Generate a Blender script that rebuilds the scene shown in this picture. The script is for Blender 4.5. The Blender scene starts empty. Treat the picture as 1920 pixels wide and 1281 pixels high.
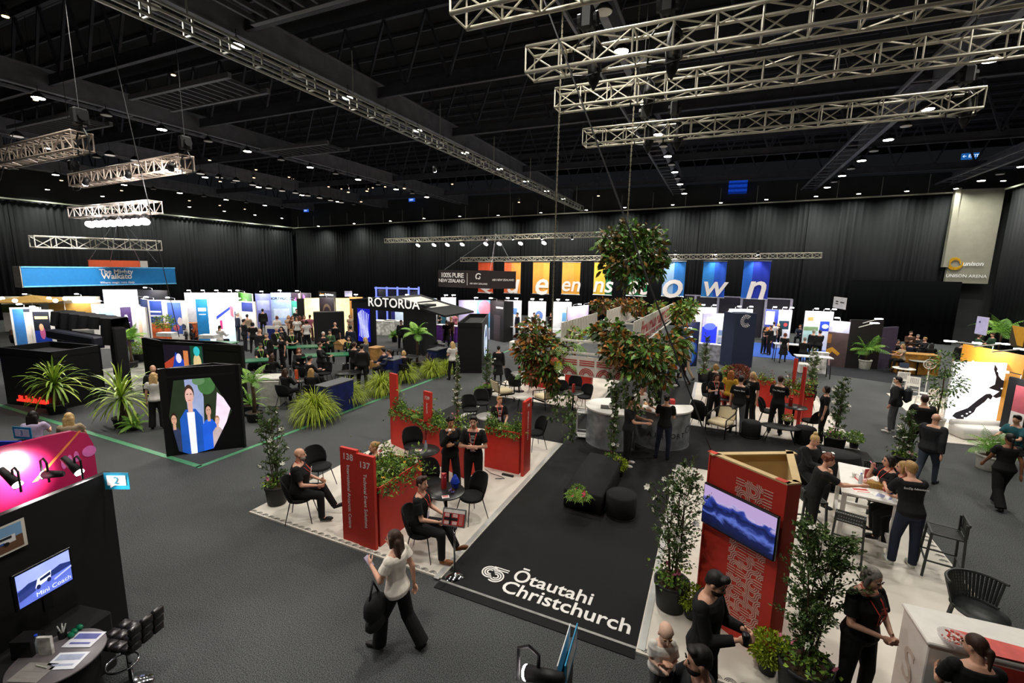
import bpy, math, random
import numpy as np
from mathutils import Vector, Matrix
random.seed(7); RNG = np.random.default_rng(7)
S = bpy.context.scene; COL = S.collection
# ---------------------------------------------------------------- camera
FPX, CX, CY, EYE = 853.0, 960.0, 640.5, 4.85
_z = np.array([850-CX, 5870-CY, FPX]); _z /= np.linalg.norm(_z)
_v2 = np.array([1348-CX, 508-CY, FPX]); _Z = -_z
_Y = _v2-np.dot(_v2, _Z)*_Z; _Y /= np.linalg.norm(_Y); _X = np.cross(_Y, _Z)
ROT = np.array([_X, _Y, _Z])
cd = bpy.data.cameras.new('camera'); cam = bpy.data.objects.new('camera', cd); COL.objects.link(cam)
cd.sensor_width = 36; cd.lens = FPX*36/1920; cd.clip_end = 200; cd.clip_start = 0.05
_m = Matrix([[*(ROT[i, 0], -ROT[i, 1], -ROT[i, 2]), (0, 0, EYE)[i]] for i in range(3)]+[[0, 0, 0, 1]])
cam.matrix_world = _m; S.camera = cam

def ray(px, py): return ROT@np.array([px-CX, py-CY, FPX])
def F(px, py, z=0.0):
    'the point of the place at height z seen at this pixel of the photograph'
    d = ray(px, py); t = (z-EYE)/d[2]; return Vector((d[0]*t, d[1]*t, z))
def FY(px, py, y): d = ray(px, py); t = y/d[1]; return Vector((d[0]*t, y, EYE+d[2]*t))
def FX(px, py, x): d = ray(px, py); t = x/d[0]; return Vector((x, d[1]*t, EYE+d[2]*t))
def HZ(p, px, py):
    'height above floor point p seen at this pixel'
    d = ray(px, py); return EYE+d[2]*math.hypot(p[0], p[1])/math.hypot(d[0], d[1])

# ---------------------------------------------------------------- world, exposure, colour
S.view_settings.view_transform = 'Standard'; S.view_settings.look = 'None'
S.view_settings.gamma = 1; S.view_settings.use_curve_mapping = False
S.view_settings.exposure = 0.0
W = bpy.data.worlds.new('dark_hall_air'); S.world = W; W.use_nodes = True
W.node_tree.nodes['Background'].inputs[0].default_value = (0.75, 0.85, 1, 1)
W.node_tree.nodes['Background'].inputs[1].default_value = 0.008

# ---------------------------------------------------------------- materials
MATS = {}
def srgb(c):
    if isinstance(c, str): c = [int(c[i:i+2], 16)/255 for i in (0, 2, 4)]
    return tuple(x/12.92 if x <= .04045 else ((x+.055)/1.055)**2.4 for x in c)
def mat(c, rough=.6, metal=0., emit=0., var=.18, scale=9., bump=0., spec=.4, name=None, alpha=1., trans=0.):
    key = (c, rough, metal, emit, var, scale, bump, spec, alpha, trans)
    if key in MATS: return MATS[key]
    m = bpy.data.materials.new(name or ('surface_'+str(c))); m.use_nodes = True; nt = m.node_tree
    b = nt.nodes['Principled BSDF']; col = srgb(c)
    b.inputs['Roughness'].default_value = rough; b.inputs['Metallic'].default_value = metal
    b.inputs['Specular IOR Level'].default_value = spec
    b.inputs['Base Color'].default_value = (*col, 1)
    if emit:
        b.inputs['Emission Color'].default_value = (*col, 1); b.inputs['Emission Strength'].default_value = emit
    if alpha < 1: b.inputs['Alpha'].default_value = alpha
    if trans: b.inputs['Transmission Weight'].default_value = trans
    if var or bump:
        tc = nt.nodes.new('ShaderNodeTexCoord'); n = nt.nodes.new('ShaderNodeTexNoise')
        n.inputs['Scale'].default_value = scale; n.inputs['Detail'].default_value = 3
        nt.links.new(tc.outputs['Object'], n.inputs['Vector'])
        if var:
            r = nt.nodes.new('ShaderNodeValToRGB')
            r.color_ramp.elements[0].position = .3; r.color_ramp.elements[1].position = .7
            r.color_ramp.elements[0].color = (*[x*(1-var) for x in col], 1)
            r.color_ramp.elements[1].color = (*[min(1, x*(1+var)) for x in col], 1)
            nt.links.new(n.outputs['Fac'], r.inputs['Fac']); nt.links.new(r.outputs['Color'], b.inputs['Base Color'])
            if emit: nt.links.new(r.outputs['Color'], b.inputs['Emission Color'])
        if bump:
            bp = nt.nodes.new('ShaderNodeBump'); bp.inputs['Strength'].default_value = bump; bp.inputs['Distance'].default_value = .02
            nt.links.new(n.outputs['Fac'], bp.inputs['Height']); nt.links.new(bp.outputs['Normal'], b.inputs['Normal'])
    MATS[key] = m; return m

# ---------------------------------------------------------------- mesh building
def V(*a): return Vector(a if len(a) > 1 else a[0])
def frame(d):
    'two unit vectors square to d'
    d = d.normalized(); a = Vector((0, 0, 1)) if abs(d.z) < .95 else Vector((0, 1, 0))
    x = a.cross(d).normalized(); return x, d.cross(x)
class MB:
    def __init__(s): s.v = []; s.f = []; s.mi = []; s.m = 0; s.M = None
    def add(s, vs, fs):
        o = len(s.v)
        if s.M is not None: vs = [s.M@Vector(p) for p in vs]
        s.v.extend(tuple(p) for p in vs)
        for f in fs: s.f.append(tuple(i+o for i in f)); s.mi.append(s.m)
        return s
    def mat(s, k): s.m = k; return s
    def box(s, c, d, rz=0., R=None, bev=0.):
        x, y, z = d[0]/2, d[1]/2, d[2]/2; c = Vector(c)
        R = R or Matrix.Rotation(rz, 3, 'Z')
        if bev:
            b = min(bev, x*.9, y*.9, z*.9); vs = []
            for sz, in ((-1,), (1,)):
                pass
            pr = [(-x+b, -y), (x-b, -y), (x, -y+b), (x, y-b), (x-b, y), (-x+b, y), (-x, y-b), (-x, -y+b)]
            pi = [(-x+b, -y+b), (x-b, -y+b), (x-b, -y+b), (x-b, y-b), (x-b, y-b), (-x+b, y-b), (-x+b, y-b), (-x+b, -y+b)]
            for ring, zz in ((pi, -z), (pr, -z+b), (pr, z-b), (pi, z)): vs += [c+R@Vector((p[0], p[1], zz)) for p in ring]
            fs = [tuple(range(7, -1, -1)), tuple(range(24, 32))]
            for k in range(3):
                for i in range(8): fs.append((k*8+i, k*8+(i+1) % 8, k*8+8+(i+1) % 8, k*8+8+i))
            return s.add(vs, fs)
        vs = [c+R@Vector((sx*x, sy*y, sz*z)) for sz in (-1, 1) for sx, sy in ((-1, -1), (1, -1), (1, 1), (-1, 1))]
        return s.add(vs, [(3, 2, 1, 0), (4, 5, 6, 7), (0, 1, 5, 4), (1, 2, 6, 5), (2, 3, 7, 6), (3, 0, 4, 7)])
    def cyl(s, a, b, r, r2=None, n=8, cap=True):
        a = Vector(a); b = Vector(b); r2 = r if r2 is None else r2; x, y = frame(b-a); vs = []
        for p, q in ((a, r), (b, r2)): vs += [p+x*(q*math.cos(t*2*math.pi/n))+y*(q*math.sin(t*2*math.pi/n)) for t in range(n)]
        fs = [(i, (i+1) % n, n+(i+1) % n, n+i) for i in range(n)]
        if cap: fs += [tuple(range(n-1, -1, -1)), tuple(range(n, 2*n))]
        return s.add(vs, fs)
    def bar(s, a, b, w, h=None):
        a = Vector(a); b = Vector(b); h = h or w; x, y = frame(b-a); vs = []
        for p in (a, b): vs += [p+x*(sx*w/2)+y*(sy*h/2) for sx, sy in ((-1, -1), (1, -1), (1, 1), (-1, 1))]
        return s.add(vs, [(3, 2, 1, 0), (4, 5, 6, 7), (0, 1, 5, 4), (1, 2, 6, 5), (2, 3, 7, 6), (3, 0, 4, 7)])
    def tube(s, ps, r, n=6):
        ps = [Vector(p) for p in ps]; rr = r if hasattr(r, '__len__') else [r]*len(ps); vs = []
        x, y = frame(ps[1]-ps[0])
        for i, p in enumerate(ps):
            d = (ps[min(i+1, len(ps)-1)]-ps[max(i-1, 0)]).normalized()
            x = (x-d*x.dot(d)).normalized(); y = d.cross(x)
            vs += [p+x*(rr[i]*math.cos(t*2*math.pi/n))+y*(rr[i]*math.sin(t*2*math.pi/n)) for t in range(n)]
        fs = [(k*n+i, k*n+(i+1) % n, k*n+n+(i+1) % n, k*n+n+i) for k in range(len(ps)-1) for i in range(n)]
        fs += [tuple(range(n-1, -1, -1)), tuple(range(len(ps)*n-n, len(ps)*n))]
        return s.add(vs, fs)
    def ring(s, c, R, r, n=32, m=6, ax='z'):
        c = Vector(c); vs = []; fs = []
        for i in range(n):
            a = 2*math.pi*i/n; u = Vector((math.cos(a), math.sin(a), 0)); w = Vector((0, 0, 1))
            if ax == 'y': u = Vector((math.cos(a), 0, math.sin(a))); w = Vector((0, 1, 0))
            for k in range(m):
                b = 2*math.pi*k/m; vs.append(c+u*(R+r*math.cos(b))+w*(r*math.sin(b)))
        for i in range(n):
            for k in range(m): fs.append((i*m+k, ((i+1) % n)*m+k, ((i+1) % n)*m+(k+1) % m, i*m+(k+1) % m))
        return s.add(vs, fs)
    def lathe(s, pr, c=(0, 0, 0), n=20, sx=1., sy=1.):
        c = Vector(c); vs = []
        for r, z in pr: vs += [c+Vector((max(r, 1e-4)*sx*math.cos(t*2*math.pi/n), max(r, 1e-4)*sy*math.sin(t*2*math.pi/n), z)) for t in range(n)]
        k = len(pr); fs = [(j*n+i, j*n+(i+1) % n, j*n+n+(i+1) % n, j*n+n+i) for j in range(k-1) for i in range(n)]
        fs += [tuple(range(n-1, -1, -1)), tuple(range(k*n-n, k*n))]
        return s.add(vs, fs)
    def prism(s, poly, z0, z1, M=None):
        n = len(poly); vs = [Vector((p[0], p[1], z)) for z in (z0, z1) for p in poly]
        if M: vs = [M@p for p in vs]
        return s.add(vs, [tuple(range(n-1, -1, -1)), tuple(range(n, 2*n))]+[(i, (i+1) % n, n+(i+1) % n, n+i) for i in range(n)])
    def ell(s, c, r, R=None, nu=10, nv=7):
        c = Vector(c); vs = []; R = R or Matrix.Identity(3)
        for j in range(nv+1):
            t = math.pi*j/nv; q = max(math.sin(t), .02)
            vs += [c+R@Vector((r[0]*q*math.cos(a*2*math.pi/nu), r[1]*q*math.sin(a*2*math.pi/nu), -r[2]*math.cos(t))) for a in range(nu)]
        fs = [(j*nu+i, j*nu+(i+1) % nu, j*nu+nu+(i+1) % nu, j*nu+nu+i) for j in range(nv) for i in range(nu)]
        fs += [tuple(range(nu-1, -1, -1)), tuple(range(nv*nu, nv*nu+nu))]
        return s.add(vs, fs)
    def cap(s, a, b, r0, r1, n=10):
        a = Vector(a); b = Vector(b)
        s.ell(a, (r0,)*3, None, n, 6); s.ell(b, (r1,)*3, None, n, 6); return s.cyl(a, b, r0, r1, n)
    def loft(s, rings, n=14):
        'closed body through rings (centre, rx, ry, x axis, y axis)'
        vs = []
        for c, rx, ry, ax, ay in rings: vs += [c+ax*(rx*math.cos(t*2*math.pi/n))+ay*(ry*math.sin(t*2*math.pi/n)) for t in range(n)]
        k = len(rings); fs = [(j*n+i, j*n+(i+1) % n, j*n+n+(i+1) % n, j*n+n+i) for j in range(k-1) for i in range(n)]
        fs += [tuple(range(n-1, -1, -1)), tuple(range(k*n-n, k*n))]
        return s.add(vs, fs)
    def strip(s, ps, w, side=None, th=0.):
        'ribbon along ps, width per point, optional thickness'
        vs = []; ww = w if hasattr(w, '__len__') else [w]*len(ps); ps = [Vector(p) for p in ps]
        for i, p in enumerate(ps):
            d = ps[min(i+1, len(ps)-1)]-ps[max(i-1, 0)]
            x = (side if side is not None else d.cross(Vector((0, 0, 1)))).normalized(); vs += [p-x*ww[i]/2, p+x*ww[i]/2]
        return s.add(vs, [(2*i, 2*i+1, 2*i+3, 2*i+2) for i in range(len(ps)-1)])
    def arc(s, c, r0, r1, a0, a1, z0=0., z1=.002, n=16, M=None):
        pts = []
        for k in range(n+1): a = math.radians(a0+(a1-a0)*k/n); pts.append((math.cos(a), math.sin(a)))
        vs = [Vector((c[0]+p[0]*r, c[1]+p[1]*r, z)) for p in pts for r, z in ((r0, z0), (r1, z0), (r1, z1), (r0, z1))]
        if M: vs = [M@p for p in vs]
        fs = [(4*k+j, 4*k+(j+1) % 4, 4*k+4+(j+1) % 4, 4*k+4+j) for k in range(n) for j in range(4)]+[(3, 2, 1, 0), (4*n, 4*n+1, 4*n+2, 4*n+3)]
        return s.add(vs, fs)
    def leaves(s, P, D, L, Wd, droop=.0, fold=.15, mats=1):
        'numpy leaves: points P, directions D, lengths L, widths Wd'
        P = np.asarray(P, float); D = np.asarray(D, float); D /= np.linalg.norm(D, axis=1)[:, None]+1e-9; n = len(P)
        L = np.broadcast_to(L, n)[:, None]; Wd = np.broadcast_to(Wd, n)[:, None]
        q = RNG.normal(size=(n, 3)); X = np.cross(D, q); X /= np.linalg.norm(X, axis=1)[:, None]+1e-9; N = np.cross(X, D)
        N *= np.sign(N[:, 2:]+1e-6)
        mid = P+D*L*.5; tip = P+D*L; tip[:, 2:] -= droop*L
        a = mid-X*Wd/2+N*Wd*fold; b = mid+X*Wd/2+N*Wd*fold
        vs = np.stack([P, a, tip, b, ], 1).reshape(-1, 3)
        o = len(s.v); s.v.extend(map(tuple, vs.tolist()))
        mm = RNG.integers(0, mats, n)
        for i in range(n):
            k = o+4*i; s.f.append((k, k+1, k+2)); s.f.append((k, k+2, k+3)); s.mi.append(s.m+int(mm[i])); s.mi.append(s.m+int(mm[i]))
        return s
    def mesh(s, name, mats, smooth=False, auto=True):
        me = bpy.data.meshes.new(name); me.from_pydata(s.v, [], s.f)
        for m in (mats if isinstance(mats, (list, tuple)) else [mats]): me.materials.append(m)
        me.polygons.foreach_set('material_index', s.mi)
        if smooth: me.polygons.foreach_set('use_smooth', [True]*len(s.f))
        return me
JOBS = {}
def link(name, me, parent=None, loc=None):
    o = bpy.data.objects.new(name, me); COL.objects.link(o)
    if parent is not None: o.parent = parent
    if loc is not None: o.location = loc
    return o
def part(name, mb, m, parent=None, smooth=False, world=False, label=None):
    o = link(name, mb.mesh(name, m, smooth), parent)
    if world and parent is not None: o.matrix_parent_inverse = rootmat(parent).inverted()
    if label: o['label'] = label
    return o
def rootmat(r):
    M = Matrix.LocRotScale(r.location, r.rotation_euler, r.scale)
    return rootmat(r.parent)@M if r.parent else M
def tag(o, label, cat, group=None, kind=None):
    o['label'] = label; o['category'] = cat
    if group: o['group'] = group
    if kind: o['kind'] = kind
    return o
def thing(name, label, cat, loc=(0, 0, 0), rz=0., group=None, sc=1.):
    o = bpy.data.objects.new(name, None); COL.objects.link(o); o.empty_display_size = .1
    o.location = Vector(loc); o.rotation_euler = (0, 0, rz); o.scale = (sc,)*3
    return tag(o, label, cat, group)
def struct(name, mb, m, smooth=False):
    o = part(name, mb, m, None, smooth); o['kind'] = 'structure'; return o
def cpt(o, loc=None, rz=None, label=None, group=None, sc=None, parent=None):
    'a copy of a thing with copies of its parts and sub-parts'
    c = o.copy(); COL.objects.link(c)
    if parent is not None: c.parent = parent
    if loc is not None: c.location = Vector(loc)
    if rz is not None: c.rotation_euler = (0, 0, rz)
    if sc is not None: c.scale = (sc,)*3
    if label: c['label'] = label
    if group: c['group'] = group
    for ch in KIDS(o): cpt(ch, parent=c)
    return c
def KIDS(o): return [x for x in o.children]
def setmat(o, m):
    o.material_slots[0].link = 'OBJECT'; o.material_slots[0].material = m
_txt = {}
def text(s, m, parent, M, size=.1, bold=0., th=.002, align='CENTER', name='lettering', shear=0., world=False, space=1.):
    cu = bpy.data.curves.new('t', 'FONT'); cu.body = s; cu.size = size; cu.align_x = align; cu.align_y = 'CENTER'
    cu.offset = bold*size; cu.extrude = th/2; cu.shear = shear; cu.resolution_u = 3; cu.space_character = space
    to = bpy.data.objects.new('t', cu); me = bpy.data.meshes.new_from_object(to)
    if bold and any(max(abs(v.co.x), abs(v.co.y)) > size*(len(s)*.6+1.2) for v in me.vertices):
        cu.offset = 0; me = bpy.data.meshes.new_from_object(to)
    bpy.data.objects.remove(to); me.materials.clear(); me.materials.append(m)
    me.transform(M); o = link(name, me, parent)
    if world: o.matrix_parent_inverse = rootmat(parent).inverted()
    return o
def PL(o, x, y=None):
    'matrix of a flat frame at o with x across and y up the page'
    x = Vector(x).normalized(); y = Vector(y if y is not None else (0, 0, 1)); y = (y-x*y.dot(x)).normalized(); z = x.cross(y)
    return Matrix(((x.x, y.x, z.x, o[0]), (x.y, y.y, z.y, o[1]), (x.z, y.z, z.z, o[2]), (0, 0, 0, 1)))
def bake_bodies():
    'turn every queued body into one continuous skin'
    tmp = []
    for me, (vox, it) in JOBS.items():
        o = bpy.data.objects.new('tmp', me); COL.objects.link(o); tmp.append((o, me))
        r = o.modifiers.new('r', 'REMESH'); r.mode = 'VOXEL'; r.voxel_size = vox; r.use_smooth_shade = True
        if it: k = o.modifiers.new('s', 'SMOOTH'); k.factor = .5; k.iterations = it
    dg = bpy.context.evaluated_depsgraph_get(); dg.update()
    for o, me in tmp:
        nm = bpy.data.meshes.new_from_object(o.evaluated_get(dg)); nm.name = me.name
        nm.polygons.foreach_set('use_smooth', [True]*len(nm.polygons))
        bpy.data.objects.remove(o); me.user_remap(nm)
    JOBS.clear()
# ---------------------------------------------------------------- people
ARM = {  # upper arm, forearm for the right arm (x out, y forward, z up)
 'down': ((.16, .02, -1), (.06, .18, -1)), 'cross': ((.3, .3, -1), (-.95, .42, .12)), 'table': ((.12, .55, -.8), (-.3, 1, .0)),
 'hold': ((.1, .35, -.95), (-.45, .85, .35)), 'drink': ((.12, .75, -.7), (-.5, .1, .9)), 'hip': ((.75, -.2, -.8), (-.75, .45, -.5)),
 'clasp': ((.2, .22, -1), (-.62, .75, -.05)), 'fwd': ((.1, .45, -1), (.0, .65, -.75)), 'back': ((.12, -.4, -1), (.08, -.05, -1)),
 'lap': ((.15, .3, -1), (-.35, .9, -.25)), 'reach': ((.1, .9, -.4), (0, 1, .15)), 'up': ((.3, .6, -.6), (.1, .3, 1)), 'pocket': ((.3, -.12, -1), (-.15, .45, -1))}
LEG = {'stand': ((.07, .02, -1), (.02, -.05, -1)), 'wf': ((.02, .45, -1), (0, .12, -1)), 'wb': ((.02, -.22, -1), (0, -.62, -1)),
 'sit': ((.16, 1, -.06), (.02, .02, -1)), 'sitf': ((.12, 1, -.12), (.0, .45, -1)), 'cross': ((-.12, 1, .12), (-.1, .55, -1)), 'ease': ((.1, .12, -1), (.06, -.1, -1)),
 'perch': ((.14, .85, -.5), (.02, -.1, -1)), 'sitb': ((.14, 1, -.1), (.02, -.35, -1))}
POSE = {'stand': 'down down stand ease', 'cross': 'cross cross stand stand', 'phone': 'hold hold stand ease', 'walk': 'back fwd wf wb', 'walk2': 'hold back wb wf',
 'hip': 'hip down stand ease', 'clasp': 'clasp clasp stand ease', 'drink': 'drink cross stand ease', 'sit': 'table table sit sit', 'lap': 'lap lap sit sitf',
 'sitcross': 'lap lap sit cross', 'talk': 'hold down stand ease', 'work': 'table table stand stand', 'reach': 'reach table stand ease', 'perch': 'table lap perch perch',
 'pocket': 'pocket pocket stand ease', 'photo': 'up up stand ease', 'walk3': 'back hold wb wf', 'sitback': 'lap table sitb sit', 'babyhold': 'drink hold stand stand'}
SKIN = {'light': 'd9a58a', 'pale': 'e6bda6', 'tan': 'b9825f', 'brown': '8a5a3f', 'dark': '5b3a2a'}
HAIRC = {'brown': '3a251b', 'dark': '16110f', 'blond': 'c9a66e', 'grey': '8d8780', 'red': '6b3520', 'white': 'c9c4bb', 'light': 'a5814f'}
CL = {'black': '0a0a0b', 'navy': '1a2136', 'white': 'd8d4cd', 'grey': '55575b', 'cream': 'ece3d5', 'blue': '2d4f8f', 'denim': '3b4450', 'lilac': 'b9a9c9', 'brown': '4a3020',
 'green': '2f4a35', 'pink': 'b3697a', 'beige': 'a8937a', 'red': 'a32a2a', 'teal': '1f5560', 'lightblue': '8fa9c9', 'charcoal': '1c1d21', 'orange': 'c96a2a', 'mustard': 'c99a2a'}
LAN = {'red': 'd9412e', 'green': '7fbf3f', 'blue': '3f6fc9', 'yellow': 'c9c93f', 'white': 'dddddd'}
_pc = {}
HB = 1.72
def _rot(v, ax, a): return Matrix.Rotation(a, 3, ax)@v
def skeleton(pose, lean, seat, hd):
    h = HB; ra, la, rl, ll = POSE[pose].split(); K = {}
    lt, ls = .245*h, .235*h
    def dirs(t, sgn): return [Vector((v[0]*sgn, v[1], v[2])).normalized() for v in t]
    legs = {}; hz = 0
    for k, s_, nm in (('r', 1, rl), ('l', -1, ll)):
        a, b = dirs(LEG[nm], s_); legs[k] = (a, b); hz = max(hz, -(a.z*lt+b.z*ls))
    hz = hz+.045*h
    if seat: hz = seat+.085
    K['pel'] = p = Vector((0, 0, hz))
    for k, s_ in (('r', 1), ('l', -1)):
        a, b = legs[k]; hip = p+Vector((.052*h*s_, 0, 0)); kn = hip+a*lt; an = kn+b*ls
        K['hip'+k], K['kn'+k], K['an'+k], K['shd'+k] = hip, kn, an, b
    R = Matrix.Rotation(-math.radians(lean), 3, 'X'); K['R'] = R
    for k, s_, nm in (('r', 1, ra), ('l', -1, la)):
        a, b = dirs(ARM[nm], s_)
        if lean > 12 or lean < -5:
            a = Matrix.Rotation(-math.radians(lean)*.4, 3, 'X')@a
        sh = p+R@Vector((.103*h*s_, 0, .288*h)); el = sh+a*.168*h; wr = el+b*.145*h
        K['sh'+k], K['el'+k], K['wr'+k], K['fd'+k] = sh, el, wr, b
    K['neck'] = p+R@Vector((0, -.004*h, .325*h))
    yaw, pit = hd; RH = Matrix.Rotation(math.radians(yaw), 3, 'Z')@Matrix.Rotation(-math.radians(lean*.5+pit), 3, 'X')
    K['RH'] = RH; K['head'] = K['neck']+R@Vector((0, .01*h, .04*h))+RH@Vector((0, .008*h, .052*h))
    return K
TORSO = [(-.045, .05, .05, 0), (-.02, .088, .064, -.004), (.02, .096, .07, -.006), (.07, .09, .062, 0), (.115, .08, .056, .004), (.17, .086, .06, .006), (.23, .1, .066, .006), (.275, .108, .062, .0), (.305, .088, .048, -.004), (.33, .04, .036, -.004)]
def torso(mb, K, off, sex, bulk, z0, z1, belly=0., flare=0.):
    h = HB; R = K['R']; rg = []
    for t, rx, ry, cy in TORSO:
        if sex == 'f':
            rx *= {0: 1, .02: 1.03, .07: .95, .115: .86, .17: .88, .23: .9, .275: .88, .305: .9}.get(t, 1)
            if t == .23: ry *= 1.12; cy += .006
        rx *= bulk; ry *= bulk
        if belly and .0 < t < .25: ry += belly*.02; cy += belly*.018; rx += belly*.006
        if t > z1+1e-6 or t < z0-1e-6: continue
        e = off+(flare if t < .05 else 0)
        rg.append((K['pel']+R@Vector((0, cy*h, t*h)), rx*h+e, ry*h+e, R@Vector((1, 0, 0)), R@Vector((0, 1, 0))))
    a = rg[0]; rg.insert(0, (a[0]-R@Vector((0, 0, .001)), a[1]*.6, a[2]*.6, a[3], a[4]))
    mb.loft(rg, 16)
def hand(mb, wr, d, inn, curl, det):
    h = HB; x = (inn-d*inn.dot(d)).normalized(); y = d.cross(x); p = wr+d*.032*h
    if not det:
        mb.ell(wr+d*.045*h, (.016*h, .024*h, .05*h), Matrix((x, y, d)).transposed()); return
    mb.ell(p+d*.008*h, (.012*h, .024*h, .032*h), Matrix((x, y, d)).transposed())
    for k in range(4):
        o = (k-1.5)*.0125*h; L = (.03, .035, .034, .026)[k]*h; b = p+d*.034*h+y*o; c = math.radians(curl+6*k)
        m1 = b+(d*math.cos(c*.6)+x*math.sin(c*.6)).normalized()*L*.55; m2 = m1+(d*math.cos(c*1.6)+x*math.sin(c*1.6)).normalized()*L*.6
        mb.cap(b-d*.01*h, m1, .0062*h, .0056*h, 7); mb.cap(m1, m2, .0056*h, .0048*h, 7)
    b = p-y*.02*h-d*.008*h; m1 = b+(d*.7-y*.75+x*.35).normalized()*.026*h; mb.cap(b, m1, .0075*h, .0065*h, 7); mb.cap(m1, m1+(d*.9-y*.2+x*.5).normalized()*.022*h, .0065*h, .0052*h, 7)
def body_meshes(key):
    if key in _pc: return _pc[key]
    (pose, sex, bulk, belly, lean, seat, hd, top, bot, hair, vox, hs) = key; h = HB
    K = skeleton(pose, lean, seat, hd); R = K['R']; RH = K['RH']; out = []; near = vox < .012
    def fin(nm, mb, v=vox, it=4):
        me = mb.mesh(nm, mat('808080')); JOBS[me] = (v, it); out.append((nm, me)); return me
    b = MB(); torso(b, K, -.004, sex, bulk, -.05, .34, belly)
    for k, s_ in (('r', 1), ('l', -1)):
        b.cap(K['hip'+k]+Vector((0, 0, -.01)), K['kn'+k], .05*h*bulk, .03*h, 10); b.cap(K['kn'+k], K['an'+k], .029*h, .018*h, 10)
        fd = Vector((0.12*s_, 1, 0)).normalized(); b.cap(K['an'+k], K['an'+k]+fd*.05*h-Vector((0, 0, .024*h)), .016*h, .01*h, 8)
        b.cap(K['sh'+k].lerp(K['el'+k], .06)-R@Vector((s_*.012*h, 0, 0)), K['el'+k], .024*h*bulk, .0225*h, 10); b.cap(K['el'+k], K['wr'+k], .0225*h, .0145*h, 10)
        hand(b, K['wr'+k], K['fd'+k], R@Vector((-s_, .2, 0)), 35 if pose not in ('cross',) else 60, near)
    n0 = K['neck']; hc = K['head']; i0 = len(b.v)
    b.cap(n0-R@Vector((0, 0, .02*h)), hc-RH@Vector((0, .012*h, .02*h)), .033*h, .029*h, 10)
    b.ell(hc+RH@Vector((0, -.008*h, .016*h)), (.0425*h, .053*h, .049*h), RH, 16, 12)
    b.ell(hc+RH@Vector((0, .014*h, -.018*h)), (.035*h, .037*h, .045*h), RH, 14, 10)
    b.ell(hc+RH@Vector((0, .03*h, -.045*h)), (.018*h, .016*h, .014*h), RH)
    b.cap(hc+RH@Vector((0, .05*h, .006*h)), hc+RH@Vector((0, .0585*h, -.014*h)), .0055*h, .0085*h, 8)
    for s_ in (1, -1): b.ell(hc+RH@Vector((s_*.0435*h, -.002*h, -.002*h)), (.006*h, .011*h, .018*h), RH)
    if hs != 1: b.v[i0:] = [tuple(n0+(Vector(p)-n0)*hs) for p in b.v[i0:]]
    fin('body', b)
    # clothing
    if top != 'none':
        t = MB(); o = {'tee': .012, 'blouse': .02, 'jacket': .026, 'puffer': .045, 'dress': .012, 'coat': .03}[top]
        torso(t, K, o, sex, bulk, -.02 if top in ('tee', 'blouse') else -.05, .31, belly, .01 if top != 'tee' else .004)
        t.ell(n0-R@Vector((0, 0, .022*h)), (.055*h, .045*h, .022*h), R)
        for k, s_ in (('r', 1), ('l', -1)):
            sh, el, wr = K['sh'+k], K['el'+k], K['wr'+k]; q = .032*h*bulk+o*.6
            t.ell(sh-R@Vector((s_*.008*h, 0, .004*h)), (q*1.1,)*3)
            if top in ('tee', 'dress'): t.cyl(sh.lerp(el, .12), sh.lerp(el, .72), q*.97, q*1.0, 12)
            elif top == 'blouse': t.cyl(sh.lerp(el, .1), sh.lerp(el, .5), q*.95, q*1.2, 12)
            else: t.cyl(sh.lerp(el, .1), el, q*.97, q*.88, 12); t.ell(el, (q*.88,)*3); t.cyl(el, el.lerp(wr, .95), q*.88, q*.68, 12)
            if top == 'coat' or top == 'dress': pass
        if top in ('dress', 'coat'):
            pr = [(K['pel']+Vector((0, 0, .03*h)), .09*h, .075*h), (K['pel']-Vector((0, 0, .1*h)), .115*h, .095*h), (K['pel']-Vector((0, 0, .24*h)), .14*h, .12*h)]
            t.loft([(c, rx, ry, V(1, 0, 0), V(0, 1, 0)) for c, rx, ry in pr], 16)
        fin('coat' if top in ('coat', 'puffer') else ('jacket' if top == 'jacket' else 'dress' if top == 'dress' else 'shirt'), t)
    if bot:
        t = MB(); torso(t, K, .009, sex, bulk, -.05, .07, belly*.6)
        w = {'trousers': (.042, .034), 'wide': (.052, .055), 'jeans': (.037, .027), 'tights': (.033, .021)}[bot]
        for k, s_ in (('r', 1), ('l', -1)):
            hp, kn, an = K['hip'+k], K['kn'+k], K['an'+k]; t.cap(hp, kn, .057*h*bulk, w[0]*h, 12)
            t.cyl(kn, an+(an-kn).normalized()*.012*h, w[0]*h, w[1]*h, 12); t.ell(kn, (w[0]*h*1.02,)*3)
        fin('trousers', t)
    for k, s_ in (('r', 1), ('l', -1)):
        t = MB(); an = K['an'+k]; d = K['shd'+k]; fd = Vector((0.12*s_, 1, 0)).normalized()
        if d.y < -.4: fd = Vector((0, .75, -.66))
        elif d.y > .3: fd = Vector((0, .95, .25))
        up = Vector((0, 0, 1)); z = fd.cross(up).normalized().cross(fd); x = fd.cross(z); M3 = Matrix((x, fd, z)).transposed()
        c = an-z*.028*h+fd*.03*h
        t.ell(c+fd*.042*h+z*.003*h, (.025*h, .05*h, .021*h), M3); t.ell(c-fd*.028*h, (.021*h, .03*h, .02*h), M3); t.ell(an-z*.012*h, (.022*h, .026*h, .026*h), M3)
        t.box(c+fd*.012*h-z*.012*h, (.038*h, .115*h, .012*h), R=M3)
        fin('shoe', t, max(vox*.8, .008), 2)
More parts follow.
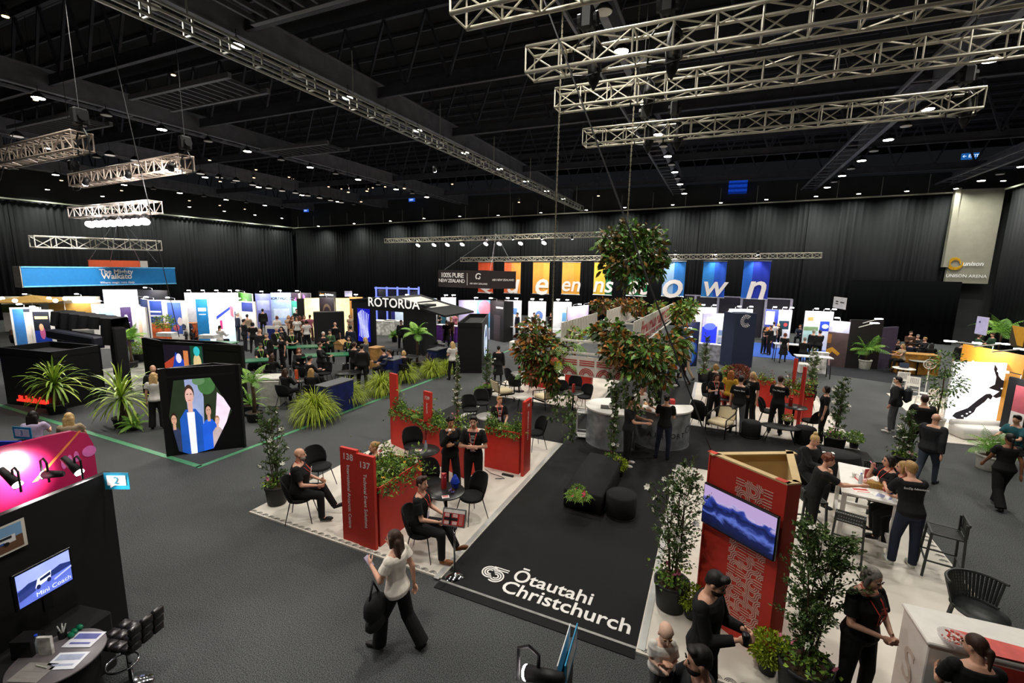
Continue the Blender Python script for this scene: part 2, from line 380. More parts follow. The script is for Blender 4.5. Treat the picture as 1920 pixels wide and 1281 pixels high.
    if hair != 'bald':
        t = MB(); C0 = hc+RH@Vector((0, -.012*h, .022*h))
        t.ell(C0, (.047*h, .053*h, .05*h), RH, 16, 12)
        if hair in ('short', 'quiff'): t.ell(hc+RH@Vector((0, -.035*h, -.0*h)), (.04*h, .026*h, .04*h), RH); t.ell(hc+RH@Vector((0, .022*h, .056*h)), (.034*h, .026*h, .017*h), RH)
        if hair == 'quiff': t.ell(hc+RH@Vector((0, .03*h, .062*h)), (.032*h, .024*h, .02*h), RH)
        if hair in ('bob', 'long'):
            t.ell(hc+RH@Vector((0, -.028*h, -.012*h)), (.05*h, .04*h, .055*h), RH)
            for s_ in (1, -1): t.cap(hc+RH@Vector((s_*.043*h, .004*h, .02*h)), hc+RH@Vector((s_*.046*h, .006*h, -.045*h)), .014*h, .013*h)
        if hair == 'long':
            for q in (-.045, -.022, 0, .022, .045): t.cap(hc+RH@Vector((q*h*.8, -.04*h, -.01*h)), hc+RH@Vector((q*h*1.1, -.06*h, 0))-Vector((0, 0, (.225-abs(q))*h)), .025*h, .016*h)
            for q in (-.03, .0, .03): t.cap(hc+RH@Vector((q*h, -.03*h, -.02*h)), hc+RH@Vector((q*h*1.3, -.035*h, 0))-Vector((0, 0, .13*h)), .022*h, .014*h)
        if hair in ('bun', 'tail'): t.ell(hc+RH@Vector((0, -.03*h, .0)), (.04*h, .03*h, .04*h), RH); t.ell(hc+RH@Vector((0, -.068*h, .032*h if hair == 'bun' else .0)), (.02*h, .02*h, .02*h), RH)
        if hair == 'topbun': t.ell(hc+RH@Vector((0, -.03*h, .08*h)), (.028*h, .026*h, .024*h), RH); t.ell(hc+RH@Vector((0, -.03*h, .0)), (.04*h, .028*h, .036*h), RH)
        if hair == 'tail': t.cap(hc+RH@Vector((0, -.072*h, -.005*h)), hc+RH@Vector((0, -.078*h, 0))-Vector((0, 0, .11*h)), .017*h, .008*h)
        if hair == 'curly':
            rr = random.Random(3)
            for _ in range(26):
                a = rr.uniform(0, 6.28); e = rr.uniform(-.3, 1.4); u = Vector((math.cos(a)*math.cos(e), math.sin(a)*math.cos(e), math.sin(e)))
                if u.y > .45 and u.z < .55: continue
                t.ell(C0+RH@Vector((u.x*.05*h, u.y*.052*h, u.z*.05*h)), (.017*h,)*3)
        if hair == 'cap': t.ell(hc+RH@Vector((0, .045*h, .03*h)), (.035*h, .035*h, .006*h), RH)
        fin('hair', t, min(vox, .014), 3)
    _pc[key] = (K, out); return _pc[key]
def person(label, at, face=0, h=1.7, pose='stand', sex='m', hair='short', hc='dark', top='tee', tc='black', bot='trousers', bc='black', skin='light', lan=None, logo=None,
           shoes='17171a', bulk=1., belly=0., lean=0, seat=0., hd=(0, 0), v=.02, group=None, head=False, beard=None, loc=None, backtext=None, badge=True, glasses=False, z0=0., hs=1.):
    if seat and not lean: lean = 4
    key = (pose, sex, bulk, belly, lean, seat and round(seat*HB/h, 3), hd, top, bot, hair, v, hs)
    K, out = body_meshes(key); sc = h/HB
    if loc is None:
        if head:
            tz = (K['head'].z+.072*HB)*sc; p = F(at[0], at[1], tz+z0); o = Matrix.Rotation(math.radians(face), 3, 'Z')@Vector((K['head'].x, K['head'].y, 0))*sc; loc = Vector((p.x-o.x, p.y-o.y, z0))
        else: loc = F(*at); loc.z = z0
    t = thing('person', label, 'person', loc, math.radians(face), group, sc)
    for nm, me in out:
        o = link(nm, me, t)
        m = {'body': mat(SKIN[skin], .5, var=.06, scale=30), 'hair': mat(HAIRC.get(hc, hc), .55, var=.35, scale=60), 'shoe': mat(shoes, .5, var=.1)}.get(nm)
        if m is None: m = mat(CL[bc], .85, var=.2, scale=6, bump=.25) if nm == 'trousers' else mat(CL[tc], .85, var=.2, scale=7, bump=.25)
        setmat(o, m)
    RH = K['RH']; H_ = HB*hs; hcn = K['neck']+(K['head']-K['neck'])*hs; near = v < .0185
    if v <= .02:
        for s_ in (1, -1): e = MB(); e.ell(hcn+RH@Vector((s_*.0165*H_, .0465*H_, .006*H_)), (.0075*H_, .0045*H_, .0045*H_), RH, 8, 5); part('eye', e, mat('1d1410', .2), t, True)
    if near:
        e = MB(); e.ell(hcn+RH@Vector((0, .047*H_, -.0295*H_)), (.014*H_, .0055*H_, .0042*H_), RH, 8, 5); part('lips', e, mat('a5544c', .5), t, True)
        for s_ in (1, -1): e = MB(); e.ell(hcn+RH@Vector((s_*.0175*H_, .0475*H_, .0175*H_)), (.0115*H_, .004*H_, .0026*H_), RH, 8, 5); part('eyebrow', e, mat(HAIRC.get(hc, '3a251b'), .8), t, True)
    if glasses:
        e = MB()
        for s_ in (1, -1): e.M = Matrix.Translation(hcn+RH@Vector((s_*.0175*H_, .056*H_, .005*H_)))@RH.to_4x4(); e.ring((0, 0, 0), .013*H_, .0015*H_, 14, 5, 'y')
        part('glasses', e, mat('0c0c0c', .3), t)
    if beard:
        e = MB(); e.ell(hcn+RH@Vector((0, .0215*H_, -.0355*H_)), (.0365*H_, .034*H_, .029*H_), RH, 12, 8); part('beard', e, mat(HAIRC[beard], .9, var=.3, scale=60), t, True)
    H_ = HB; R = K['R']; bk = bulk; P0 = K['pel']
    def fr(x, z, e=.0):   # point on the chest front
        yy = np.interp(z, [a[0] for a in TORSO], [a[2]*bk+a[3] for a in TORSO])
        if belly and z < .25: yy += belly*.034
        if sex == 'f' and .18 < z < .26: yy += .012
        yy = yy*math.sqrt(max(.1, 1-(x/.1)**2))
        return P0+R@Vector((x*H_, yy*H_+{'jacket': .03, 'coat': .035, 'puffer': .05}.get(top, .017)+e, z*H_))
    if lan:
        e = MB()
        for s_ in (1, -1): e.strip([P0+R@Vector((s_*.03*H_, -.02*H_, .345*H_)), P0+R@Vector((s_*.042*H_, .02*H_, .325*H_)), fr(s_*.038, .28, .006), fr(s_*.025, .23, .01), fr(s_*.008, .14, .012)], .016, R@Vector((1, .2*s_, 0)))
        e.strip([P0+R@Vector((-.03*H_, -.02*H_, .345*H_)), P0+R@Vector((0, -.04*H_, .338*H_)), P0+R@Vector((.03*H_, -.02*H_, .345*H_))], .014, V(0, 0, 1))
        part('lanyard', e, mat(LAN[lan], .6, var=.05), t)
        if badge:
            e = MB(); q = fr(0, .12, .016); e.M = Matrix.Translation(q)@R.to_4x4(); e.box((0, 0, 0), (.085, .006, .12), bev=.003); part('badge', e, mat('cfc8dd', .4, var=.1, scale=40), t)
    if logo and near:
        e = MB(); e.M = PL(fr(0, .225, .008), R@Vector((-1, 0, 0)), R@Vector((0, 0, 1)))
        for r in (.03, .045, .06): e.arc((0, .0), r-.005, r, 20, 320, n=12)
        for k in range(2): e.box((0, .075+.014*k, 0), (.08, .007, .002))
        part('print', e, mat('d8d8d8' if logo != 'r' else 'c9584a', .7, var=.05), t)
    if backtext:
        yy = max(a[2]*bk-a[3] for a in TORSO if .2 < a[0] < .28)
        text(backtext, mat('dddddd', .7, var=.03), t, PL(P0+R@Vector((0, -yy*H_-.022, .245*H_)), R@Vector((1, 0, 0)), R@Vector((0, 0, 1))), min(.065, .75/len(backtext)), .012)
    t['_k'] = 0; del t['_k']
    t_K[t.name] = (K, loc, math.radians(face), sc)
    return t
t_K = {}
def PW(t, p):
    'local body point to the place'
    K, loc, a, sc = t_K[t.name]; return loc+Matrix.Rotation(a, 3, 'Z')@(p*sc)
def held(t, k, d=(0, .0, 0)):
    K, loc, a, sc = t_K[t.name]; return PW(t, K['wr'+k]+K['fd'+k]*.085*HB/1.72*1.0+Vector(d))
# ---------------------------------------------------------------- plants
LEAF = [mat('3a5428', .45, var=.3), mat('4d6a34', .45, var=.3), mat('6a8048', .45, var=.3)]
LIME = [mat('93a424', .6, var=.25), mat('aab930', .6, var=.25), mat('7a8c1e', .6, var=.25)]
FRESH = [mat('74983a', .6, var=.3), mat('9ab84a', .6, var=.3), mat('567834', .6, var=.3)]
BLACKPOT = mat('1b1b1c', .6, var=.1); SOIL = mat('3b2c1c', .95, var=.4, scale=30, bump=.6); BARK = mat('4b3a28', .9, var=.3)
_proto = {}
def pot(t, r=.27, h=.42, m=None, z=0.):
    b = MB(); b.lathe([(r*.72, z), (r*.8, z+.02), (r*.93, z+h*.82), (r*.94, z+h*.84), (r, z+h*.85), (r, z+h), (r*.9, z+h), (r*.88, z+h*.9), (r*.3, z+h*.86)], n=28); part('pot', b, m or BLACKPOT, t, True)
    b = MB(); b.lathe([(r*.88, z+h*.86), (r*.6, z+h*.93), (.01, z+h*.95)], n=20); part('soil', b, SOIL, t, True)
def flowerhead(r, petals=6, cup=.5):
    b = MB()
    for lay, (rr, n, up) in enumerate(((r, petals, cup), (r*.66, petals-1, cup+.4))):
        for k in range(n):
            a = 2*math.pi*k/n+lay*.5; u = Vector((math.cos(a), math.sin(a), 0)); w = Vector((-u.y, u.x, 0))
            p = [Vector((0, 0, 0)), u*rr*.5+w*rr*.42+V(0, 0, up*rr*.35), u*rr+V(0, 0, up*rr*.6), u*rr*.5-w*rr*.42+V(0, 0, up*rr*.35)]
            b.add(p, [(0, 1, 2), (0, 2, 3)])
    return b
def fmesh(c, r):
    k = ('fl', c, r)
    if k not in _proto: _proto[k] = flowerhead(r).mesh('blossom', mat(c, .6, var=.1, scale=30), True)
    return _proto[k]
def flowers(t, pts, c, r, name='flower'):
    me = fmesh(c, r)
    for p in pts:
        o = link(name, me, t, p); o.rotation_euler = (random.uniform(-.9, .9), random.uniform(-.9, .9), random.uniform(0, 6)); o.scale = (random.uniform(.8, 1.25),)*3
def shrub(label, loc, H=1.7, w=.45, nl=1500, nf=20, r=.27, ph=.42, cat='plant', group='camellia shrubs in black pots', stems=4, fl='e8e4da', und=True, rz=None, ls=1., prof=0):
    t = thing('potted_camellia', label, cat, loc, random.uniform(0, 6) if rz is None else rz, group)
    pot(t, r, ph); b = MB(); P = []; D = []; tips = []; z0 = ph*.9
    for s in range(stems):
        a = 6.28*s/stems+random.uniform(-.4, .4); top = Vector((math.cos(a)*w*random.uniform(.1, .55), math.sin(a)*w*random.uniform(.1, .55), H*random.uniform(.82, 1.0)))
        if s == 0: top = Vector((0, 0, H))
        base = Vector((math.cos(a)*.04, math.sin(a)*.04, z0)); mid = base.lerp(top, .5)+Vector((random.uniform(-.06, .06), random.uniform(-.06, .06), 0))
        path = [base, base.lerp(mid, .5), mid, mid.lerp(top, .5), top]; b.tube(path, [.012, .01, .008, .006, .003], 5)
        for k in range(int(H*11)):
            f = random.uniform(.12, 1); q = f*4; i = min(3, int(q)); p = path[i].lerp(path[i+1], q-i)
            env = (1.05-f)*1.1 if prof == 0 else .35+.75*math.sin(min(1, f*1.05)*2.9)
            e = random.uniform(.35, 1)*w*max(.18, min(1, env)); a2 = random.uniform(0, 6.28); d = Vector((math.cos(a2), math.sin(a2), random.uniform(.3, 1.2))).normalized()
            q2 = p+d*e; b.cyl(p, q2, .004, .002, 4, False); tips.append(q2)
            for j in range(max(3, int(nl/(stems*H*11)))):
                g = random.uniform(.2, 1.05); P.append(p+d*e*g+Vector((random.gauss(0, .015), random.gauss(0, .015), random.gauss(0, .015)))); D.append(d+Vector((random.gauss(0, .7), random.gauss(0, .7), random.gauss(.1, .6))))
    part('stem', b, BARK, t)
    f = MB(); f.leaves([tuple(p) for p in P], [tuple(p) for p in D], RNG.uniform(.035, .06, len(P))*ls, RNG.uniform(.018, .028, len(P))*ls, .1, .2, 3); part('foliage', f, LEAF, t)
    if nf: flowers(t, random.sample(tips, min(nf, len(tips))), fl, .05)
    if und:
        P = [(random.gauss(0, r*.5), random.gauss(0, r*.5), ph+random.uniform(-.02, .14)) for _ in range(160)]
        f = MB(); f.leaves(P, RNG.normal(size=(160, 3))+[0, 0, .8], .07, .05, .3, .2, 3); part('underplanting', f, FRESH, t)
        flowers(t, [Vector((random.gauss(0, r*.5), random.gauss(0, r*.5), ph+random.uniform(.08, .2))) for _ in range(7)], 'c96f86', .04)
    return t
def bush(label, loc, r=.22, n=700, kind='lime', pr=.12, ph=.18, nf=0, fc='ffffff', fs=.04, cat='plant', group=None, ls=.055, flat=.8, name='potted_bush'):
    t = thing(name, label, cat, loc, 0, group)
    if ph: pot(t, pr, ph)
    mset = {'lime': LIME, 'fresh': FRESH, 'dark': LEAF, 'red': [mat('7a2f28', .6, var=.3), mat('95463a', .6, var=.3), mat('5f4a2a', .6, var=.3)]}[kind]
    u = RNG.normal(size=(n, 3)); u /= np.linalg.norm(u, axis=1)[:, None]; rr = r*RNG.uniform(.35, 1, n)**.6
    P = u*rr[:, None]*[1, 1, flat]; P[:, 2] = np.maximum(P[:, 2], -r*.5); P += [0, 0, ph+r*flat*.75]
    f = MB()
    for k in range(8): a = k*.785; f.mat(0).cyl((0, 0, ph*.9), (math.cos(a)*r*.5, math.sin(a)*r*.5, ph+r*.8), .004, .003, 4, False)
    f.mat(0).leaves(P, u+RNG.normal(0, .6, (n, 3))+[0, 0, .4], RNG.uniform(.7, 1.2, n)*ls, ls*.5, .1, .2, 3); part('foliage', f, mset, t)
    if nf: flowers(t, [Vector(P[i])*1.06 for i in range(nf)], fc, fs)
    return t
def blade(b, p, d, L, w, sag, seg=5):
    d = Vector(d).normalized(); side = d.cross(Vector((0, 0, 1)))
    if side.length < .05: side = Vector((1, 0, 0))
    ps = []; q = Vector(p)
    for k in range(seg+1): ps.append(q.copy()); q = q+d*L/seg; d = (d-Vector((0, 0, sag/seg*(1+k*.6)))).normalized()
    b.strip(ps, [w*(.7+.3*math.sin(k/seg*3)) if k < seg else w*.08 for k in range(seg+1)], side)
def mop(label, loc, r=.5, H=.65, n=760, sc=1.):
    'fountain of lime grass'
    if 'mop' not in _proto:
        t = thing('grass_tuft', label, 'plant', loc, 0, 'lime grass mounds along the green tape'); b = MB()
        for i in range(n):
            a = random.uniform(0, 6.28); e = random.betavariate(1.2, 1.6); b.mat(random.randrange(3)); el = 1.53-e*1.0
            blade(b, (math.cos(a)*.07, math.sin(a)*.07, .12), (math.cos(a)*math.cos(el), math.sin(a)*math.cos(el), math.sin(el)), random.uniform(.75, 1.05), .014, random.uniform(1.0, 1.9), 6)
        part('foliage', b, LIME, t); b = MB(); b.lathe([(.2, 0), (.24, .22), (.24, .25), (.2, .25), (.1, .22)]); part('pot', b, BLACKPOT, t, True); _proto['mop'] = t; t.scale = (sc,)*3; return t
    return cpt(_proto['mop'], loc, random.uniform(0, 6), label, None, sc)
def cordyline(label, loc, H=.8, L=.95, n=95, potr=.26):
    t = thing('cordyline', label, 'plant', loc, 0, None); pot(t, potr, .3)
    b = MB(); b.tube([(0, 0, .25), (.02, 0, H*.6), (0, .02, H)], [.07, .055, .05], 8); b.tube([(.05, .03, .25), (.12, .05, H*.5), (.1, .1, H*.9)], [.05, .045, .04], 8); part('trunk', b, mat('5a4a35', .9, var=.3, scale=25, bump=.8), t, True)
    b = MB()
    for i in range(n):
        a = i*2.4+random.uniform(-.2, .2); el = 1.45-1.9*(i/n)+random.uniform(-.15, .15); b.mat(random.randrange(3))
        blade(b, (0, .02, H+.02+.1*(1-i/n)), (math.cos(a)*math.cos(el), math.sin(a)*math.cos(el), math.sin(el)), L*random.uniform(.75, 1.1), .05, random.uniform(.35, .95), 7)
    part('foliage', b, [mat('93b03c', .45, var=.25), mat('b4c850', .45, var=.25), mat('6c8c30', .45, var=.25)], t)
    return t
def frond(b, p, d, L, w, sag, n=16, lw=.02):
    d = Vector(d).normalized(); q = Vector(p); up = Vector((0, 0, 1)); ps = [q.copy()]; ds = []
    for k in range(n): q = q+d*L/n; ps.append(q.copy()); ds.append(d.copy()); d = (d-up*sag/n*(1+k/n)).normalized()
    b.tube(ps, [.008*(1-k/(n+1))+.002 for k in range(n+1)], 4)
    for k in range(2, n):
        f = k/n; ln = w*math.sin(min(1, f*1.1+.12)*math.pi)**.7+.01; dd = ds[k-1]; s = dd.cross(up).normalized()
        for sg in (1, -1):
            e = (s*sg+dd*.55-up*.22).normalized(); b.strip([ps[k], ps[k]+e*ln*.55, ps[k]+e*ln-up*ln*.18], [lw*.5, lw, lw*.1], dd)
def palm(label, loc, H=1.4, L=1.0, n=11, w=.3, potm=None, trunk=.0, potr=.25, ph=.4, name='potted_palm', lw=.03, mats=None, group=None, sag=1.3):
    t = thing(name, label, 'plant', loc, random.uniform(0, 3), group)
    if ph: pot(t, potr, ph, potm)
    b = MB(); z = ph+trunk
    if trunk: b.tube([(0, 0, ph*.8), (.02, .01, ph+trunk*.5), (0, 0, z)], [.06, .05, .055], 8); part('trunk', b, BARK, t, True)
    b = MB()
    for i in range(n):
        a = i*2.4; el = 1.35-1.0*(i/n); b.mat(i % 2); frond(b, (0, 0, z), (math.cos(a)*math.cos(el), math.sin(a)*math.cos(el), math.sin(el)), L*random.uniform(.8, 1.1), w, sag+random.uniform(-.2, .3), 18, lw)
    part('fronds', b, mats or [mat('679a38', .5, var=.3), mat('86b446', .5, var=.3)], t)
    return t
MAG = [mat('3c6024', .35, var=.3), mat('5a8436', .35, var=.3), mat('3a5a26', .35, var=.3), mat('7a5a22', .45, var=.3), mat('76a044', .35, var=.3), mat('2c4420', .4, var=.3), mat('5f4c22', .5, var=.3)]
AUT = [mat('a8682a', .45, var=.3), mat('5a7a30', .4, var=.3), mat('6a4a22', .5, var=.3), mat('3f5426', .4, var=.3), mat('a8701f', .5, var=.3), mat('56301c', .5, var=.3)]
def leafmass(parent, blobs, n, L=.16, Wd=.07, mats=None, name='foliage', seed=1, droop=.25):
    'big leaves thrown over a set of ellipsoids (centre, radii)'
    f = MB(); mats = mats or MAG
    vol = np.array([r[0]*r[1]+r[1]*r[2]+r[0]*r[2] for c, r in blobs]); vol /= vol.sum()
    for (c, r), q in zip(blobs, vol):
        k = max(6, int(n*q)); u = RNG.normal(size=(k, 3)); u /= np.linalg.norm(u, axis=1)[:, None]
        P = np.array(c)+u*np.array(r)*(RNG.uniform(.45, 1.0, k)[:, None])
        D = u+RNG.normal(0, .55, (k, 3)); Lk = RNG.uniform(.6, 1.15, k)*L
        D /= np.linalg.norm(D, axis=1)[:, None]; o = RNG.integers(0, len(mats), k)
        for i in range(k):
            p = Vector(P[i]); d = Vector(D[i]); x, y = frame(d); a = random.uniform(0, 6.28); s = x*math.cos(a)+y*math.sin(a); nn = d.cross(s); l = Lk[i]; w = l*Wd/L; m = f.mat(int(o[i]))
            dr = Vector((0, 0, -droop*l)); q1 = p+d*l*.35+nn*l*.04; q2 = p+d*l*.72+dr*.35
            f.add([p, q1-s*w*.45, q1+s*w*.45, q2-s*w*.5, q2+s*w*.5, p+d*l+dr], [(0, 1, 2), (1, 3, 4, 2), (3, 5, 4)])
    return part(name, f, mats, parent, world=True)
# ---------------------------------------------------------------- furniture
BLK = mat('0f0f10', .55, var=.15); BLKM = mat('1a1a1b', .35, metal=.6, var=.05); FAB = mat('0d0e10', .9, var=.2, scale=40, bump=.3)
CHROME = mat('b9bcc0', .12, metal=1, var=0); WHITE = mat('e6e3dd', .5, var=.04); REDM = mat('c9372c', .5, var=.05, spec=.3); SILV = mat('a8aaac', .35, metal=.8, var=.05)
WOOD = mat('b98c52', .5, var=.2, scale=5); PLY = mat('c9a26a', .6, var=.12, scale=6)
def chair(label, loc, face, group=None, kind='shell'):
    'upholstered shell chair on four thin legs; faces +y'
    if kind in _proto: return cpt(_proto[kind], loc, math.radians(face), label, group or '')
    t = thing('side_chair' if kind == 'shell' else 'chair', label, 'chair', loc, math.radians(face), group)
    b = MB(); b.loft([(V(0, 0, z), rx, ry, V(1, 0, 0), V(0, 1, 0)) for z, rx, ry in ((.405, .2, .19), (.415, .235, .225), (.45, .25, .24), (.47, .235, .225), (.475, .18, .18))], 20); part('seat', b, FAB, t, True)
    b = MB(); n = 14; rows = [(.44, 1.15, .225), (.56, 1.25, .245), (.68, 1.2, .255), (.78, 1.0, .25), (.83, .75, .245), (.85, .45, .24)]; vs = []
    for off in (0, .022):
        for z, a, r in rows:
            for k in range(n+1):
                th = -math.pi/2-a+2*a*k/n; r_ = r+off; vs.append(V(math.cos(th)*r_, math.sin(th)*r_*.95-(z-.44)*.2, z))
    m = len(rows)*(n+1); fs = []
    for j in range(len(rows)-1):
        for k in range(n): q = j*(n+1)+k; fs += [(q, q+1, q+n+2, q+n+1), (m+q+1, m+q, m+q+n+1, m+q+n+2)]
    for k in range(n): q = (len(rows)-1)*(n+1)+k; fs.append((q, q+1, m+q+1, m+q)); fs.append((k+1, k, m+k, m+k+1))
    for j in range(len(rows)-1):
        q = j*(n+1); fs.append((q+n+1, m+q+n+1, m+q, q)); q += n; fs.append((q, m+q, m+q+n+1, q+n+1))
    b.add(vs, fs); part('backrest', b, FAB, t, True)
    for sx in (1, -1):
        for sy in (1, -1): b = MB(); b.cyl((sx*.15, sy*.15, .41), (sx*.235, sy*.235, 0), .011, .008, 7); part('leg', b, BLKM, t, True)
    _proto[kind] = t; return t
def round_table(label, loc, r=.35, h=.74, group=None, top='1f1f20', kind='pedestal', cat='table'):
    k = ('rt', r, h, top, kind)
    if k in _proto: return cpt(_proto[k], loc, 0, label, group or '')
    t = thing('round_table', label, cat, loc, 0, group); b = MB(); b.lathe([(r-.01, h-.025), (r, h-.02), (r, h-.004), (r-.004, h), (.01, h)], n=36); part('tabletop', b, mat(top, .3, var=.1, scale=14), t, True)
    if kind == 'pedestal':
        b = MB(); b.cyl((0, 0, .02), (0, 0, h-.02), .03, n=12); part('pedestal', b, BLKM, t, True); b = MB(); b.lathe([(.21, 0), (.21, .012), (.03, .03)], n=28); part('base', b, BLKM, t, True)
    else:
        for i in range(3): a = 2.1*i+.4; b = MB(); b.cyl((math.cos(a)*r*.5, math.sin(a)*r*.5, h-.02), (math.cos(a)*r*.95, math.sin(a)*r*.95, 0), .014, .01, 7); part('leg', b, BLKM, t, True)
    _proto[k] = t; return t
def ottoman(label, loc, r=.27, h=.45, group='black drum ottomans'):
    t = thing('ottoman', label, 'ottoman', loc, 0, group); b = MB(); b.lathe([(r-.02, 0), (r, .02), (r, h-.03), (r-.03, h), (.01, h+.005)], n=32); part('cushion', b, FAB, t, True)
    b = MB(); b.lathe([(r+.002, .012), (r+.006, .018), (r+.002, .024)], n=32); part('piping', b, BLK, t, True); return t
def armchair(label, loc, face, group='cream lounge armchairs'):
    if 'arm' in _proto: return cpt(_proto['arm'], loc, math.radians(face), label)
    t = thing('armchair', label, 'armchair', loc, math.radians(face), group); cr = mat('d8c8a4', .8, var=.08, scale=40, bump=.2); dk = mat('1c1613', .35, var=.2)
    b = MB(); b.box((0, .02, .38), (.56, .56, .13), bev=.04); part('seat_cushion', b, cr, t, True)
    b = MB(); n = 10
    for k in range(n):
        for a0, a1 in ((k, k+1),):
            f = lambda q: (V(math.sin((q/n-.5)*2.0)*.31, -.24-.05*math.cos((q/n-.5)*2.0), 0))
            p, q = f(a0), f(a1); nrm = V(0, 1, 0); vs = [p+V(0, 0, .44), q+V(0, 0, .44), q+V(0, -.07, .78), p+V(0, -.07, .78)]; vs += [v+V(0, -.05, 0) for v in vs]
            b.add(vs, [(0, 1, 2, 3), (7, 6, 5, 4), (3, 2, 6, 7), (1, 0, 4, 5)])
    part('backrest', b, cr, t)
    for sx in (1, -1):
        b = MB(); b.tube([(sx*.31, .3, 0), (sx*.31, .29, .56), (sx*.32, .1, .62), (sx*.31, -.15, .68), (sx*.26, -.34, .76), (0, -.385, .82)], .02, 6); part('armrest', b, dk, t, True)
        b = MB(); b.cyl((sx*.28, -.28, .72), (sx*.29, -.38, 0), .018, .014, 6); part('leg', b, dk, t, True)
        b = MB(); b.bar((sx*.3, .29, .3), (sx*.28, -.3, .3), .03, .05); part('side_rail', b, dk, t)
    _proto['arm'] = t; return t
def barstool(label, loc, face, col='2b2f2e', seat=.75, back=.25, group='dark grey bar stools', slats=True, rails=True):
    k = ('bs', col, seat, back, slats)
    if k in _proto: return cpt(_proto[k], loc, math.radians(face), label, group)
    m = mat(col, .5, var=.08); t = thing('bar_stool', label, 'stool', loc, math.radians(face), group)
    b = MB()
    if slats:
        for i in range(12): b.box((-.19+i*.0345, 0, seat), (.022, .38, .014))
        for y in (-.19, .19): b.box((0, y, seat-.002), (.42, .03, .025))
        for x in (-.2, .2): b.box((x, 0, seat-.002), (.03, .4, .025))
    else: b.box((0, 0, seat), (.4, .4, .03), bev=.012)
    part('seat', b, m, t)
    if back:
        b = MB()
        for i in range(11): b.box((-.17+i*.034, -.2-.02, seat+back*.5+.02), (.02, .014, back*.8))
        b.box((0, -.22, seat+back), (.42, .025, .04)); b.box((0, -.21, seat+.06), (.4, .025, .03)); part('backrest', b, m, t)
    for sx in (1, -1):
        for sy in (1, -1): b = MB(); b.bar((sx*.19, sy*.19, seat+(back if sy < 0 else 0)), (sx*.23, sy*.23, 0), .032, .032); part('leg', b, m, t)
    b = MB(); z = .28
    for p, q in (((-1, 1), (1, 1)), ((1, 1), (1, -1)), ((1, -1), (-1, -1)), ((-1, -1), (-1, 1))): b.bar((p[0]*.218, p[1]*.218, z), (q[0]*.218, q[1]*.218, z), .022)
    part('footrest', b, m, t); _proto[k] = t; return t
def truss(label, a, b, w=.3, cell=None, group='silver box trusses', col='c9c4b2', cat='truss', metal=.35, r=.026, upv=(0, 0, 1), emitcol=None):
    a = Vector(a); b = Vector(b); L = (b-a).length; d = (b-a).normalized(); s = d.cross(Vector(upv)).normalized(); u = s.cross(d); cell = cell or w*1.3; n = max(2, round(L/cell))
    m = mat(col, .35, metal=metal, var=.1, spec=.5); t = thing('lighting_truss', label, cat, (a+b)/2, 0, group)
    c = [s*w/2+u*w/2, s*w/2-u*w/2, -s*w/2-u*w/2, -s*w/2+u*w/2]; e = MB()
    for q in c: e.cyl(a+q, b+q, r, n=6)
    part('chords', e, m, t, True, True); e = MB()
    for i in range(n+1):
        p = a+d*(L*i/n)
        for k in range(4): e.cyl(p+c[k], p+c[(k+1) % 4], r*.55, n=5, cap=False)
        if i < n:
            p2 = a+d*(L*(i+1)/n)
            for k in range(4):
                q, q2 = (c[k], c[(k+1) % 4]) if i % 2 else (c[(k+1) % 4], c[k]); e.cyl(p+q, p2+q2, r*.5, n=5, cap=False)
    part('bracing', e, m, t, False, True); return t
def cable(label, pts, r=.012, col='1d1d1e', cat='cable', group='rigging wires', name='rigging_cable', metal=0.):
    b = MB(); b.tube(pts, r, 5); o = part(name, b, mat(col, .5, metal=metal, var=.05)); return tag(o, label, cat, group)
# ---------------------------------------------------------------- the hall
def onpl(px, py, p0, n):
    d = Vector(ray(px, py)); o = Vector((0, 0, EYE)); t = (Vector(p0)-o).dot(Vector(n))/d.dot(Vector(n)); return o+d*t
def carpet():
    m = bpy.data.materials.new('speckled_charcoal_carpet'); m.use_nodes = True; nt = m.node_tree; b = nt.nodes['Principled BSDF']; L = nt.links.new
    tc = nt.nodes.new('ShaderNodeTexCoord'); n1 = nt.nodes.new('ShaderNodeTexNoise'); n1.inputs['Scale'].default_value = 78; n1.inputs['Detail'].default_value = 4; n1.inputs['Roughness'].default_value = .8
    n2 = nt.nodes.new('ShaderNodeTexNoise'); n2.inputs['Scale'].default_value = .5; n2.inputs['Detail'].default_value = 4
    r1 = nt.nodes.new('ShaderNodeValToRGB'); r1.color_ramp.elements[0].position = .42; r1.color_ramp.elements[1].position = .6
    r1.color_ramp.elements[0].color = (*srgb('0c0d0e'), 1); r1.color_ramp.elements[1].color = (*srgb('606364'), 1)
    r2 = nt.nodes.new('ShaderNodeValToRGB'); r2.color_ramp.elements[0].position = .3; r2.color_ramp.elements[1].position = .7
    r2.color_ramp.elements[0].color = (.75, .75, .76, 1); r2.color_ramp.elements[1].color = (1.2, 1.2, 1.2, 1)
    mx = nt.nodes.new('ShaderNodeMix'); mx.data_type = 'RGBA'; mx.blend_type = 'MULTIPLY'; mx.inputs['Factor'].default_value = 1
    L(tc.outputs['Object'], n1.inputs['Vector']); L(tc.outputs['Object'], n2.inputs['Vector']); L(n1.outputs['Fac'], r1.inputs['Fac']); L(n2.outputs['Fac'], r2.inputs['Fac'])
    L(r1.outputs['Color'], mx.inputs['A']); L(r2.outputs['Color'], mx.inputs['B']); L(mx.outputs['Result'], b.inputs['Base Color']); b.inputs['Roughness'].default_value = .95
    bp = nt.nodes.new('ShaderNodeBump'); bp.inputs['Strength'].default_value = .1; bp.inputs['Distance'].default_value = .004; L(n1.outputs['Fac'], bp.inputs['Height']); L(bp.outputs['Normal'], b.inputs['Normal'])
    return m
struct('floor', MB().box((-17, 18, -.1), (76, 64, .2)), carpet())
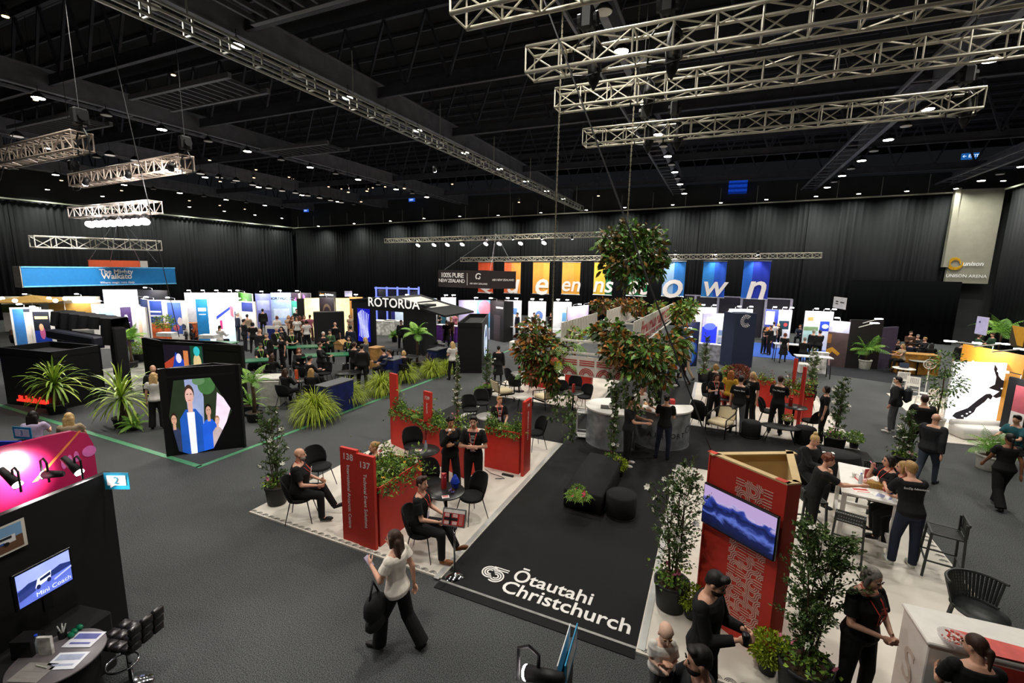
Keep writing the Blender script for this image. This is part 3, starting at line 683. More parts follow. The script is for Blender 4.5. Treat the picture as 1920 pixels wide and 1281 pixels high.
WB, WL, WR = 43.5, -51., 17.6
struct('wall_back', MB().box((-17, WB+.3, 6), (76, .3, 12.4)), mat('3a3c3e', .8, var=.1, scale=1))
struct('wall_left', MB().box((WL-.3, 18, 6), (.3, 64, 12.4)), mat('2c2d2f', .8, var=.1, scale=1))
struct('wall_right', MB().box((WR+.5, 18, 6), (.3, 64, 12.4)), mat('3a3a38', .8, var=.1, scale=1))
struct('wall_front', MB().box((-17, -13, 6), (76, .3, 12.4)), mat('202123', .8))
struct('ceiling', MB().box((-17, 18, 15.1), (76, 64, .2)), mat('101114', .9, var=.4, scale=.6))
# purlins and beams under the roof
STEEL = mat('85868f', .55, metal=.1, var=.2, scale=2); STEELD = mat('4d4e58', .6, var=.2, scale=2)
def beam(label, a, b, w, h, m=None, name='roof_beam'):
    o = part(name, MB().bar(a, b, w, h), m or STEEL); o['kind'] = 'structure'; o['label'] = label; return o
for i, x in enumerate((-47, -35.5, -24.9, -13.4, -3.3, 6.3, 14.6)):
    b = MB(); b.box((x, 18, 11.35), (.22, 62, .05)); b.box((x, 18, 11.75), (.06, 62, .8)); b.box((x, 18, 12.15), (.22, 62, .05))
    for sx in (-.9,): 
        b.box((x+sx, 18, 11.4), (.08, 62, .12))
        for k in range(56): b.box((x+sx/2, -11+k*1.1, 11.4), (.9, .05, .05))
    struct('roof_beam', b, STEEL)['label'] = 'long steel roof beam with lamps hung under it'
for y in (4, 10.2, 16, 21.8, 31.3, 39):
    b = MB(); b.box((-17, y, 11.6), (68, .14, .05)); b.box((-17, y, 11.8), (68, .05, .4)); b.box((-17, y, 14.6), (68, .16, .3))
    for k in range(34):
        x = -50+k*2; b.bar((x, y, 11.9), (x+1, y, 14.5), .09); b.bar((x+2, y, 11.9), (x+1, y, 14.5), .09)
    struct('cross_girder', b, STEELD)['label'] = 'steel lattice girder across the hall under the roof'
b = MB()
for k in range(38): b.box((-17, -11+k*1.45, 14.9), (74, .08, .14))
struct('ceiling_purlins', b, STEELD)['label'] = 'dark purlins under the roof sheets'
# louvred walkway grilles
for i, (x0, x1, y) in enumerate(((-22, -16, 12.2), (-33, -27, 12.4), (-12, -5, 8.6), (-24.6, -19.5, 20))):
    t = thing('ceiling_grille', 'ladder-like steel grille panel in the ceiling, '+('near the middle left beam', 'at the far left', 'top centre above the long cable truss', 'between the left beams further back')[i], 'grille', ((x0+x1)/2, y, 11.2))
    b = MB()
    for s in (-1, 1): b.box(((x0+x1)/2, y+s*.75, 11.2), (x1-x0, .14, .18))
    part('rail', b, mat('77777c', .5, var=.1), t, world=True); b = MB()
    for k in range(int((x1-x0)/.45)): b.box((x0+.2+k*.45, y, 11.2), (.08, 1.4, .12))
    part('slats', b, mat('55565b', .5, var=.1), t, world=True)
# ---- lamps
LAMPON = mat('fff6e4', .3, emit=26, var=0, name='lit_lamp_glass'); LAMPOFF = mat('f0ece4', .4, var=.02); HOUS = mat('2a2b2e', .5, var=.05)
def highbay(label, p, on=True, r=.2, W_=0., group=None, drop=.35, col=(1, .95, .86)):
    t = thing('ceiling_lamp', label, 'lamp', p, 0, group); b = MB(); b.lathe([(r*1.02, .0), (r*1.05, .06), (r*.6, .16), (r*.3, .22), (.02, .24)], n=18); part('housing', b, HOUS, t, True)
    b = MB(); b.lathe([(.01, -.03), (r*.95, -.015), (r, .0), (r, .01)], n=18); part('diffuser', b, LAMPON if on else LAMPOFF, t, True)
    b = MB(); b.cyl((0, 0, .22), (0, 0, drop), .012, n=5); part('hanger', b, HOUS, t)
    if W_:
        l = bpy.data.lights.new('lamp_light', 'AREA'); l.shape = 'DISK'; l.size = r*2; l.energy = W_; l.color = col; l.spread = math.radians(150)
        o = bpy.data.objects.new('lamp_light', l); COL.objects.link(o); o.parent = t; o.location = (0, 0, -.05)
    return t
LW = 215
GL = 'lit round lamps under the roof beams'; GD = 'unlit round lamps under the roof beams'
rowsx = {'middle left beam': (-13.4, range(-2, 18)), 'left beam': (-24.9, range(1, 15)), 'middle right beam': (-3.3, range(-2, 17)), 'right beam': (6.3, range(-2, 17)), 'far right beam': (14.6, range(10, 18)), 'far left beam': (-35.5, range(3, 16)), 'beam at left wall': (-46, range(5, 16))}
for nm, (x, rg) in rowsx.items():
    for k in rg:
        y = 5.35+k*2.17; on = k % 2 == 0
        if y > 40.8: continue
        if x == 6.3 and y < 6: on = False
        highbay(('lit' if on else 'unlit')+' round lamp under the '+nm, (x+.25, y, 10.95), on, .2, LW*(1.0 if on else 0)*(.75 if x < -30 else 1), (GL if on else GD)+', '+nm, .45)
for i, (px, py) in enumerate([(440, 427), (521, 423), (598, 422), (665, 417), (733, 412), (796, 407), (863, 403), (935, 401), (1015, 396), (1100, 391), (1172, 386), (1262, 381), (1352, 377), (1437, 371), (1530, 365), (1610, 360), (1700, 355), (1792, 350)]):
    p = FY(px, py, 42.0); highbay('small lit lamp in the row above the back drapes', (p.x, 41.9, p.z-.15), True, .13, 85, 'lamps above the back drapes', .9, (.93, 1, .85))
for i in range(9):
    highbay('small lit lamp in the row above the left drapes', (-49.4, 12+i*3.6, 10.2), True, .13, 75, 'lamps above the left drapes', .9, (.93, 1, .85))
for i in range(7):
    highbay('small lit lamp in the row above the right drapes', (16.2, 24+i*2.8, 11.0), True, .13, 60, 'lamps above the right drapes', .6, (.93, 1, .85))
WARM = mat('ffcf9a', .3, emit=9, var=0)
wp = [(67, 187), (200, 182), (325, 140), (393, 300), (480, 318), (115, 338), (228, 357), (355, 376), (412, 385), (459, 392), (413, 340), (452, 320), (476, 333), (542, 332), (549, 335), (616, 350), (640, 354), (653, 360), (690, 354), (699, 352), (758, 353), (848, 345), (973, 379), (1122, 367), (677, 378), (700, 342), (688, 358), (722, 350), (10, 30)]
for i, (px, py) in enumerate(wp):
    z = 11.5+(i % 3)*.6; p = F(px, py, z); d = math.hypot(p.x, p.y)
    if d > 50: p = F(px, py, 9.9)
    t = thing('spotlight', 'small warm ceiling spotlight among the left roof steel', 'lamp', p, 0, 'warm spotlights in the left roof'); b = MB(); b.cyl((0, 0, -.02), (0, 0, .3), .09, .06, 10); part('housing', b, HOUS, t, True)
    b = MB(); b.lathe([(.01, -.04), (.08, -.03), (.09, -.01)], n=12); part('lens', b, WARM, t, True); b = MB(); b.cyl((0, 0, .3), (0, 0, 14.98-p.z), .012, n=5); part('hanger', b, HOUS, t)
def offlamp(px, py):
    p = F(px, py, 10.6); t = thing('flood_lamp', 'round white flood lamp facing down along the left girder', 'lamp', p, 0, 'white flood lamps of the left girder')
    b = MB(); b.lathe([(.24, 0), (.26, .04), (.12, .2), (.03, .26)], n=16); part('housing', b, HOUS, t, True); b = MB(); b.lathe([(.01, -.03), (.22, -.02), (.24, .0)], n=16); part('diffuser', b, mat('e8e0d8', .4, emit=.5, var=0), t, True)
    b = MB(); b.cyl((0, 0, .26), (0, 0, 14.98-p.z), .012, n=5); part('hanger', b, HOUS, t)
for q in [(32, 256), (95, 268), (153, 281), (206, 291), (254, 301), (338, 318), (376, 326), (411, 333), (443, 339), (474, 347), (504, 353), (529, 358), (554, 362), (577, 367), (599, 371), (620, 376), (640, 380)]: offlamp(*q)
# long shallow cable truss left of centre
tA = F(170, -6, 9.6); tB = F(1068, 396, 9.6)
b = MB(); t = thing('cable_truss', 'long narrow ladder truss running away under the middle left lamps', 'truss', (tA+tB)/2); m = mat('b8b8ae', .4, metal=.3, var=.1)
tB.x = tA.x
for s in (0, .34): b.bar(tA+V(0, 0, s), tB+V(0, 0, s), .05)
for s in (0, .34): b.bar(tA+V(.3, 0, s), tB+V(.3, 0, s), .05)
part('chords', b, m, t, world=True); b = MB(); n = int((tB-tA).length/.8)
for k in range(n+1):
    p = tA.lerp(tB, k/n); b.bar(p, p+V(0, 0, .34), .035); b.bar(p+V(.3, 0, 0), p+V(.3, 0, .34), .035); b.bar(p, p+V(.3, 0, 0), .035)
part('rungs', b, m, t, world=True); b = MB()
for k in range(2, n, 6): p = tA.lerp(tB, k/n)+V(.15, 0, .3); b.cyl(p, p+V(0, 0, 1.4), .02, n=5)
part('hangers', b, m, t, world=True)
# ---- drapes
def drape(label, a, b_, z0a, z1a, z1b, amp=.1, wl=.42, m=None, group=None, z0b=None):
    a = Vector(a); b_ = Vector(b_); L = (b_-a).length; d = (b_-a)/L; nrm = Vector((-d.y, d.x, 0)); n = int(L/.07); mb = MB(); vs = []; z0b = z0a if z0b is None else z0b
    ph = random.uniform(0, 6)
    for i in range(n+1):
        f = i/n; q = f*L; o = amp*math.sin(q*2*math.pi/wl+ph+1.5*math.sin(q*.9))*(.6+.4*math.sin(q*1.7+ph)); z1 = z1a+(z1b-z1a)*f; z0 = z0a+(z0b-z0a)*f
        for zz, k in ((z0, 1.), ((z0+z1)/2, .9), (z1, .75)): p = a+d*q+nrm*(o*k); vs.append((p.x, p.y, zz))
    fs = []
    for i in range(n):
        for k in range(2): q = i*3+k; fs.append((q, q+3, q+4, q+1))
    mb.add(vs, fs); o = part('drape', mb, m or DRP, None, True); tag(o, label, 'curtain', group)
    o.modifiers.new('s', 'SOLIDIFY').thickness = .012; return o
DRP = mat('0f1115', .75, var=.12, scale=2, spec=.3)
xs = [-49.8, -42, -34, -26, -18, -10, -2, 6, 14.7]
zc = lambda x: 9.15+(x+50)/64.5*1.45
for i in range(8): drape('black pleated floor-length drape along the back wall', (xs[i], 43, 0), (xs[i+1]+.1, 43, 0), .02, zc(xs[i]), zc(xs[i+1]), group='drapes of the back wall')
ys = [8, 17, 26, 35, 43.]
for i in range(4): drape('black pleated drape along the left wall', (-50.2, ys[i], 0), (-50.2, ys[i+1], 0), .02, 9.2, 9.2, group='drapes of the left wall')
ys = [12, 20, 28, 36, 41.6]
for i in range(4): drape('black pleated drape along the right wall', (17.1, ys[i], 0), (17.1, ys[i+1], 0), .02, 10.6, 10.6, group='drapes of the right wall')
drape('lower black drape hung in front beside the grey sponsor wall', (9.3, 42.55, 0), (15.6, 42.2, 0), .02, 4.45, 4.5, amp=.06, m=mat('060708', 1., var=.1, spec=.05), group=None)
b = MB(); b.box((-17.6, 42.7, 0), (.01, .01, .01))
t = thing('curtain_rail', 'pale rail carrying the back wall drapes', 'rail', (-17, 42.8, 9.9)); b = MB()
b.bar((-50, 42.8, zc(-50)+.05), (14.7, 42.8, zc(14.7)+.05), .12, .1); part('rail', b, mat('b5b6a4', .5, var=.05), t, world=True); b = MB()
for k in range(24): x = -49+k*2.7; b.cyl((x, 42.8, zc(x)), (x, 42.8, zc(x)+1.4), .025, n=5)
part('hangers', b, mat('9a9b90', .5), t, world=True)
t = thing('curtain_rail', 'pale rail carrying the left wall drapes', 'rail', (-50, 26, 9.3)); b = MB(); b.bar((-50., 8, 9.25), (-50., 43, 9.25), .12, .1); part('rail', b, mat('b5b6a4', .5, var=.05), t, world=True)
t = thing('curtain_rail', 'pale rail carrying the right wall drapes', 'rail', (17, 26, 10.7)); b = MB(); b.bar((16.9, 12, 10.65), (16.9, 42, 10.65), .12, .1); part('rail', b, mat('b5b6a4', .5, var=.05), t, world=True)
# grey sponsor wall
struct('wall_sponsor', MB().box((15.9, 42.6, 7.6), (2.3, .3, 6.4)).box((14.62, 42.55, 8.2), (.3, .4, 5.4)), mat('8f8b7e', .8, var=.06, scale=3))
t = thing('wall_sign', 'unison arena sign with yellow ring on the grey wall', 'sign', (15.8, 42.4, 5.5)); M0 = PL((15.75, 42.4, 5.55), (1, 0, 0))
b = MB(); b.M = PL((15.1, 42.38, 5.75), (1, 0, 0))
for k in range(5): b.mat(k % 2); b.arc((0, 0), .25+.035*k, .3+.035*k, 20*k, 300+20*k, 0, .03)
b.M = None; part('emblem', b, [mat('d99a1e', .4), mat('e0b42c', .4)], t, world=True)
text('unison', mat('f0f0f0', .4), t, PL((16.05, 42.36, 5.75), (1, 0, 0)), .42, .02, shear=.2, world=True)
text('UNISON ARENA', mat('f0f0f0', .4), t, PL((15.8, 42.36, 4.9), (1, 0, 0)), .3, .012, world=True)
# blue screen and exit sign high up
t = thing('projection_screen', 'small blue lit screen high above the back drapes', 'screen', (1.6, 43, 11.4)); p0 = FY(1368, 330, 43.2); p1 = FY(1400, 362, 43.2)
b = MB()
for k in range(8): z = p0.z+(p1.z-p0.z)*k/8; b.mat(k % 2).box(((p0.x+p1.x)/2, 43.25, z-.1), (p1.x-p0.x, .06, .2))
part('screen', b, [mat('1240b0', .4, emit=.7), mat('0a2c86', .4, emit=.5)], t, world=True)
t = thing('exit_sign', 'small blue exit sign with arrow high at right', 'sign', FY(1819, 293, 42)); p = FY(1819, 293, 42); b = MB(); b.box(p, (.9, .08, .4)); part('box', b, mat('1d5fa8', .4, emit=.8, var=0), t, world=True)
text('← EXIT', mat('dff2ff', .4, emit=1.2, var=0), t, PL(p+V(0, -.06, 0), (1, 0, 0)), .26, .01, world=True)
for q in ((574, 395, 'small blue exit sign far at left under the roof'), (772, 375, 'small blue exit sign at centre under the roof')):
    p = FY(q[0], q[1], 42.5); t = thing('exit_sign', q[2], 'sign', p); b = MB(); b.box((0, 0, 0), (.8, .08, .35)); part('box', b, mat('2458c0', .4, emit=.9, var=0), t); text('EXIT', mat('dff2ff', .4, emit=1.2, var=0), t, PL((0, -.06, 0), (1, 0, 0)), .24, .01)
# ---- big trusses at upper right
def hz(px, py, z): return F(px, py, z)
for nm, y, z, xa, xb in (('nearest', 8.3, 8.5, F(1000, 128, 8.5).x, 9.), ('second', 11.2, 8.85, F(1060, 205, 8.85).x, 8.), ('third', 14.2, 8.75, F(1106, 270, 8.75).x, 5.0)):
    truss(nm+' silver box truss crossing at the upper right', (xa, y, z), (xb, y, z), .42, .62, r=.03, group='silver box trusses at the upper right')
def hoist(label, p, top=11.3, fabric=True):
    t = thing('chain_hoist', label, 'hoist', p, 0, 'black chain hoists on the trusses'); b = MB(); b.box((0, 0, .55), (.22, .3, .38), bev=.04); b.cyl((-.17, 0, .55), (.17, 0, .55), .11, n=10); part('motor', b, BLK, t)
    b = MB(); b.cyl((0, 0, .7), (0, 0, top-p[2]), .008, n=5); part('chain', b, mat('3a3a3c', .5), t)
    b = MB()
    for s in (-1, 1): b.tube([(0, 0, .4), (s*.24, 0, .1), (s*.26, 0, -.3), (0, 0, -.34)], .02, 5)
    part('sling', b, BLK, t)
    if fabric: b = MB(); b.lathe([(.02, -.55), (.1, -.4), (.13, -.1), (.1, .15), (.03, .3)], (.12, .1, 0), 8); part('chain_bag', b, BLK, t, True)
for q in (((-2.4, 8.3, 8.5), 'near the left end of the nearest truss'), ((-1.9, 11.2, 8.85), 'near the left end of the second truss'), ((-2.3, 14.2, 8.75), 'near the left end of the third truss'), ((4.7, 14.2, 8.75), 'at the right end of the third truss'), ((-1.1, 8.3, 8.5), 'between the lamps on the nearest truss'), ((-1.5, 14.2, 8.75), 'right of the left end of the third truss')): hoist('black chain hoist '+q[1], q[0])
# truss corner top centre
truss('short silver truss corner at the top centre edge', F(860, 8, 8.3), F(860, 8, 8.3)+V(2.2, 0, 0), .42, .62, r=.03)
# left trusses
for nm, x, a, b_, z in (('upper left', -16.5, (-5, 300), (155, 265), 7.6), ('middle left', -18, (142, 340), (350, 305), 7.7)):
    pa = F(a[0], a[1], z); pb = F(b_[0], b_[1], z); truss(nm+' silver truss hung from chains', pa, pb, .4, .5, r=.03, group='silver trusses hung at left', col='b8a89a'); hoist('black chain hoist at the end of the '+nm+' truss', tuple(pb), fabric=False); hoist('black chain hoist at the near end of the '+nm+' truss', tuple(pa), fabric=False)
LT = FX(60, 453, -24); LT2 = FX(298, 461, -24); truss('flat white truss above the blue banner', LT, LT2, .42, .6, r=.035, col='d8d4c6')
pa = F(140, 400, 6.6); pb = F(292, 388, 6.6); truss('silver truss with a row of bright floods at left', pa, pb, .38, .5, r=.03, group='silver trusses hung at left', col='d0c4bc')
HOT = mat('ffeff0', .3, emit=30, var=0)
def flood(label, p, aim=(0, 0, -1), W_=0, r=.13, group=None, m=None, cat='lamp', name='stage_light'):
    t = thing(name, label, cat, p, 0, group); a = Vector(aim).normalized(); b = MB(); b.cyl((0, 0, 0), a*-.26, r, r*.7, 12); part('housing', b, BLK, t, True); b = MB(); b.cyl(a*.0, a*.02, r*.93, n=14); part('lens', b, m or HOT, t)
    b = MB(); b.tube([(r+.02, 0, -.08), (r+.02, 0, .16), (0, 0, .2), (-r-.02, 0, .16), (-r-.02, 0, -.08)], .012, 5); part('yoke', b, BLK, t)
    if W_:
        l = bpy.data.lights.new('lamp_light', 'SPOT'); l.energy = W_; l.spot_size = math.radians(85); l.spot_blend = .6; l.shadow_soft_size = .1; l.color = (1, .94, .9)
        o = bpy.data.objects.new('lamp_light', l); COL.objects.link(o); o.parent = t; o.location = a*.04; o.rotation_euler = a.to_track_quat('-Z', 'Y').to_euler()
    return t
for i in range(8):
    p = pa.lerp(pb, .2+i*.095)-V(0, 0, .45); flood('bright flood lamp in the row under the left truss', p, (.55, -.45, -.75), 200, .17, 'bright floods under the left truss')
# back truss with round lamps, banner truss
T1 = FY(723, 452, 33.5); T2 = FY(1245, 436, 33.5); truss('silver truss carrying round lamps over the back stands', T1, T2, .35, .5, r=.03)
for i, px in enumerate((785, 815, 840, 868, 912, 937, 977, 1021)):
    p = FY(px, 458-(px-785)*.02-.5, 33.5); flood('round white lamp under the back truss', p-V(0, .1, .12), (-.12, -.6, -.8), 420, .2, 'round lamps under the back truss')
T3 = FY(865, 487, 36); T4 = FY(1540, 479, 36); truss('silver truss carrying the coloured letter banners', T3, T4, .34, .5, r=.03)
def banner(label, pts, cols, letters, m_l, z_off=0., group='tall coloured letter banners at the back'):
    a, b_ = FY(pts[0], pts[2], 36), FY(pts[1], pts[2], 36); c = FY(pts[1], pts[3], 36); w = b_.x-a.x; zt, zb = a.z-.1, c.z; h = zt-zb
    t = thing('banner', label, 'banner', ((a.x+b_.x)/2, 36, zb), 0, group); mb = MB(); n = 14
    for k in range(n):
        x0, x1 = -w/2+w*k/n, -w/2+w*(k+1)/n; y0, y1 = .02*math.sin(k*1.3), .02*math.sin((k+1)*1.3); mb.mat(0 if k < n*cols[2] else 1); mb.add([(x0, y0, 0), (x1, y1, 0), (x1, y1, h), (x0, y0, h)], [(0, 1, 2, 3)])
    part('cloth', mb, [mat(cols[0], .7, var=.12, scale=1.2), mat(cols[1], .7, var=.12, scale=1.2)], t)
    mb = MB(); mb.cyl((-w/2-.03, 0, 0), (w/2+.03, 0, 0), .04, n=6); part('bottom_rod', mb, SILV, t); mb = MB(); mb.cyl((-w/2-.03, 0, h), (w/2+.03, 0, h), .04, n=6); part('top_rod', mb, SILV, t)
    for s, x, sz in letters: text(s, mat('f4eee8', .6, var=.03), t, PL((x*w, -.06, h*.3), (1, 0, 0)), sz, .012, .01, shear=.18)
bn = [((897, 925, 489, 550), ('e0552c', 'e8783a', 1), [('Q', 0, 2.0)]), ((946, 977, 489, 551), ('e86a3a', 'eda044', .4), [('u', 0, 2.5)]), ((1000, 1031, 489, 552), ('e8a040', 'eeb048', .6), [('e', 0, 2.7)]),
      ((1055, 1089, 489, 553), ('eeae4a', 'e8a536', .6), [('en', .0, 1.7)]), ((1115, 1150, 489, 554), ('e8c040', '0d6b3a', .62), [('ns', .0, 1.8)]), ((1178, 1216, 489, 556), ('0d6b3a', '0f7a44', .6), [('st', 0, 2.1)]),
      ((1245, 1287, 487, 557), ('8fb6de', '2a78c6', .5), [('o', -.08, 2.8)]), ((1320, 1364, 487, 559), ('2a80d0', '1c50c0', .5), [('w', 0, 2.15)]), ((1396, 1447, 486, 562), ('1c62c8', '1730a8', .35), [('n', .02, 2.6)])]
nmz = ['leftmost orange-red banner, mostly behind the dark hanging sign', 'orange banner with a white letter u', 'golden orange banner with a white letter e', 'yellow orange banner with white letters en', 'yellow and green banner with letters ns', 'green banner with letters st behind hanging foliage', 'pale and mid blue banner with a white letter o', 'blue banner with a white letter w', 'deep blue banner with a white letter n']
for (p, c, l), n_ in zip(bn, nmz): banner(n_, p, c, l, None)
for i, (p, c, l) in enumerate(bn): q = FY((p[0]+p[1])/2, 470, 33.4); q.z = 7.05; q = V(FY((p[0]+p[1])/2, 475, 35.5).x, 35.55, 6.05) if i > 5 else q; flood('black spot lamp above the letter banners aimed at a banner', q, V(0, .4, -2.0) if i > 5 else V(0, 2.6, -2.6), 160 if i > 5 else 520, .09, 'spots aimed at the letter banners')
# hanging fascia boxes
def fascia(label, pts, z0, z1, col, th=.05, emit=0., name='hanging_sign'):
    t = thing(name, label, 'sign', (*((Vector(pts[0])+Vector(pts[1]))/2).xy, z0)); m = mat(col, .6, var=.06)
    for i in range(len(pts)-1):
        a, b_ = Vector((*pts[i][:2], (z0+z1)/2)), Vector((*pts[i+1][:2], (z0+z1)/2)); d = (b_-a); b = MB(); b.box((a+b_)/2, (d.length, th, z1-z0), math.atan2(d.y, d.x)); part('panel', b, m, t, world=True)
    return t
a, c_, e = FY(822, 507, 27), FY(919, 507, 27), FY(967, 510, 28.3); a.z = c_.z = 0
t = fascia('dark brown hanging sign for 100% pure new zealand and air new zealand', [(a.x, 27), (c_.x, 27), (e.x, e.y), (a.x+1, 31)], 3.42, 4.58, '2a2120', emit=.05)
wt = mat('f2eee8', .5, var=.02); w_ = c_.x-a.x
text('100% PURE', wt, t, PL((a.x+w_*.29, 26.9, 4.22), (1, 0, 0)), .44, .02, world=True, space=.85); text('NEW ZEALAND', wt, t, PL((a.x+w_*.28, 26.9, 3.85), (1, 0, 0)), .33, .016, world=True, space=.85)
b = MB(); b.box((a.x+w_*.58, 26.93, 4.0), (.03, .01, .8)); part('divider', b, wt, t, world=True)
text('AIR NEW ZEALAND', wt, t, PL((a.x+w_*.8, 26.9, 3.72), (1, 0, 0)), .15, .012, world=True)
b = MB(); b.M = PL((a.x+w_*.8, 26.9, 4.17), (1, 0, 0)); b.arc((0, .02), .16, .24, 40, 230, n=14); b.arc((.02, -.04), .05, .12, 200, 420, n=12); b.M = None; part('emblem', b, wt, t, world=True)
d = Vector((e.x-c_.x, e.y-27, 0)).normalized(); nn = Vector((d.y, -d.x, 0)); cc = Vector(((c_.x+e.x)/2, (27+e.y)/2, 4.0))+nn*.06
text('AIR NEW ZEALAND', wt, t, PL(cc+V(-d.x*.0, -d.y*.0, 0), d), .19, .01, world=True, space=.9)
for q in ((a.x+.5, 27, 4.6), (c_.x, 27, 4.6), (e.x, e.y, 4.6), (a.x+2, e.y+3, 4.6)): cable('thin wire carrying the dark hanging sign', [q, (-14.8, 30, 7.2)], .012, '8a8a8a', metal=.5, group='wires of the dark hanging sign')
flood('added black spot lamp on the long cable truss aimed at the dark hanging sign', V(-13.3, 20, 9.5), V(-1.5, 6.9, -5.4), 700, .09); a = FX(38, 500, -24); b_ = FX(327, 503, -24); c_ = FX(327, 530, -24)  # spot lamp added to brighten the lettering of the dark sign
t = fascia('long blue hanging banner reading The Mighty Waikato', [(a.x, a.y), (b_.x, b_.y)], 3.72, 4.5, '1a78b8', emit=.35); yc = (a.y+b_.y)/2
for z in (3.74, 4.48): b = MB(); b.box((-23.96, yc, z), (.03, b_.y-a.y, .05)); part('trim', b, mat('6fc0ec', .5), t, world=True)
for s, z, sz, bo in (('The Mighty', 4.3, .27, .02), ('Waikato', 4.1, .32, .025), ('Where magic runs deep', 3.84, .13, .006)): text(s, wt, t, PL((-23.93, yc+.3, z), (0, 1, 0)), sz, bo, world=True)
b = MB(); b.box((-24.3, a.y, 4.1), (.6, .04, .8)); part('return_panel', b, mat('d8cdbd', .6), t, world=True)
for k in range(3): q = F(160+80*k, 345-14*k, 7.4); flood('added black spot lamp on the middle left truss aimed at the blue banner', q, V(-24, a.y+(b_.y-a.y)*(k+.5)/3, 4.1)-q, 1300, .09, 'added spots aimed at the blue banner')  # extra spots put in to light up the blue banner
p = FX(165, 492, -28); q = FX(262, 493, -28); r_ = FX(296, 494, -28)
t = fascia('orange hanging fascia seen behind the blue banner', [(-28, p.y), (-28, q.y)], 3.9, 4.78, 'e0603a', emit=.3); fascia('pale grey end fascia behind the blue banner', [(-28, q.y), (-29, r_.y)], 3.9, 4.78, 'c9c2bc', emit=.1)
ap = F(222, 405, 6.3)
for k, (px, py) in enumerate(((165, 491), (207, 490), (262, 491), (294, 492))): cable('wire from the flood truss down to the orange fascia', [ap, FX(px, py, -28)], .012, '8f8f8f', metal=.5, group='wires of the orange fascia')
# long wires and chains
def wire(label, px0, py0, px1, py1, dist, r=.012, col='3a3a3c', grp='long thin rigging wires', z1=None):
    d = Vector(ray(px0, py0)); d /= math.hypot(d.x, d.y); e = Vector(ray(px1, py1)); e /= math.hypot(e.x, e.y); o = V(0, 0, EYE); cable(label, [o+d*dist, o+e*(dist if z1 is None else z1)], r, col, group=grp)
wire('thin dark wire down from the roof to the left display box', 190, 0, 336, 632, 17.5); wire('thin dark wire from the roof down to the red tower', 1020, 0, 1335, 850, 7.0, z1=6.6)
wire('thin dark wire hanging at the centre left', 872, 0, 893, 260, 24); wire('thin dark wire hanging straight at the centre', 953, 0, 957, 420, 26); wire('wire rising from the left fascia', 25, 250, 0, 340, 20)
b = MB()
def chain(label, px0, py0, px1, py1, dist):
    d = Vector(ray(px0, py0)); d /= math.hypot(d.x, d.y); e = Vector(ray(px1, py1)); e /= math.hypot(e.x, e.y); o = V(0, 0, EYE); a = o+d*dist; c = o+e*dist; n = int((a-c).length/.06); mb = MB()
    for k in range(n): p = a.lerp(c, k/n); q = a.lerp(c, (k+1.25)/n); x = V(.012, 0, 0) if k % 2 else V(0, .012, 0); mb.bar(p+x, q+x, .012); mb.bar(p-x, q-x, .012)
    o = part('hoist_chain', mb, mat('8c8672', .4, metal=.5, var=.2)); tag(o, label, 'chain', 'long steel hoist chains')
chain('left long steel chain hanging to the planted frame', 1056, -4, 1034, 640, 11.5); chain('right long steel chain hanging to the foliage basket', 1200, -4, 1168, 565, 12.5)
# ---------------------------------------------------------------- Christchurch stand floor
PLAT = mat('d9d2c6', .45, var=.06, scale=2.2, spec=.35); MATB = mat('070708', .85, var=.25, scale=40, bump=.3)
def slab(name, x0, x1, y0, y1, h, m): b = MB(); b.box(((x0+x1)/2, (y0+y1)/2, h/2), (x1-x0, y1-y0, h)); o = struct(name, b, m); return o
for nm, q in (('platform_front_left', (-7.98, -3.56, 5.45, 11.62)), ('platform_back_left', (-7.98, -3.56, 14.95, 21.1)), ('platform_front_right', (-.56, 4.03, 5.35, 11.6)), ('platform_back_right', (-.56, 4.0, 14.95, 21.1))):
    slab(nm, *q, .03, PLAT)['label'] = 'pale vinyl platform of the stand, '+nm.replace('_', ' ')
b = MB(); b.box((-2.06, 13.2, .006), (3.0, 15.9, .012)); b.box((-2, 13.28, .006), (12.3, 3.3, .0118)); struct('floor_mat_black', b, MATB)
# edge trims and patterned border
b = MB()
for x in (-3.62, -.5, ): b.box((x, 8.5, .034), (.09, 6.2, .012)); b.box((x, 18., .034), (.09, 6.2, .012))
for x0, x1 in ((-7.98, -3.56), (-.56, 4.0)): b.box(((x0+x1)/2, 14.97, .034), (x1-x0, .07, .012))
struct('trim_1', b, mat('c9c9c6', .3, metal=.4, var=.05)); b = MB(); b.box((-2.05, 5.42, .012), (3.0, .04, .016)); struct('trim_2', b, mat('8f8f8c', .4, metal=.3))
PB = mat('e8e4da', .5, var=.04); PK = mat('2a2a2c', .6, var=.05)
def border(x0, x1, y, dy=.16, axis='x'):
    b = MB(); n = int(abs(x1-x0)/dy)
    for k in range(n):
        c = x0+(k+.5)*dy*(1 if x1 > x0 else -1); cx, cy = (c, y) if axis == 'x' else (y, c)
        for r in (.03, .05, .07): b.arc((cx, cy-.06), r-.003, r+.003, 10, 170, .0335, .036, 7)
    return b
o = part('floor_border', border(-7.98, -3.6, 5.53), PK); o['kind'] = 'structure'; o = part('floor_border', border(-.5, 4.0, 5.43), PK); o['kind'] = 'structure'
o = part('floor_border', border(5.5, 11.5, 3.94, axis='y'), PK); o['kind'] = 'structure'; o = part('floor_border', border(15, 21, 3.92, axis='y'), PK); o['kind'] = 'structure'
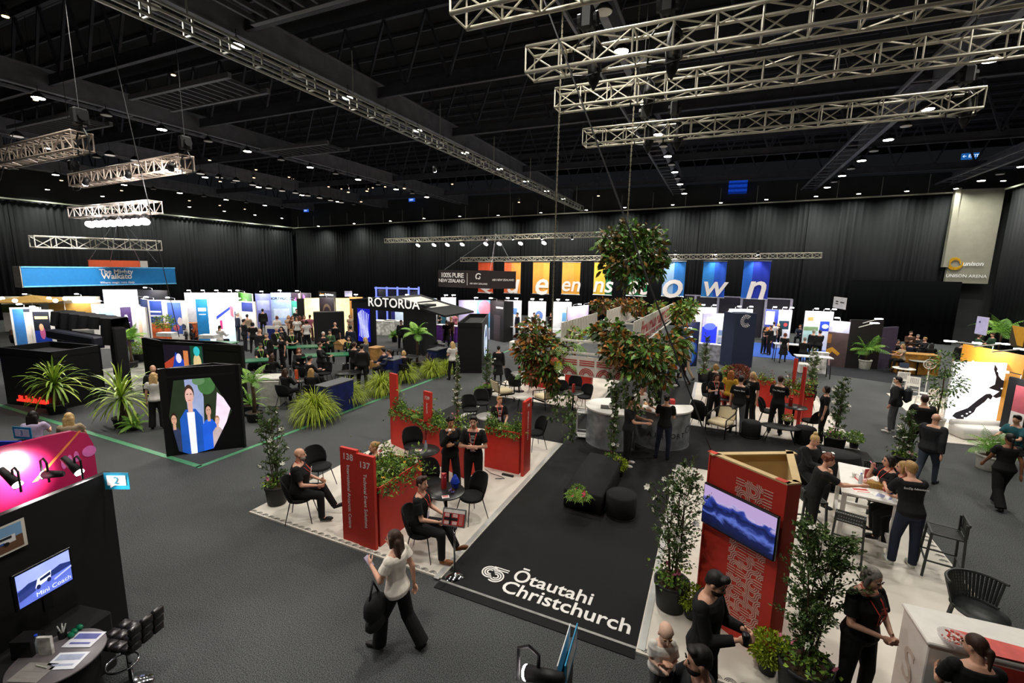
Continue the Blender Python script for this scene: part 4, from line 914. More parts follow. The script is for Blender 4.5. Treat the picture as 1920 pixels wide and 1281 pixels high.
# floor lettering
WL_ = mat('e9e7e3', .6, var=.03)
def flogo(M, s, m, parent=None):
    b = MB(); b.M = M@Matrix.Scale(s, 4)
    for r in (.1, .22, .34):
        b.arc((-.2, .08), r, r+.07, 55, 305, 0, .004/s, 24); b.arc((.16, -.1), r, r+.07, -125, 125, 0, .004/s, 24)
    for k in range(2): b.box((.22, .36+.14*k, .002/s), (.78, .065, .004/s))
    b.M = None; return b
def floor_sign(label, c, s, rz, two=True):
    t = thing('floor_lettering', label, 'floor sign', (c[0], c[1], .0125), rz)
    part('emblem', flogo(Matrix.Translation((0, 0, 0)), s, WL_), WL_, t); return t
e0 = F(925, 1078); e1 = F(957, 1086); t = floor_sign('white Ōtautahi Christchurch emblem and lettering on the black mat', e0, .34, 0)
l1 = F(968, 1086)-e0; l2 = F(955, 1108)-e0
text('Ōtautahi', WL_, t, Matrix.Translation((F(1035, 1103).x-e0.x, F(1035, 1103).y-e0.y, .002)), .37, .014, .003); text('Christchurch', WL_, t, Matrix.Translation((F(1056, 1138).x-e0.x, F(1056, 1138).y-e0.y, .002)), .37, .014, .003)
for nm, (px, py), rz, s in (('white emblem at the far end of the black mat', (1262, 722), math.pi, .5), ('white emblem at the left end of the black mat arm', (893, 760), -math.pi/2, .34)):
    p = F(px, py); t = floor_sign(nm, p, s, rz)
    if 'left' in nm: text('Ōtautahi', WL_, t, Matrix.Translation((1.3, .2, .002)), .34, .014, .003)
p = F(1388, 727); t = floor_sign('white emblem on the carpet edge by the back right platform', p, .42, math.pi)
# ---- red planter walls
def koru(b, ox, oy, s, rot):
    'one patterned tile: four quarter-ring fans or bars; drawn in the b.M plane'
    for c, a in (((0, 0), 0), ((1, 1), 180)) if rot % 2 == 0 else (((1, 0), 90), ((0, 1), 270)):
        for r in (.3, .5, .7): b.arc((ox+c[0]*s, oy+c[1]*s), (r-.055)*s, (r+.055)*s, a, a+90, 0, .003, 7)
def kpattern(M, nx, ny, s, m, parent, bars=True, seed=2):
    b = MB(); b.M = M; rr = random.Random(seed)
    for i in range(nx):
        for j in range(ny):
            k = rr.random()
            if k < .28:
                for q in (.2, .5, .8): b.box(((i+.5)*s, (j+q)*s, .0015), (s*.92, s*.1, .003))
            else: koru(b, i*s, j*s, s, i+j+(k > .7))
    b.M = None; return part('pattern', b, m, parent, world=True)
WPAT = mat('ddb0a2', .5, var=.04)
def wbox(mb, a, b_, z0, z1, th, side=1):
    a = Vector((a[0], a[1], 0)); b_ = Vector((b_[0], b_[1], 0)); d = b_-a; L = d.length; d /= L; n = Vector((-d.y, d.x, 0))*side; c = (a+b_)/2+n*th/2; c.z = (z0+z1)/2
    mb.box(c, (L, th, z1-z0), math.atan2(d.y, d.x)); return mb
def planter(label, a, b_, th, h, side=1, fh=.3, nf=14, fc='e8e4da', foliage=True, name='red_planter_box', cat='planter', kinds=(FRESH, LEAF), extra=None, flow=None):
    'hollow red box wall with planting on top'
    t = thing(name, label, cat, (a[0], a[1], .03), 0, None); a = Vector((a[0], a[1], 0)); b_ = Vector((b_[0], b_[1], 0)); d = (b_-a).normalized(); n = Vector((-d.y, d.x, 0))*side
    mb = MB(); wbox(mb, a, b_, .03, h, .02, side); wbox(mb, a+n*(th-.02), b_+n*(th-.02), .03, h, .02, side); 
    for p in (a, b_-d*.02): wbox(mb, p, p+d*.02, .03, h, th, side)
    part('box', mb, REDM, t, world=True); mb = MB(); wbox(mb, a+n*.02, b_+n*.02, h-.14, h-.08, th-.04, side); part('soil', mb, SOIL, t, world=True)
    if foliage:
        L = (b_-a).length; N = int(2600*L); P = np.array(a)+np.outer(RNG.uniform(.0, 1, N), np.array(b_-a))+np.outer(RNG.normal(.5, .3, N), np.array(n*th)); P[:, 2] = h-.1+np.abs(RNG.normal(0, fh*.6, N))*(.6+.5*np.sin(P[:, 0]*7+P[:, 1]*9))
        over = RNG.uniform(0, 1, N) < .15; P[over] += np.outer(np.ones(over.sum()), np.array(n*(-th*.3))); P[over, 2] = h-RNG.uniform(0, .18, over.sum())
        f = MB(); D = RNG.normal(0, .7, (N, 3))+[0, 0, .5]; half = N//2
        f.leaves(P[:half], D[:half], RNG.uniform(.05, .1, half), .042, .2, .2, 3); f.m = 3; f.leaves(P[half:], D[half:], RNG.uniform(.04, .09, N-half), .036, .2, .2, 3)
        for k in range(int(10*L)):
            q = a+(b_-a)*random.random()+n*th*random.random(); ang = random.uniform(0, 6.28); f.m = 0; frond(f, q+V(0, 0, h-.08), (math.cos(ang)*.6, math.sin(ang)*.6, 1), random.uniform(.22, .38), .09, 1.5, 9, .018)
        part('foliage', f, list(kinds[0])+list(kinds[1]), t, world=True)
        for (c, k) in (flow or ((fc, nf), ('b3344a', nf//2), ('e0b02a', nf//3))):
            for _ in range(k):
                i = random.randrange(N); o = link('flower', fmesh(c, .048), t, Vector(P[i])+V(0, 0, .04)-t.location-n*.02*0); o.rotation_euler = (random.uniform(-.9, .9), random.uniform(-.9, .9), 0)
    return t
def vtext(s, t, o, xdir, size, m=None, bold=.008, name='lettering'):
    'lettering reading downward on an upright face whose page-right is xdir'
    M = PL(o, (0, 0, -1), xdir); return text(s, m or WL_, t, M, size, bold, .002, world=True, align='LEFT')
# sign tower 138/137 with planter
h0 = HZ(F(645, 1010), 637, 835)
a, c_ = F(643, 1010), F(743, 1027); a.y = c_.y = 5.62; c_.x = -4.93
t = planter('red planter box behind the 138 137 sign with fern and flowers', (-4.93, 5.66), (-4.93, 6.9), .72, 1.12, 1, .34, 16, flow=(('e8e4da', 12), ('b3344a', 8), ('e0a02a', 14)))
s_ = thing('sign_board', 'tall red sign board numbered 138 and 137', 'sign', (-5.3, 5.6, .03)); b = MB(); b.box((-5.49, 5.6, .03+.86), (.37, .06, 1.72)); part('board_138', b, REDM, s_, world=True); b = MB(); b.box((-5.115, 5.58, .03+.84), (.37, .06, 1.68)); part('board_137', b, REDM, s_, world=True)
text('138', WL_, s_, PL((-5.5, 5.566, 1.6), (1, 0, 0)), .16, .01, world=True); text('137', WL_, s_, PL((-5.12, 5.546, 1.53), (1, 0, 0)), .16, .01, world=True)
vtext('International Antarctic Centre', s_, (-5.5, 5.566, 1.46), (1, 0, 0), .095); vtext('Technical Event Solutions', s_, (-5.12, 5.546, 1.38), (1, 0, 0), .095)
# further red boxes on the front left platform
planter('red planter box with pink and white flowers, left of the black chairs', (-7.75, 9.45), (-6.35, 9.05), .34, 1.02, 1, .3, 10, flow=(('e8e4da', 8), ('c93a5a', 10)))
planter('red planter box with white daisies behind the standing pair', (-6.3, 9.02), (-4.95, 8.55), .34, 1.0, 1, .3, 16, flow=(('e8e4da', 22),))
def fin(label, p, w, h, rz=0., letters=None, pat=False, cat='sign'):
    t = thing('red_sign_blade', label, cat, (p[0], p[1], .03), rz); b = MB(); b.box((0, 0, h/2), (w, .06, h)); part('blade', b, REDM, t)
    if letters: text(letters[0], WL_, t, PL((0, -.034, h-.16), (1, 0, 0)), .12, .008); text(letters[1], WL_, t, PL((0, -.034, h-.28), (0, 0, -1), (1, 0, 0)), .075, .005, align='LEFT')
    if pat:
        b = MB(); b.M = Matrix.Translation((-w/2+.02, -.034, .1))@Matrix.Rotation(math.pi/2, 4, 'X')
        for j in range(int((h*pat)/.14)):
            for i in range(2): koru(b, i*.11, j*.14, .12, i+j)
        part('pattern', b, WPAT, t)
    return t
fin('plain red blade at the left end of the flower box', (-7.7, 9.55), .3, 1.95, -.25); fin('red patterned blade numbered 139 between the flower boxes', (-6.3, 9.1), .26, 1.75, -.2, ('139', 'Antarctic'), .5)
planter('red planter box with fern beside the blade numbered 140', (-4.82, 9.32), (-3.9, 9.3), .3, 1.05, 1, .3, 10, flow=(('e8e4da', 6), ('b3245a', 14)))
t = thing('red_sign_blade', 'tall dark red blade numbered 140 with vertical lettering', 'sign', (-3.82, 9.5, .03)); b = MB(); b.box((-3.79, 9.45, .93), (.07, .42, 1.8)); part('blade', b, REDM, t, world=True)
text('140', WL_, t, PL((-3.752, 9.45, 1.7), (0, 1, 0)), .11, .008, world=True); vtext('Christchurch Airport', t, (-3.752, 9.45, 1.56), (0, 1, 0), .08)
# cable and power strip
cable('black cable lying by the planter numbered 140', [(-4.75, 9.2, .04), (-4.5, 9.05, .04), (-4.2, 9.0, .04), (-4.1, 8.95, .04), (-4.3, 8.85, .04), (-4.15, 8.9, .04)], .006, group=None); b = MB(); b.box((-4.1, 9.12, .05), (.3, .06, .04), bev=.01); tag(part('power_strip', b, BLK), 'black power strip on the floor by the planter numbered 140', 'power strip')
# ---- tall red triangular tower with screen
A = F(1308, 1188); B = F(1404, 1232); Cc = F(1465, 1200)
A = V(.02, 6.12, 0); B = V(.98, 5.98, 0)
zt = HZ(F(1468, 1205), 1503, 905); TT = HZ(F(1448, 1250), 1477, 907)
def solve_top(px, py, z): p = F(px, py, z); return V(p.x, p.y, 0)
q1, q2, q4, q3 = solve_top(1330, 848, TT), solve_top(1477, 908, TT), solve_top(1503, 906, TT), solve_top(1487, 846, TT)
t = thing('red_tower', 'tall red open-topped plywood tower with white pattern and a screen', 'tower', (q1.x, q1.y, .03))
def wallseg(mb, a, b_, th, z0, z1, side): return wbox(mb, a, b_, z0, z1, th, side)
b = MB(); wallseg(b, q1, q2, .03, .03, TT-.02, 1); part('front_panel', b, REDM, t, world=True); b = MB(); wallseg(b, q4, q3, .03, .03, TT-.02, 1); part('side_panel', b, REDM, t, world=True); b = MB(); wallseg(b, q2, q4, .03, .03, TT-.02, 1); part('corner_panel', b, REDM, t, world=True); b = MB(); wallseg(b, q3, q1, .03, .03, TT-.02, 1); part('back_panel', b, REDM, t, world=True)
b = MB()
for a_, c__ in ((q1, q2), (q2, q4), (q4, q3), (q3, q1)): wallseg(b, a_, c__, .09, TT-.02, TT, 1); d = (c__-a_).normalized(); n = V(-d.y, d.x, 0); wallseg(b, a_+n*.03+d*.03, c__+n*.03-d*.03, .02, TT-.9, TT-.02, 1)
part('plywood_rim', b, mat('d8bd8a', .6, var=.08, scale=4), t, world=True)
fd = (q2-q1).normalized(); fn = V(fd.y, -fd.x, 0)
kpattern(PL(q1+fd*.42+fn*.003+V(0, 0, .18), fd), 4, 17, .122, WPAT, t, seed=5)
b = MB()
for p in (q1+fd*.0, q2-fd*.12): b.box(p+fd*.06+V(0, .05, TT+.002), (.12, .08, .006), math.atan2(fd.y, fd.x))
part('red_tape', b, mat('d8453a', .5), t, world=True)
# screen on the tower
s0 = onpl(1320, 906, q1+fn*.09, fn); s1 = onpl(1461, 960, q1+fn*.09, fn); s2 = onpl(1315, 986, q1+fn*.09, fn); s3 = onpl(1453, 1052, q1+fn*.09, fn)
def sky_screen(name='mountain_footage'):
    m = bpy.data.materials.new(name); m.use_nodes = True; nt = m.node_tree; b = nt.nodes['Principled BSDF']; L = nt.links.new
    tc = nt.nodes.new('ShaderNodeTexCoord'); sp = nt.nodes.new('ShaderNodeSeparateXYZ'); n = nt.nodes.new('ShaderNodeTexNoise'); n.inputs['Scale'].default_value = 3.2; n.inputs['Detail'].default_value = 4; n.inputs['Distortion'].default_value = .6
    L(tc.outputs['Generated'], n.inputs['Vector']); L(tc.outputs['Generated'], sp.inputs[0]); a = nt.nodes.new('ShaderNodeMath'); a.operation = 'MULTIPLY_ADD'; a.inputs[1].default_value = .55; L(n.outputs['Fac'], a.inputs[0]); L(sp.outputs['Z'], a.inputs[2])
    r = nt.nodes.new('ShaderNodeValToRGB'); el = r.color_ramp.elements; el[0].position = .3; el[0].color = (*srgb('0a0f28'), 1); el[1].position = 1.25; el[1].color = (*srgb('c9b9e0'), 1)
    for ps, c in ((.5, '101a4a'), (.6, '5a6fc8'), (.68, '1c2a6c'), (.8, '0e1640'), (.92, '2c40a0'), (1.0, 'b9a0d0')): e = el.new(ps); e.color = (*srgb(c), 1)
    L(a.outputs[0], r.inputs['Fac']); L(r.outputs['Color'], b.inputs['Emission Color']); b.inputs['Emission Strength'].default_value = 1.0; b.inputs['Base Color'].default_value = (.01, .01, .02, 1); b.inputs['Roughness'].default_value = .25; return m
sw = (s1-s0).length; sh = .56; sc_ = (s0+s1+s2+s3)/4; sx = ((s1-s0).normalized()+(s3-s2).normalized()).normalized(); sx = fd
tv = thing('television', 'wide flat television mounted on the red tower', 'television', tuple(sc_)); Mt = PL(sc_, fd)
sw = (s1-s0).dot(fd); b = MB(); b.M = Mt; b.box((0, 0, -.015), (sw, sh+.02, .05), bev=.008); b.M = None; part('casing', b, mat('0c0c0e', .3), tv, world=True)
b = MB(); b.M = Mt; b.box((0, 0, .012), (sw-.03, sh-.02, .004)); b.M = None; part('screen', b, sky_screen(), tv, world=True); b = MB(); b.M = Mt; b.box((0, 0, -.05), (.3, .2, .06)); b.M = None; part('bracket', b, BLK, tv, world=True)
# ---------------------------------------------------------------- things on the stand
def FT(px, py, z=.74): p = F(px, py, z); return V(p.x, p.y, 0)
ZP = .03
def at(p, z=ZP): return V(p[0], p[1], z)
def face_to(p, q): return math.degrees(math.atan2(-(q[0]-p[0]), q[1]-p[1]))
def topH(base, px, py): return HZ(base, px, py)
for lab, b_, tp, w, nl, nf, r, ph, st in (
    ('white camellia in a black pot at the front left corner of the platform', (520, 946), (516, 768), .34, 1800, 16, .22, .4, 4),
    ('narrow flowering camellia behind the red flower boxes', (858, 806), (848, 662), .2, 1300, 40, .2, .3, 3),
    ('camellia in a black pot by the far left emblem', (914, 742), (916, 655), .24, 1300, 14, .22, .34, 4),
    ('slim camellia between the white cart and the black bench', (1146, 884), (1138, 722), .26, 1500, 20, .18, .3, 4),
    ('open branched camellia in a black pot left of the red tower', (1256, 1140), (1262, 872), .5, 1900, 30, .25, .42, 6),
    ('leafy camellia in a big black pot in front right of the red tower', (1502, 1300), (1515, 985), .42, 3400, 10, .3, .4, 7),
    ('white camellia in a wide black pot beside the black draped table', (1562, 846), (1586, 712), .32, 1500, 26, .28, .42, 4),
    ('white camellia behind the white high table', (1690, 884), (1702, 776), .34, 1500, 26, .24, .4, 4),
    ('camellia at the far left of the back right platform', (1318, 716), (1320, 628), .3, 1500, 16, .26, .4, 4),
    ('camellia beside the tall red blades at the back right', (1518, 738), (1520, 652), .32, 1500, 26, .24, .4, 4)):
    p = F(*b_); z0 = 0 if lab.startswith(('slim', 'camellia in a', 'narrow')) else .03; shrub(lab, at(p, z0), topH(p, *tp)-z0, w, int(nl*1.9), int(nf*1.3), r, ph, stems=st, prof=0 if 'narrow' in lab or 'slim' in lab else 1)
p = F(1752, 806); t = thing('potted_tree', 'young leafy tree in front of the white map wall', 'tree', at(p, 0)); pot(t, .24, .4, mat('c9c5bc', .6)); Ht = topH(p, 1760, 655)
b = MB(); b.tube([(0, 0, .3), (.03, 0, Ht*.5), (0, .02, Ht*.8)], [.03, .022, .012], 6); part('trunk', b, BARK, t); leafmass(t, [((p.x, p.y, Ht*.85), (.45, .45, .4)), ((p.x+.1, p.y, Ht*.6), (.55, .5, .4)), ((p.x, p.y, Ht*.38), (.35, .35, .25))], 900, .11, .04, LEAF[:2]+FRESH[:1])
for lab, b_, r, n, kd, nf, fc in (('lime leafed bush in a small black pot left of the red tower', (1296, 1160), .2, 900, 'lime', 0, ''), ('lime leafed bush in front of the red tower', (1437, 1262), .24, 1200, 'lime', 0, ''),
    ('small green bush in a grey pot beside the slim camellia', (1160, 893), .2, 700, 'lime', 4, 'ffffff'), ('small bush with white daisies beside the wide black pot', (1600, 842), .22, 700, 'fresh', 16, 'f0ece4'),
    ('small white flowered bush at the far left of the black mat arm', (899, 748), .2, 600, 'fresh', 8, 'f0ece4')):
    bush(lab, at(F(*b_), .03 if b_[0] > 1200 else 0.), r, n, kd, nf=nf, fc=fc)
# ---- seats and tables, front left platform
TA, TB, TC = FT(672, 880), FT(795, 846), FT(836, 923)
round_table('small round black table behind the 138 137 sign', at(TA), .34, group=''); round_table('round black table with a water bottle, by the flower boxes', at(TB), .35); round_table('round black table with a red menu, in front of the crossed-arms man', at(TC), .35)
def seat(px, py, z=.46): return FT(px, py, z)
def ch(label, px, py, tgt, group=None): p = seat(px, py); return chair(label, at(p), face_to(p, tgt), group)
ch('black chair facing the small table behind the bald seated man', 600, 876, TA); ch('black chair at the far side of the water bottle table', 776, 838, TB); ch('black chair with its back to the camera at the water bottle table', 777, 888, TB)
ch('black chair at the far side of the red menu table', 806, 905, TC); ch('black chair to the right of the red menu table', 884, 932, TC); ch('black chair behind the planter numbered 140', 1004, 812, FT(960, 800))
TD = FT(917, 781); round_table('round grey-topped table behind the planter numbered 140', at(TD, .012), .36, top='8a8782'); 
chair('black chair left of the grey-topped table', at(seat(882, 768), .012), face_to(seat(882, 768), TD)); chair('black chair beyond the grey-topped table', at(seat(903, 756), .012), face_to(seat(903, 756), TD))
# back left platform
armchair('cream armchair left of the low white table', at(seat(943, 733, .4)), -35); armchair('cream armchair right of the low white table', at(seat(1022, 744, .4)), 60)
TE = FT(980, 744, .45); round_table('low pale round coffee table between the cream armchairs', at(TE), .36, .45, top='b5b0a8', kind='legs')
TF = FT(974, 701, .74); round_table('round grey table with a red menu on the back left platform', at(TF), .34, top='7d7b78'); ch('black chair left of the grey table on the back left platform', 960, 712, TF); ch('black chair near side of the grey table on the back left platform', 966, 722, TF); ch('black chair right of the grey table on the back left platform', 1003, 716, TF)
TG = FT(1075, 737, .74); round_table('black round table under the hanging plants', at(TG), .34); ch('black chair left of the table under the hanging plants', 1056, 738, TG); ch('black chair right of the table under the hanging plants', 1095, 745, TG); ch('black chair behind the table under the hanging plants', 1078, 728, TG)
planter('red planter box on the back left platform near the grey table', F(985, 722)[:2], F(1027, 731)[:2], .4, 1.0, 1, .28, 6); planter('red planter box under the hanging plants', F(1058, 738)[:2], F(1106, 744)[:2], .4, 1.0, 1, .28, 6)
fin('plain red blade beside the back left planter', F(1008, 722)[:2], .25, 1.2)
# bench, ottomans
b0, b1, b2 = F(1045, 952), F(1138, 958), F(1092, 862); t = thing('bench', 'long black upholstered bench on the black mat', 'bench', at(V(b0.x+.5, b0.y+1.1, 0), .012)); L = 2.1
b = MB(); b.box((0, 0, .21), (.8, L, .4), bev=.03); part('cushion', b, FAB, t, True); b = MB(); b.box((0, 0, .012), (.74, L-.1, .022)); part('plinth', b, BLK, t)
ottoman('black drum ottoman on the mat right of the long bench', at(FT(1166, 926, .45), .012), .3); ottoman('black drum ottoman beside the cream armchair, back right platform', at(FT(1409, 792, .45), .03)); ottoman('black drum ottoman right of the low black table', at(FT(1511, 803, .45), .03))
p = FT(1082, 935, .42); t = bush('bouquet of ferns and pink flowers on the near end of the bench', at(p, .415), .2, 260, 'fresh', ph=0, nf=10, fc='c93a5a', cat='flowers', name='flower_arrangement'); f = MB()
for k in range(16): a = k*.6; frond(f, (0, 0, .03), (math.cos(a), math.sin(a), .7), random.uniform(.25, .42), .1, 1.4, 9, .02)
part('fronds', f, FRESH[0], t)
# back right platform
armchair('cream armchair on the back right platform', at(seat(1352, 792, .4)), 150)
TH = FT(1360, 748); TI = FT(1489, 764); round_table('round black table left, with a red menu, back right platform', at(TH), .36); round_table('round black table right, with a red menu, back right platform', at(TI), .36)
t = thing('coffee_table', 'low oval black coffee table with red flowers on it', 'table', at(FT(1463, 802, .42))); b = MB(); b.lathe([(.5, .4), (.52, .415), (.52, .43), (.01, .432)], n=36, sy=.55); part('tabletop', b, BLK, t, True)
for sx, sy in ((1, 1), (1, -1), (-1, 1), (-1, -1)): b = MB(); b.cyl((sx*.25, sy*.12, .4), (sx*.38, sy*.2, 0), .014, .01, 6); part('leg', b, BLKM, t, True)
bush('red flowers in a small dark pot on the low oval table', at(FT(1476, 793, .5), .463), .15, 200, 'fresh', pr=.1, ph=.1, nf=22, fc='c8402e', fs=.035, cat='flowers', name='flower_pot')
ch('black chair left of the left table, back right platform', 1330, 742, TH); ch('black chair with its back to the camera at the right table', 1440, 772, TI); ch('black chair right of the right table, back right platform', 1520, 790, TI); ch('black chair beyond the right table, back right platform', 1513, 748, TI)
def coat_chair(label, px, py, tgt):
    t = ch(label, px, py, tgt); b = MB(); R = Matrix.Rotation(0, 3, 'X')
    b.loft([(V(0, -.27, z), rx, ry, V(1, 0, 0), V(0, 1, 0)) for z, rx, ry in ((.3, .24, .05), (.5, .27, .08), (.7, .27, .09), (.84, .23, .08), (.9, .15, .05))], 14); o = part('draped_coat', b, mat('101012', .9, bump=.4), None, True); o.parent = None
    o.location = t.location; o.rotation_euler = t.rotation_euler; tag(o, 'black coat hung over the '+label.split(' with')[0], 'coat'); return t
coat_chair('dark chair at the left edge of the back right platform with a coat', 1316, 776, TH)
for lab, a, b_, th, h in (('red planter box in the middle of the back right platform', (1400, 770), (1452, 782), .35, 1.0), ('red planter box behind the right table, back right platform', (1450, 775), (1505, 790), .35, 1.0), ('red planter box at the far left of the back right platform', (1352, 752), (1392, 758), .35, 1.0)):
    pass
def redbox_top(label, a, b_, h, th=.35, **k): p, q = FT(*a, h), FT(*b_, h); return planter(label, p[:2], q[:2], th, h, **k)
redbox_top('red planter box in the middle of the back right platform', (1426, 714), (1455, 716), 1.0, nf=8, kinds=(FRESH, [mat('7a2f28', .6, var=.3), mat('95463a', .6, var=.3), mat('5f4a2a', .6, var=.3)]))
redbox_top('red planter box behind the right table, back right platform', (1464, 722), (1510, 738), 1.0, nf=12, kinds=(FRESH, [mat('7a2f28', .6, var=.3), mat('95463a', .6, var=.3), mat('5f4a2a', .6, var=.3)]))
redbox_top('red planter box at the far left of the back right platform', (1335, 706), (1376, 708), 1.0, nf=10)
bush('bush of bronze red leaves on the back right platform', at(FT(1385, 700, 1.15), .03), .42, 1200, 'red', pr=.2, ph=.85, ls=.09); bush('lime bush beside the bronze red bush', at(FT(1366, 692, 1.1), .03), .25, 700, 'lime', pr=.14, ph=.85)
for lab, px, top, base in (('left tall red blade at the back right', 1493, 674, 711), ('right tall red blade at the back right', 1510, 690, 742)):
    h = 1.95; p = FT(px, top, h); fin(lab, p[:2], .1, h, -.6)
# red triangular menus, bottles and small things
def menu(label, p, h=.28):
    t = thing('menu_stand', label, 'menu', p, random.uniform(0, 6), 'red menu stands'); b = MB(); q = [(.06, 0), (-.03, .052), (-.03, -.052)]; b.prism(q, 0, h); part('panel', b, mat('b02a26', .4), t)
    for k in range(3): a = math.radians(60+120*k); M = Matrix.Rotation(a+math.pi/2, 4, 'Z'); text('menu' if 0 else '=', mat('f0e0dc', .5), t, M@PL((0, -.032, h*.75), (1, 0, 0)), .06, .01)
menu('red menu stand on the table in front of the crossed-arms man', at(TC+V(-.08, .05, 0), .77), .3); menu('red menu stand on the left table of the back right platform', at(TH+V(-.05, 0, 0), .77)); menu('red menu stand on the right table of the back right platform', at(TI+V(-.1, 0, 0), .77)); menu('red menu stand on the grey table of the back left platform', at(TF, .77)); menu('red menu stand on the table under the hanging plants', at(TG, .77))
def bottle(label, p, h=.22, r=.033, col='b9c6cf', cap='4a6fb0'):
    t = thing('bottle', label, 'bottle', p, 0); b = MB(); b.lathe([(r*.9, 0), (r, .01), (r, h*.65), (r*.45, h*.85), (r*.42, h*.93)], n=12); part('body', b, mat(col, .15, alpha=.55, var=0), t, True); b = MB(); b.lathe([(r*.45, h*.92), (r*.45, h)], n=10); part('cap', b, mat(cap, .4), t)
bottle('clear water bottle on the table by the flower boxes', at(TB+V(.05, 0, 0), .77)); bottle('clear bottle on the floor in front of the sign planter', at(F(721, 998), .03), .26)
def flat(label, p, w, d, rz, col, cat='paper', name='leaflet', th=.004, col2=None):
    b = MB(); b.box((0, 0, th/2), (w, d, th)); 
    if col2: b.mat(1).box((0, d*.2, th+.0006), (w*.8, d*.35, .001)); b.box((0, -d*.25, th+.0006), (w*.7, d*.12, .001))
    o = part(name, b, [mat(col, .5, var=.05), mat(col2 or col, .5)]); o.location = p; o.rotation_euler = (0, 0, rz); return tag(o, label, cat)
flat('red and white leaflet on the water bottle table', at(TB+V(-.1, -.08, 0), .77), .15, .1, .4, 'e6ded8', col2='c23a34'); flat('red and white card on the red menu table', at(TC+V(.12, -.2, 0), .77), .13, .1, .7, 'e6dedc', col2='c8423a')
flat('white papers on the small table by the 138 sign', at(TA+V(-.02, .08, 0), .77), .3, .21, .3, 'e6e4e0'); flat('silver phone on the small table by the 138 sign', at(TA+V(-.22, -.04, 0), .77), .08, .15, 1.3, '9aa3b8', 'phone', 'mobile_phone', .009)
b = MB(); b.lathe([(.012, 0), (.06, .02), (.09, .12), (.06, .2), (.015, .27)], n=9); o = part('gift_bag', b, mat('1d3fb0', .3, bump=.8, scale=20)); o.location = at(TC+V(.1, .16, 0), .77); tag(o, 'crumpled blue wrapped bag on the red menu table', 'bag')
bush('small posy of coloured sweets on the red menu table', at(TC+V(.14, -.02, 0), .77), .055, 60, 'red', ph=0, nf=8, fc='4a5ab0', fs=.02, cat='flowers', ls=.03, name='posy')
b = MB(); b.box((0, 0, .12), (.2, .05, .24), R=Matrix.Rotation(-.5, 3, 'X')); o = part('blue_folder', b, mat('1b2a4a', .6)); o.location = at(F(748, 982), .05); tag(o, 'dark blue folder leaning on the sign planter', 'folder')
# map sign stand
p = F(852, 1080); t = thing('sign_stand', 'chrome sign stand with a red stand map', 'sign', (p.x, p.y, 0)); sh_ = HZ(p, 853, 970); b = MB(); b.lathe([(.16, 0), (.16, .012), (.05, .025), (.02, .05)], n=28); part('base', b, CHROME, t, True)
b = MB(); b.cyl((0, 0, .03), (0, 0, sh_-.12), .016, n=10); part('pole', b, CHROME, t, True); ZM = Matrix.Translation((0, -.01, sh_))@Matrix.Rotation(math.radians(12), 4, 'Z')@Matrix.Rotation(math.radians(-22), 4, 'X')@Matrix.Rotation(math.pi/2, 4, 'X')
b = MB(); b.M = ZM; b.box((0, 0, 0), (.38, .27, .02), bev=.006); part('frame', b, mat('8c8e90', .3, metal=.7), t); b = MB(); b.M = ZM; b.box((0, 0, .012), (.34, .23, .003)); 
b.mat(1).box((0, .09, .0145), (.34, .05, .002)); b.mat(2).box((-.045, -.025, .0145), (.22, .04, .002)); b.box((-.055, -.025, .0145), (.035, .16, .002)); b.mat(1)
for i in range(4):
    for j in range(2):
        x, y = (-.13, -.09, .0, .04)[i]+.0, (.03, -.08)[j]; b.mat(1).box((x, y, .015), (.035, .045, .002)); b.mat(0)
        for k in range(2): b.box((x-.008+.016*k, y+.01, .0165), (.009, .012, .001)); b.box((x-.008+.016*k, y-.01, .0165), (.009, .012, .001))
for k in range(9): b.mat(1).box((.12, .05-.018*k, .0145), (.06, .003, .002))
part('map', b, [mat('b02a26', .5), mat('ddd8d2', .5), mat('151515', .5)], t)
# white cart
p = F(1100, 822); t = thing('serving_cart', 'white two-shelf metal trolley beside the metal counter', 'trolley', at(p, .012), .2); m = mat('d8d8d6', .35, metal=.2)
for z, nm in ((.08, 'lower_shelf'), (.78, 'upper_shelf')):
    b = MB(); b.box((0, 0, z), (.6, .36, .015)); 
    for y in (-.18, .18): b.bar((-.3, y, z+.09), (.3, y, z+.09), .014)
    for k in range(12): b.bar((-.3+.054*k, -.18, z), (-.3+.054*k, -.18, z+.09), .006)
    part(nm, b, m, t)
for sx in (-1, 1):
    for sy in (-1, 1): b = MB(); b.cyl((sx*.3, sy*.18, .02), (sx*.3, sy*.18, .9), .011, n=6); part('post', b, m, t)
b = MB(); b.tube([(-.3, -.18, .88), (-.4, -.18, 1.0), (-.4, .18, 1.0), (-.3, .18, .88)], .012, 6); part('handle', b, m, t); 
# metal round counter and airport bar
def concrete(): return mat('8b9094', .45, metal=.35, var=.3, scale=5, bump=.2)
def curved_bar(label, c, R_, a0, a1, h, th=.6, over=.05, full=False):
    t = thing('bar_counter', label, 'counter', at(c, .012)); b = MB(); n = 30; b.arc((0, 0), R_-.03, R_, a0, a1, 0, h-.04, n)
    part('front', b, concrete(), t); b = MB(); b.arc((0, 0), R_-th if not full else .01, R_+over, a0, a1, h-.04, h, n); part('top', b, WHITE, t)
    b = MB()
    for a in (a0, a1): r = math.radians(a); b.bar((math.cos(r)*(R_-.01), math.sin(r)*(R_-.01), 0), (math.cos(r)*(R_-.01), math.sin(r)*(R_-.01), h-.04), .05, .05)
    b.arc((0, 0), R_-.02, R_+.012, a0, a1, 0, .03, n); part('steel_trim', b, SILV, t); return t
c1 = FT(1152, 762, 1.05); curved_bar('white topped round metal counter behind the trolley', c1, .75, 110, 330, 1.05, full=True)
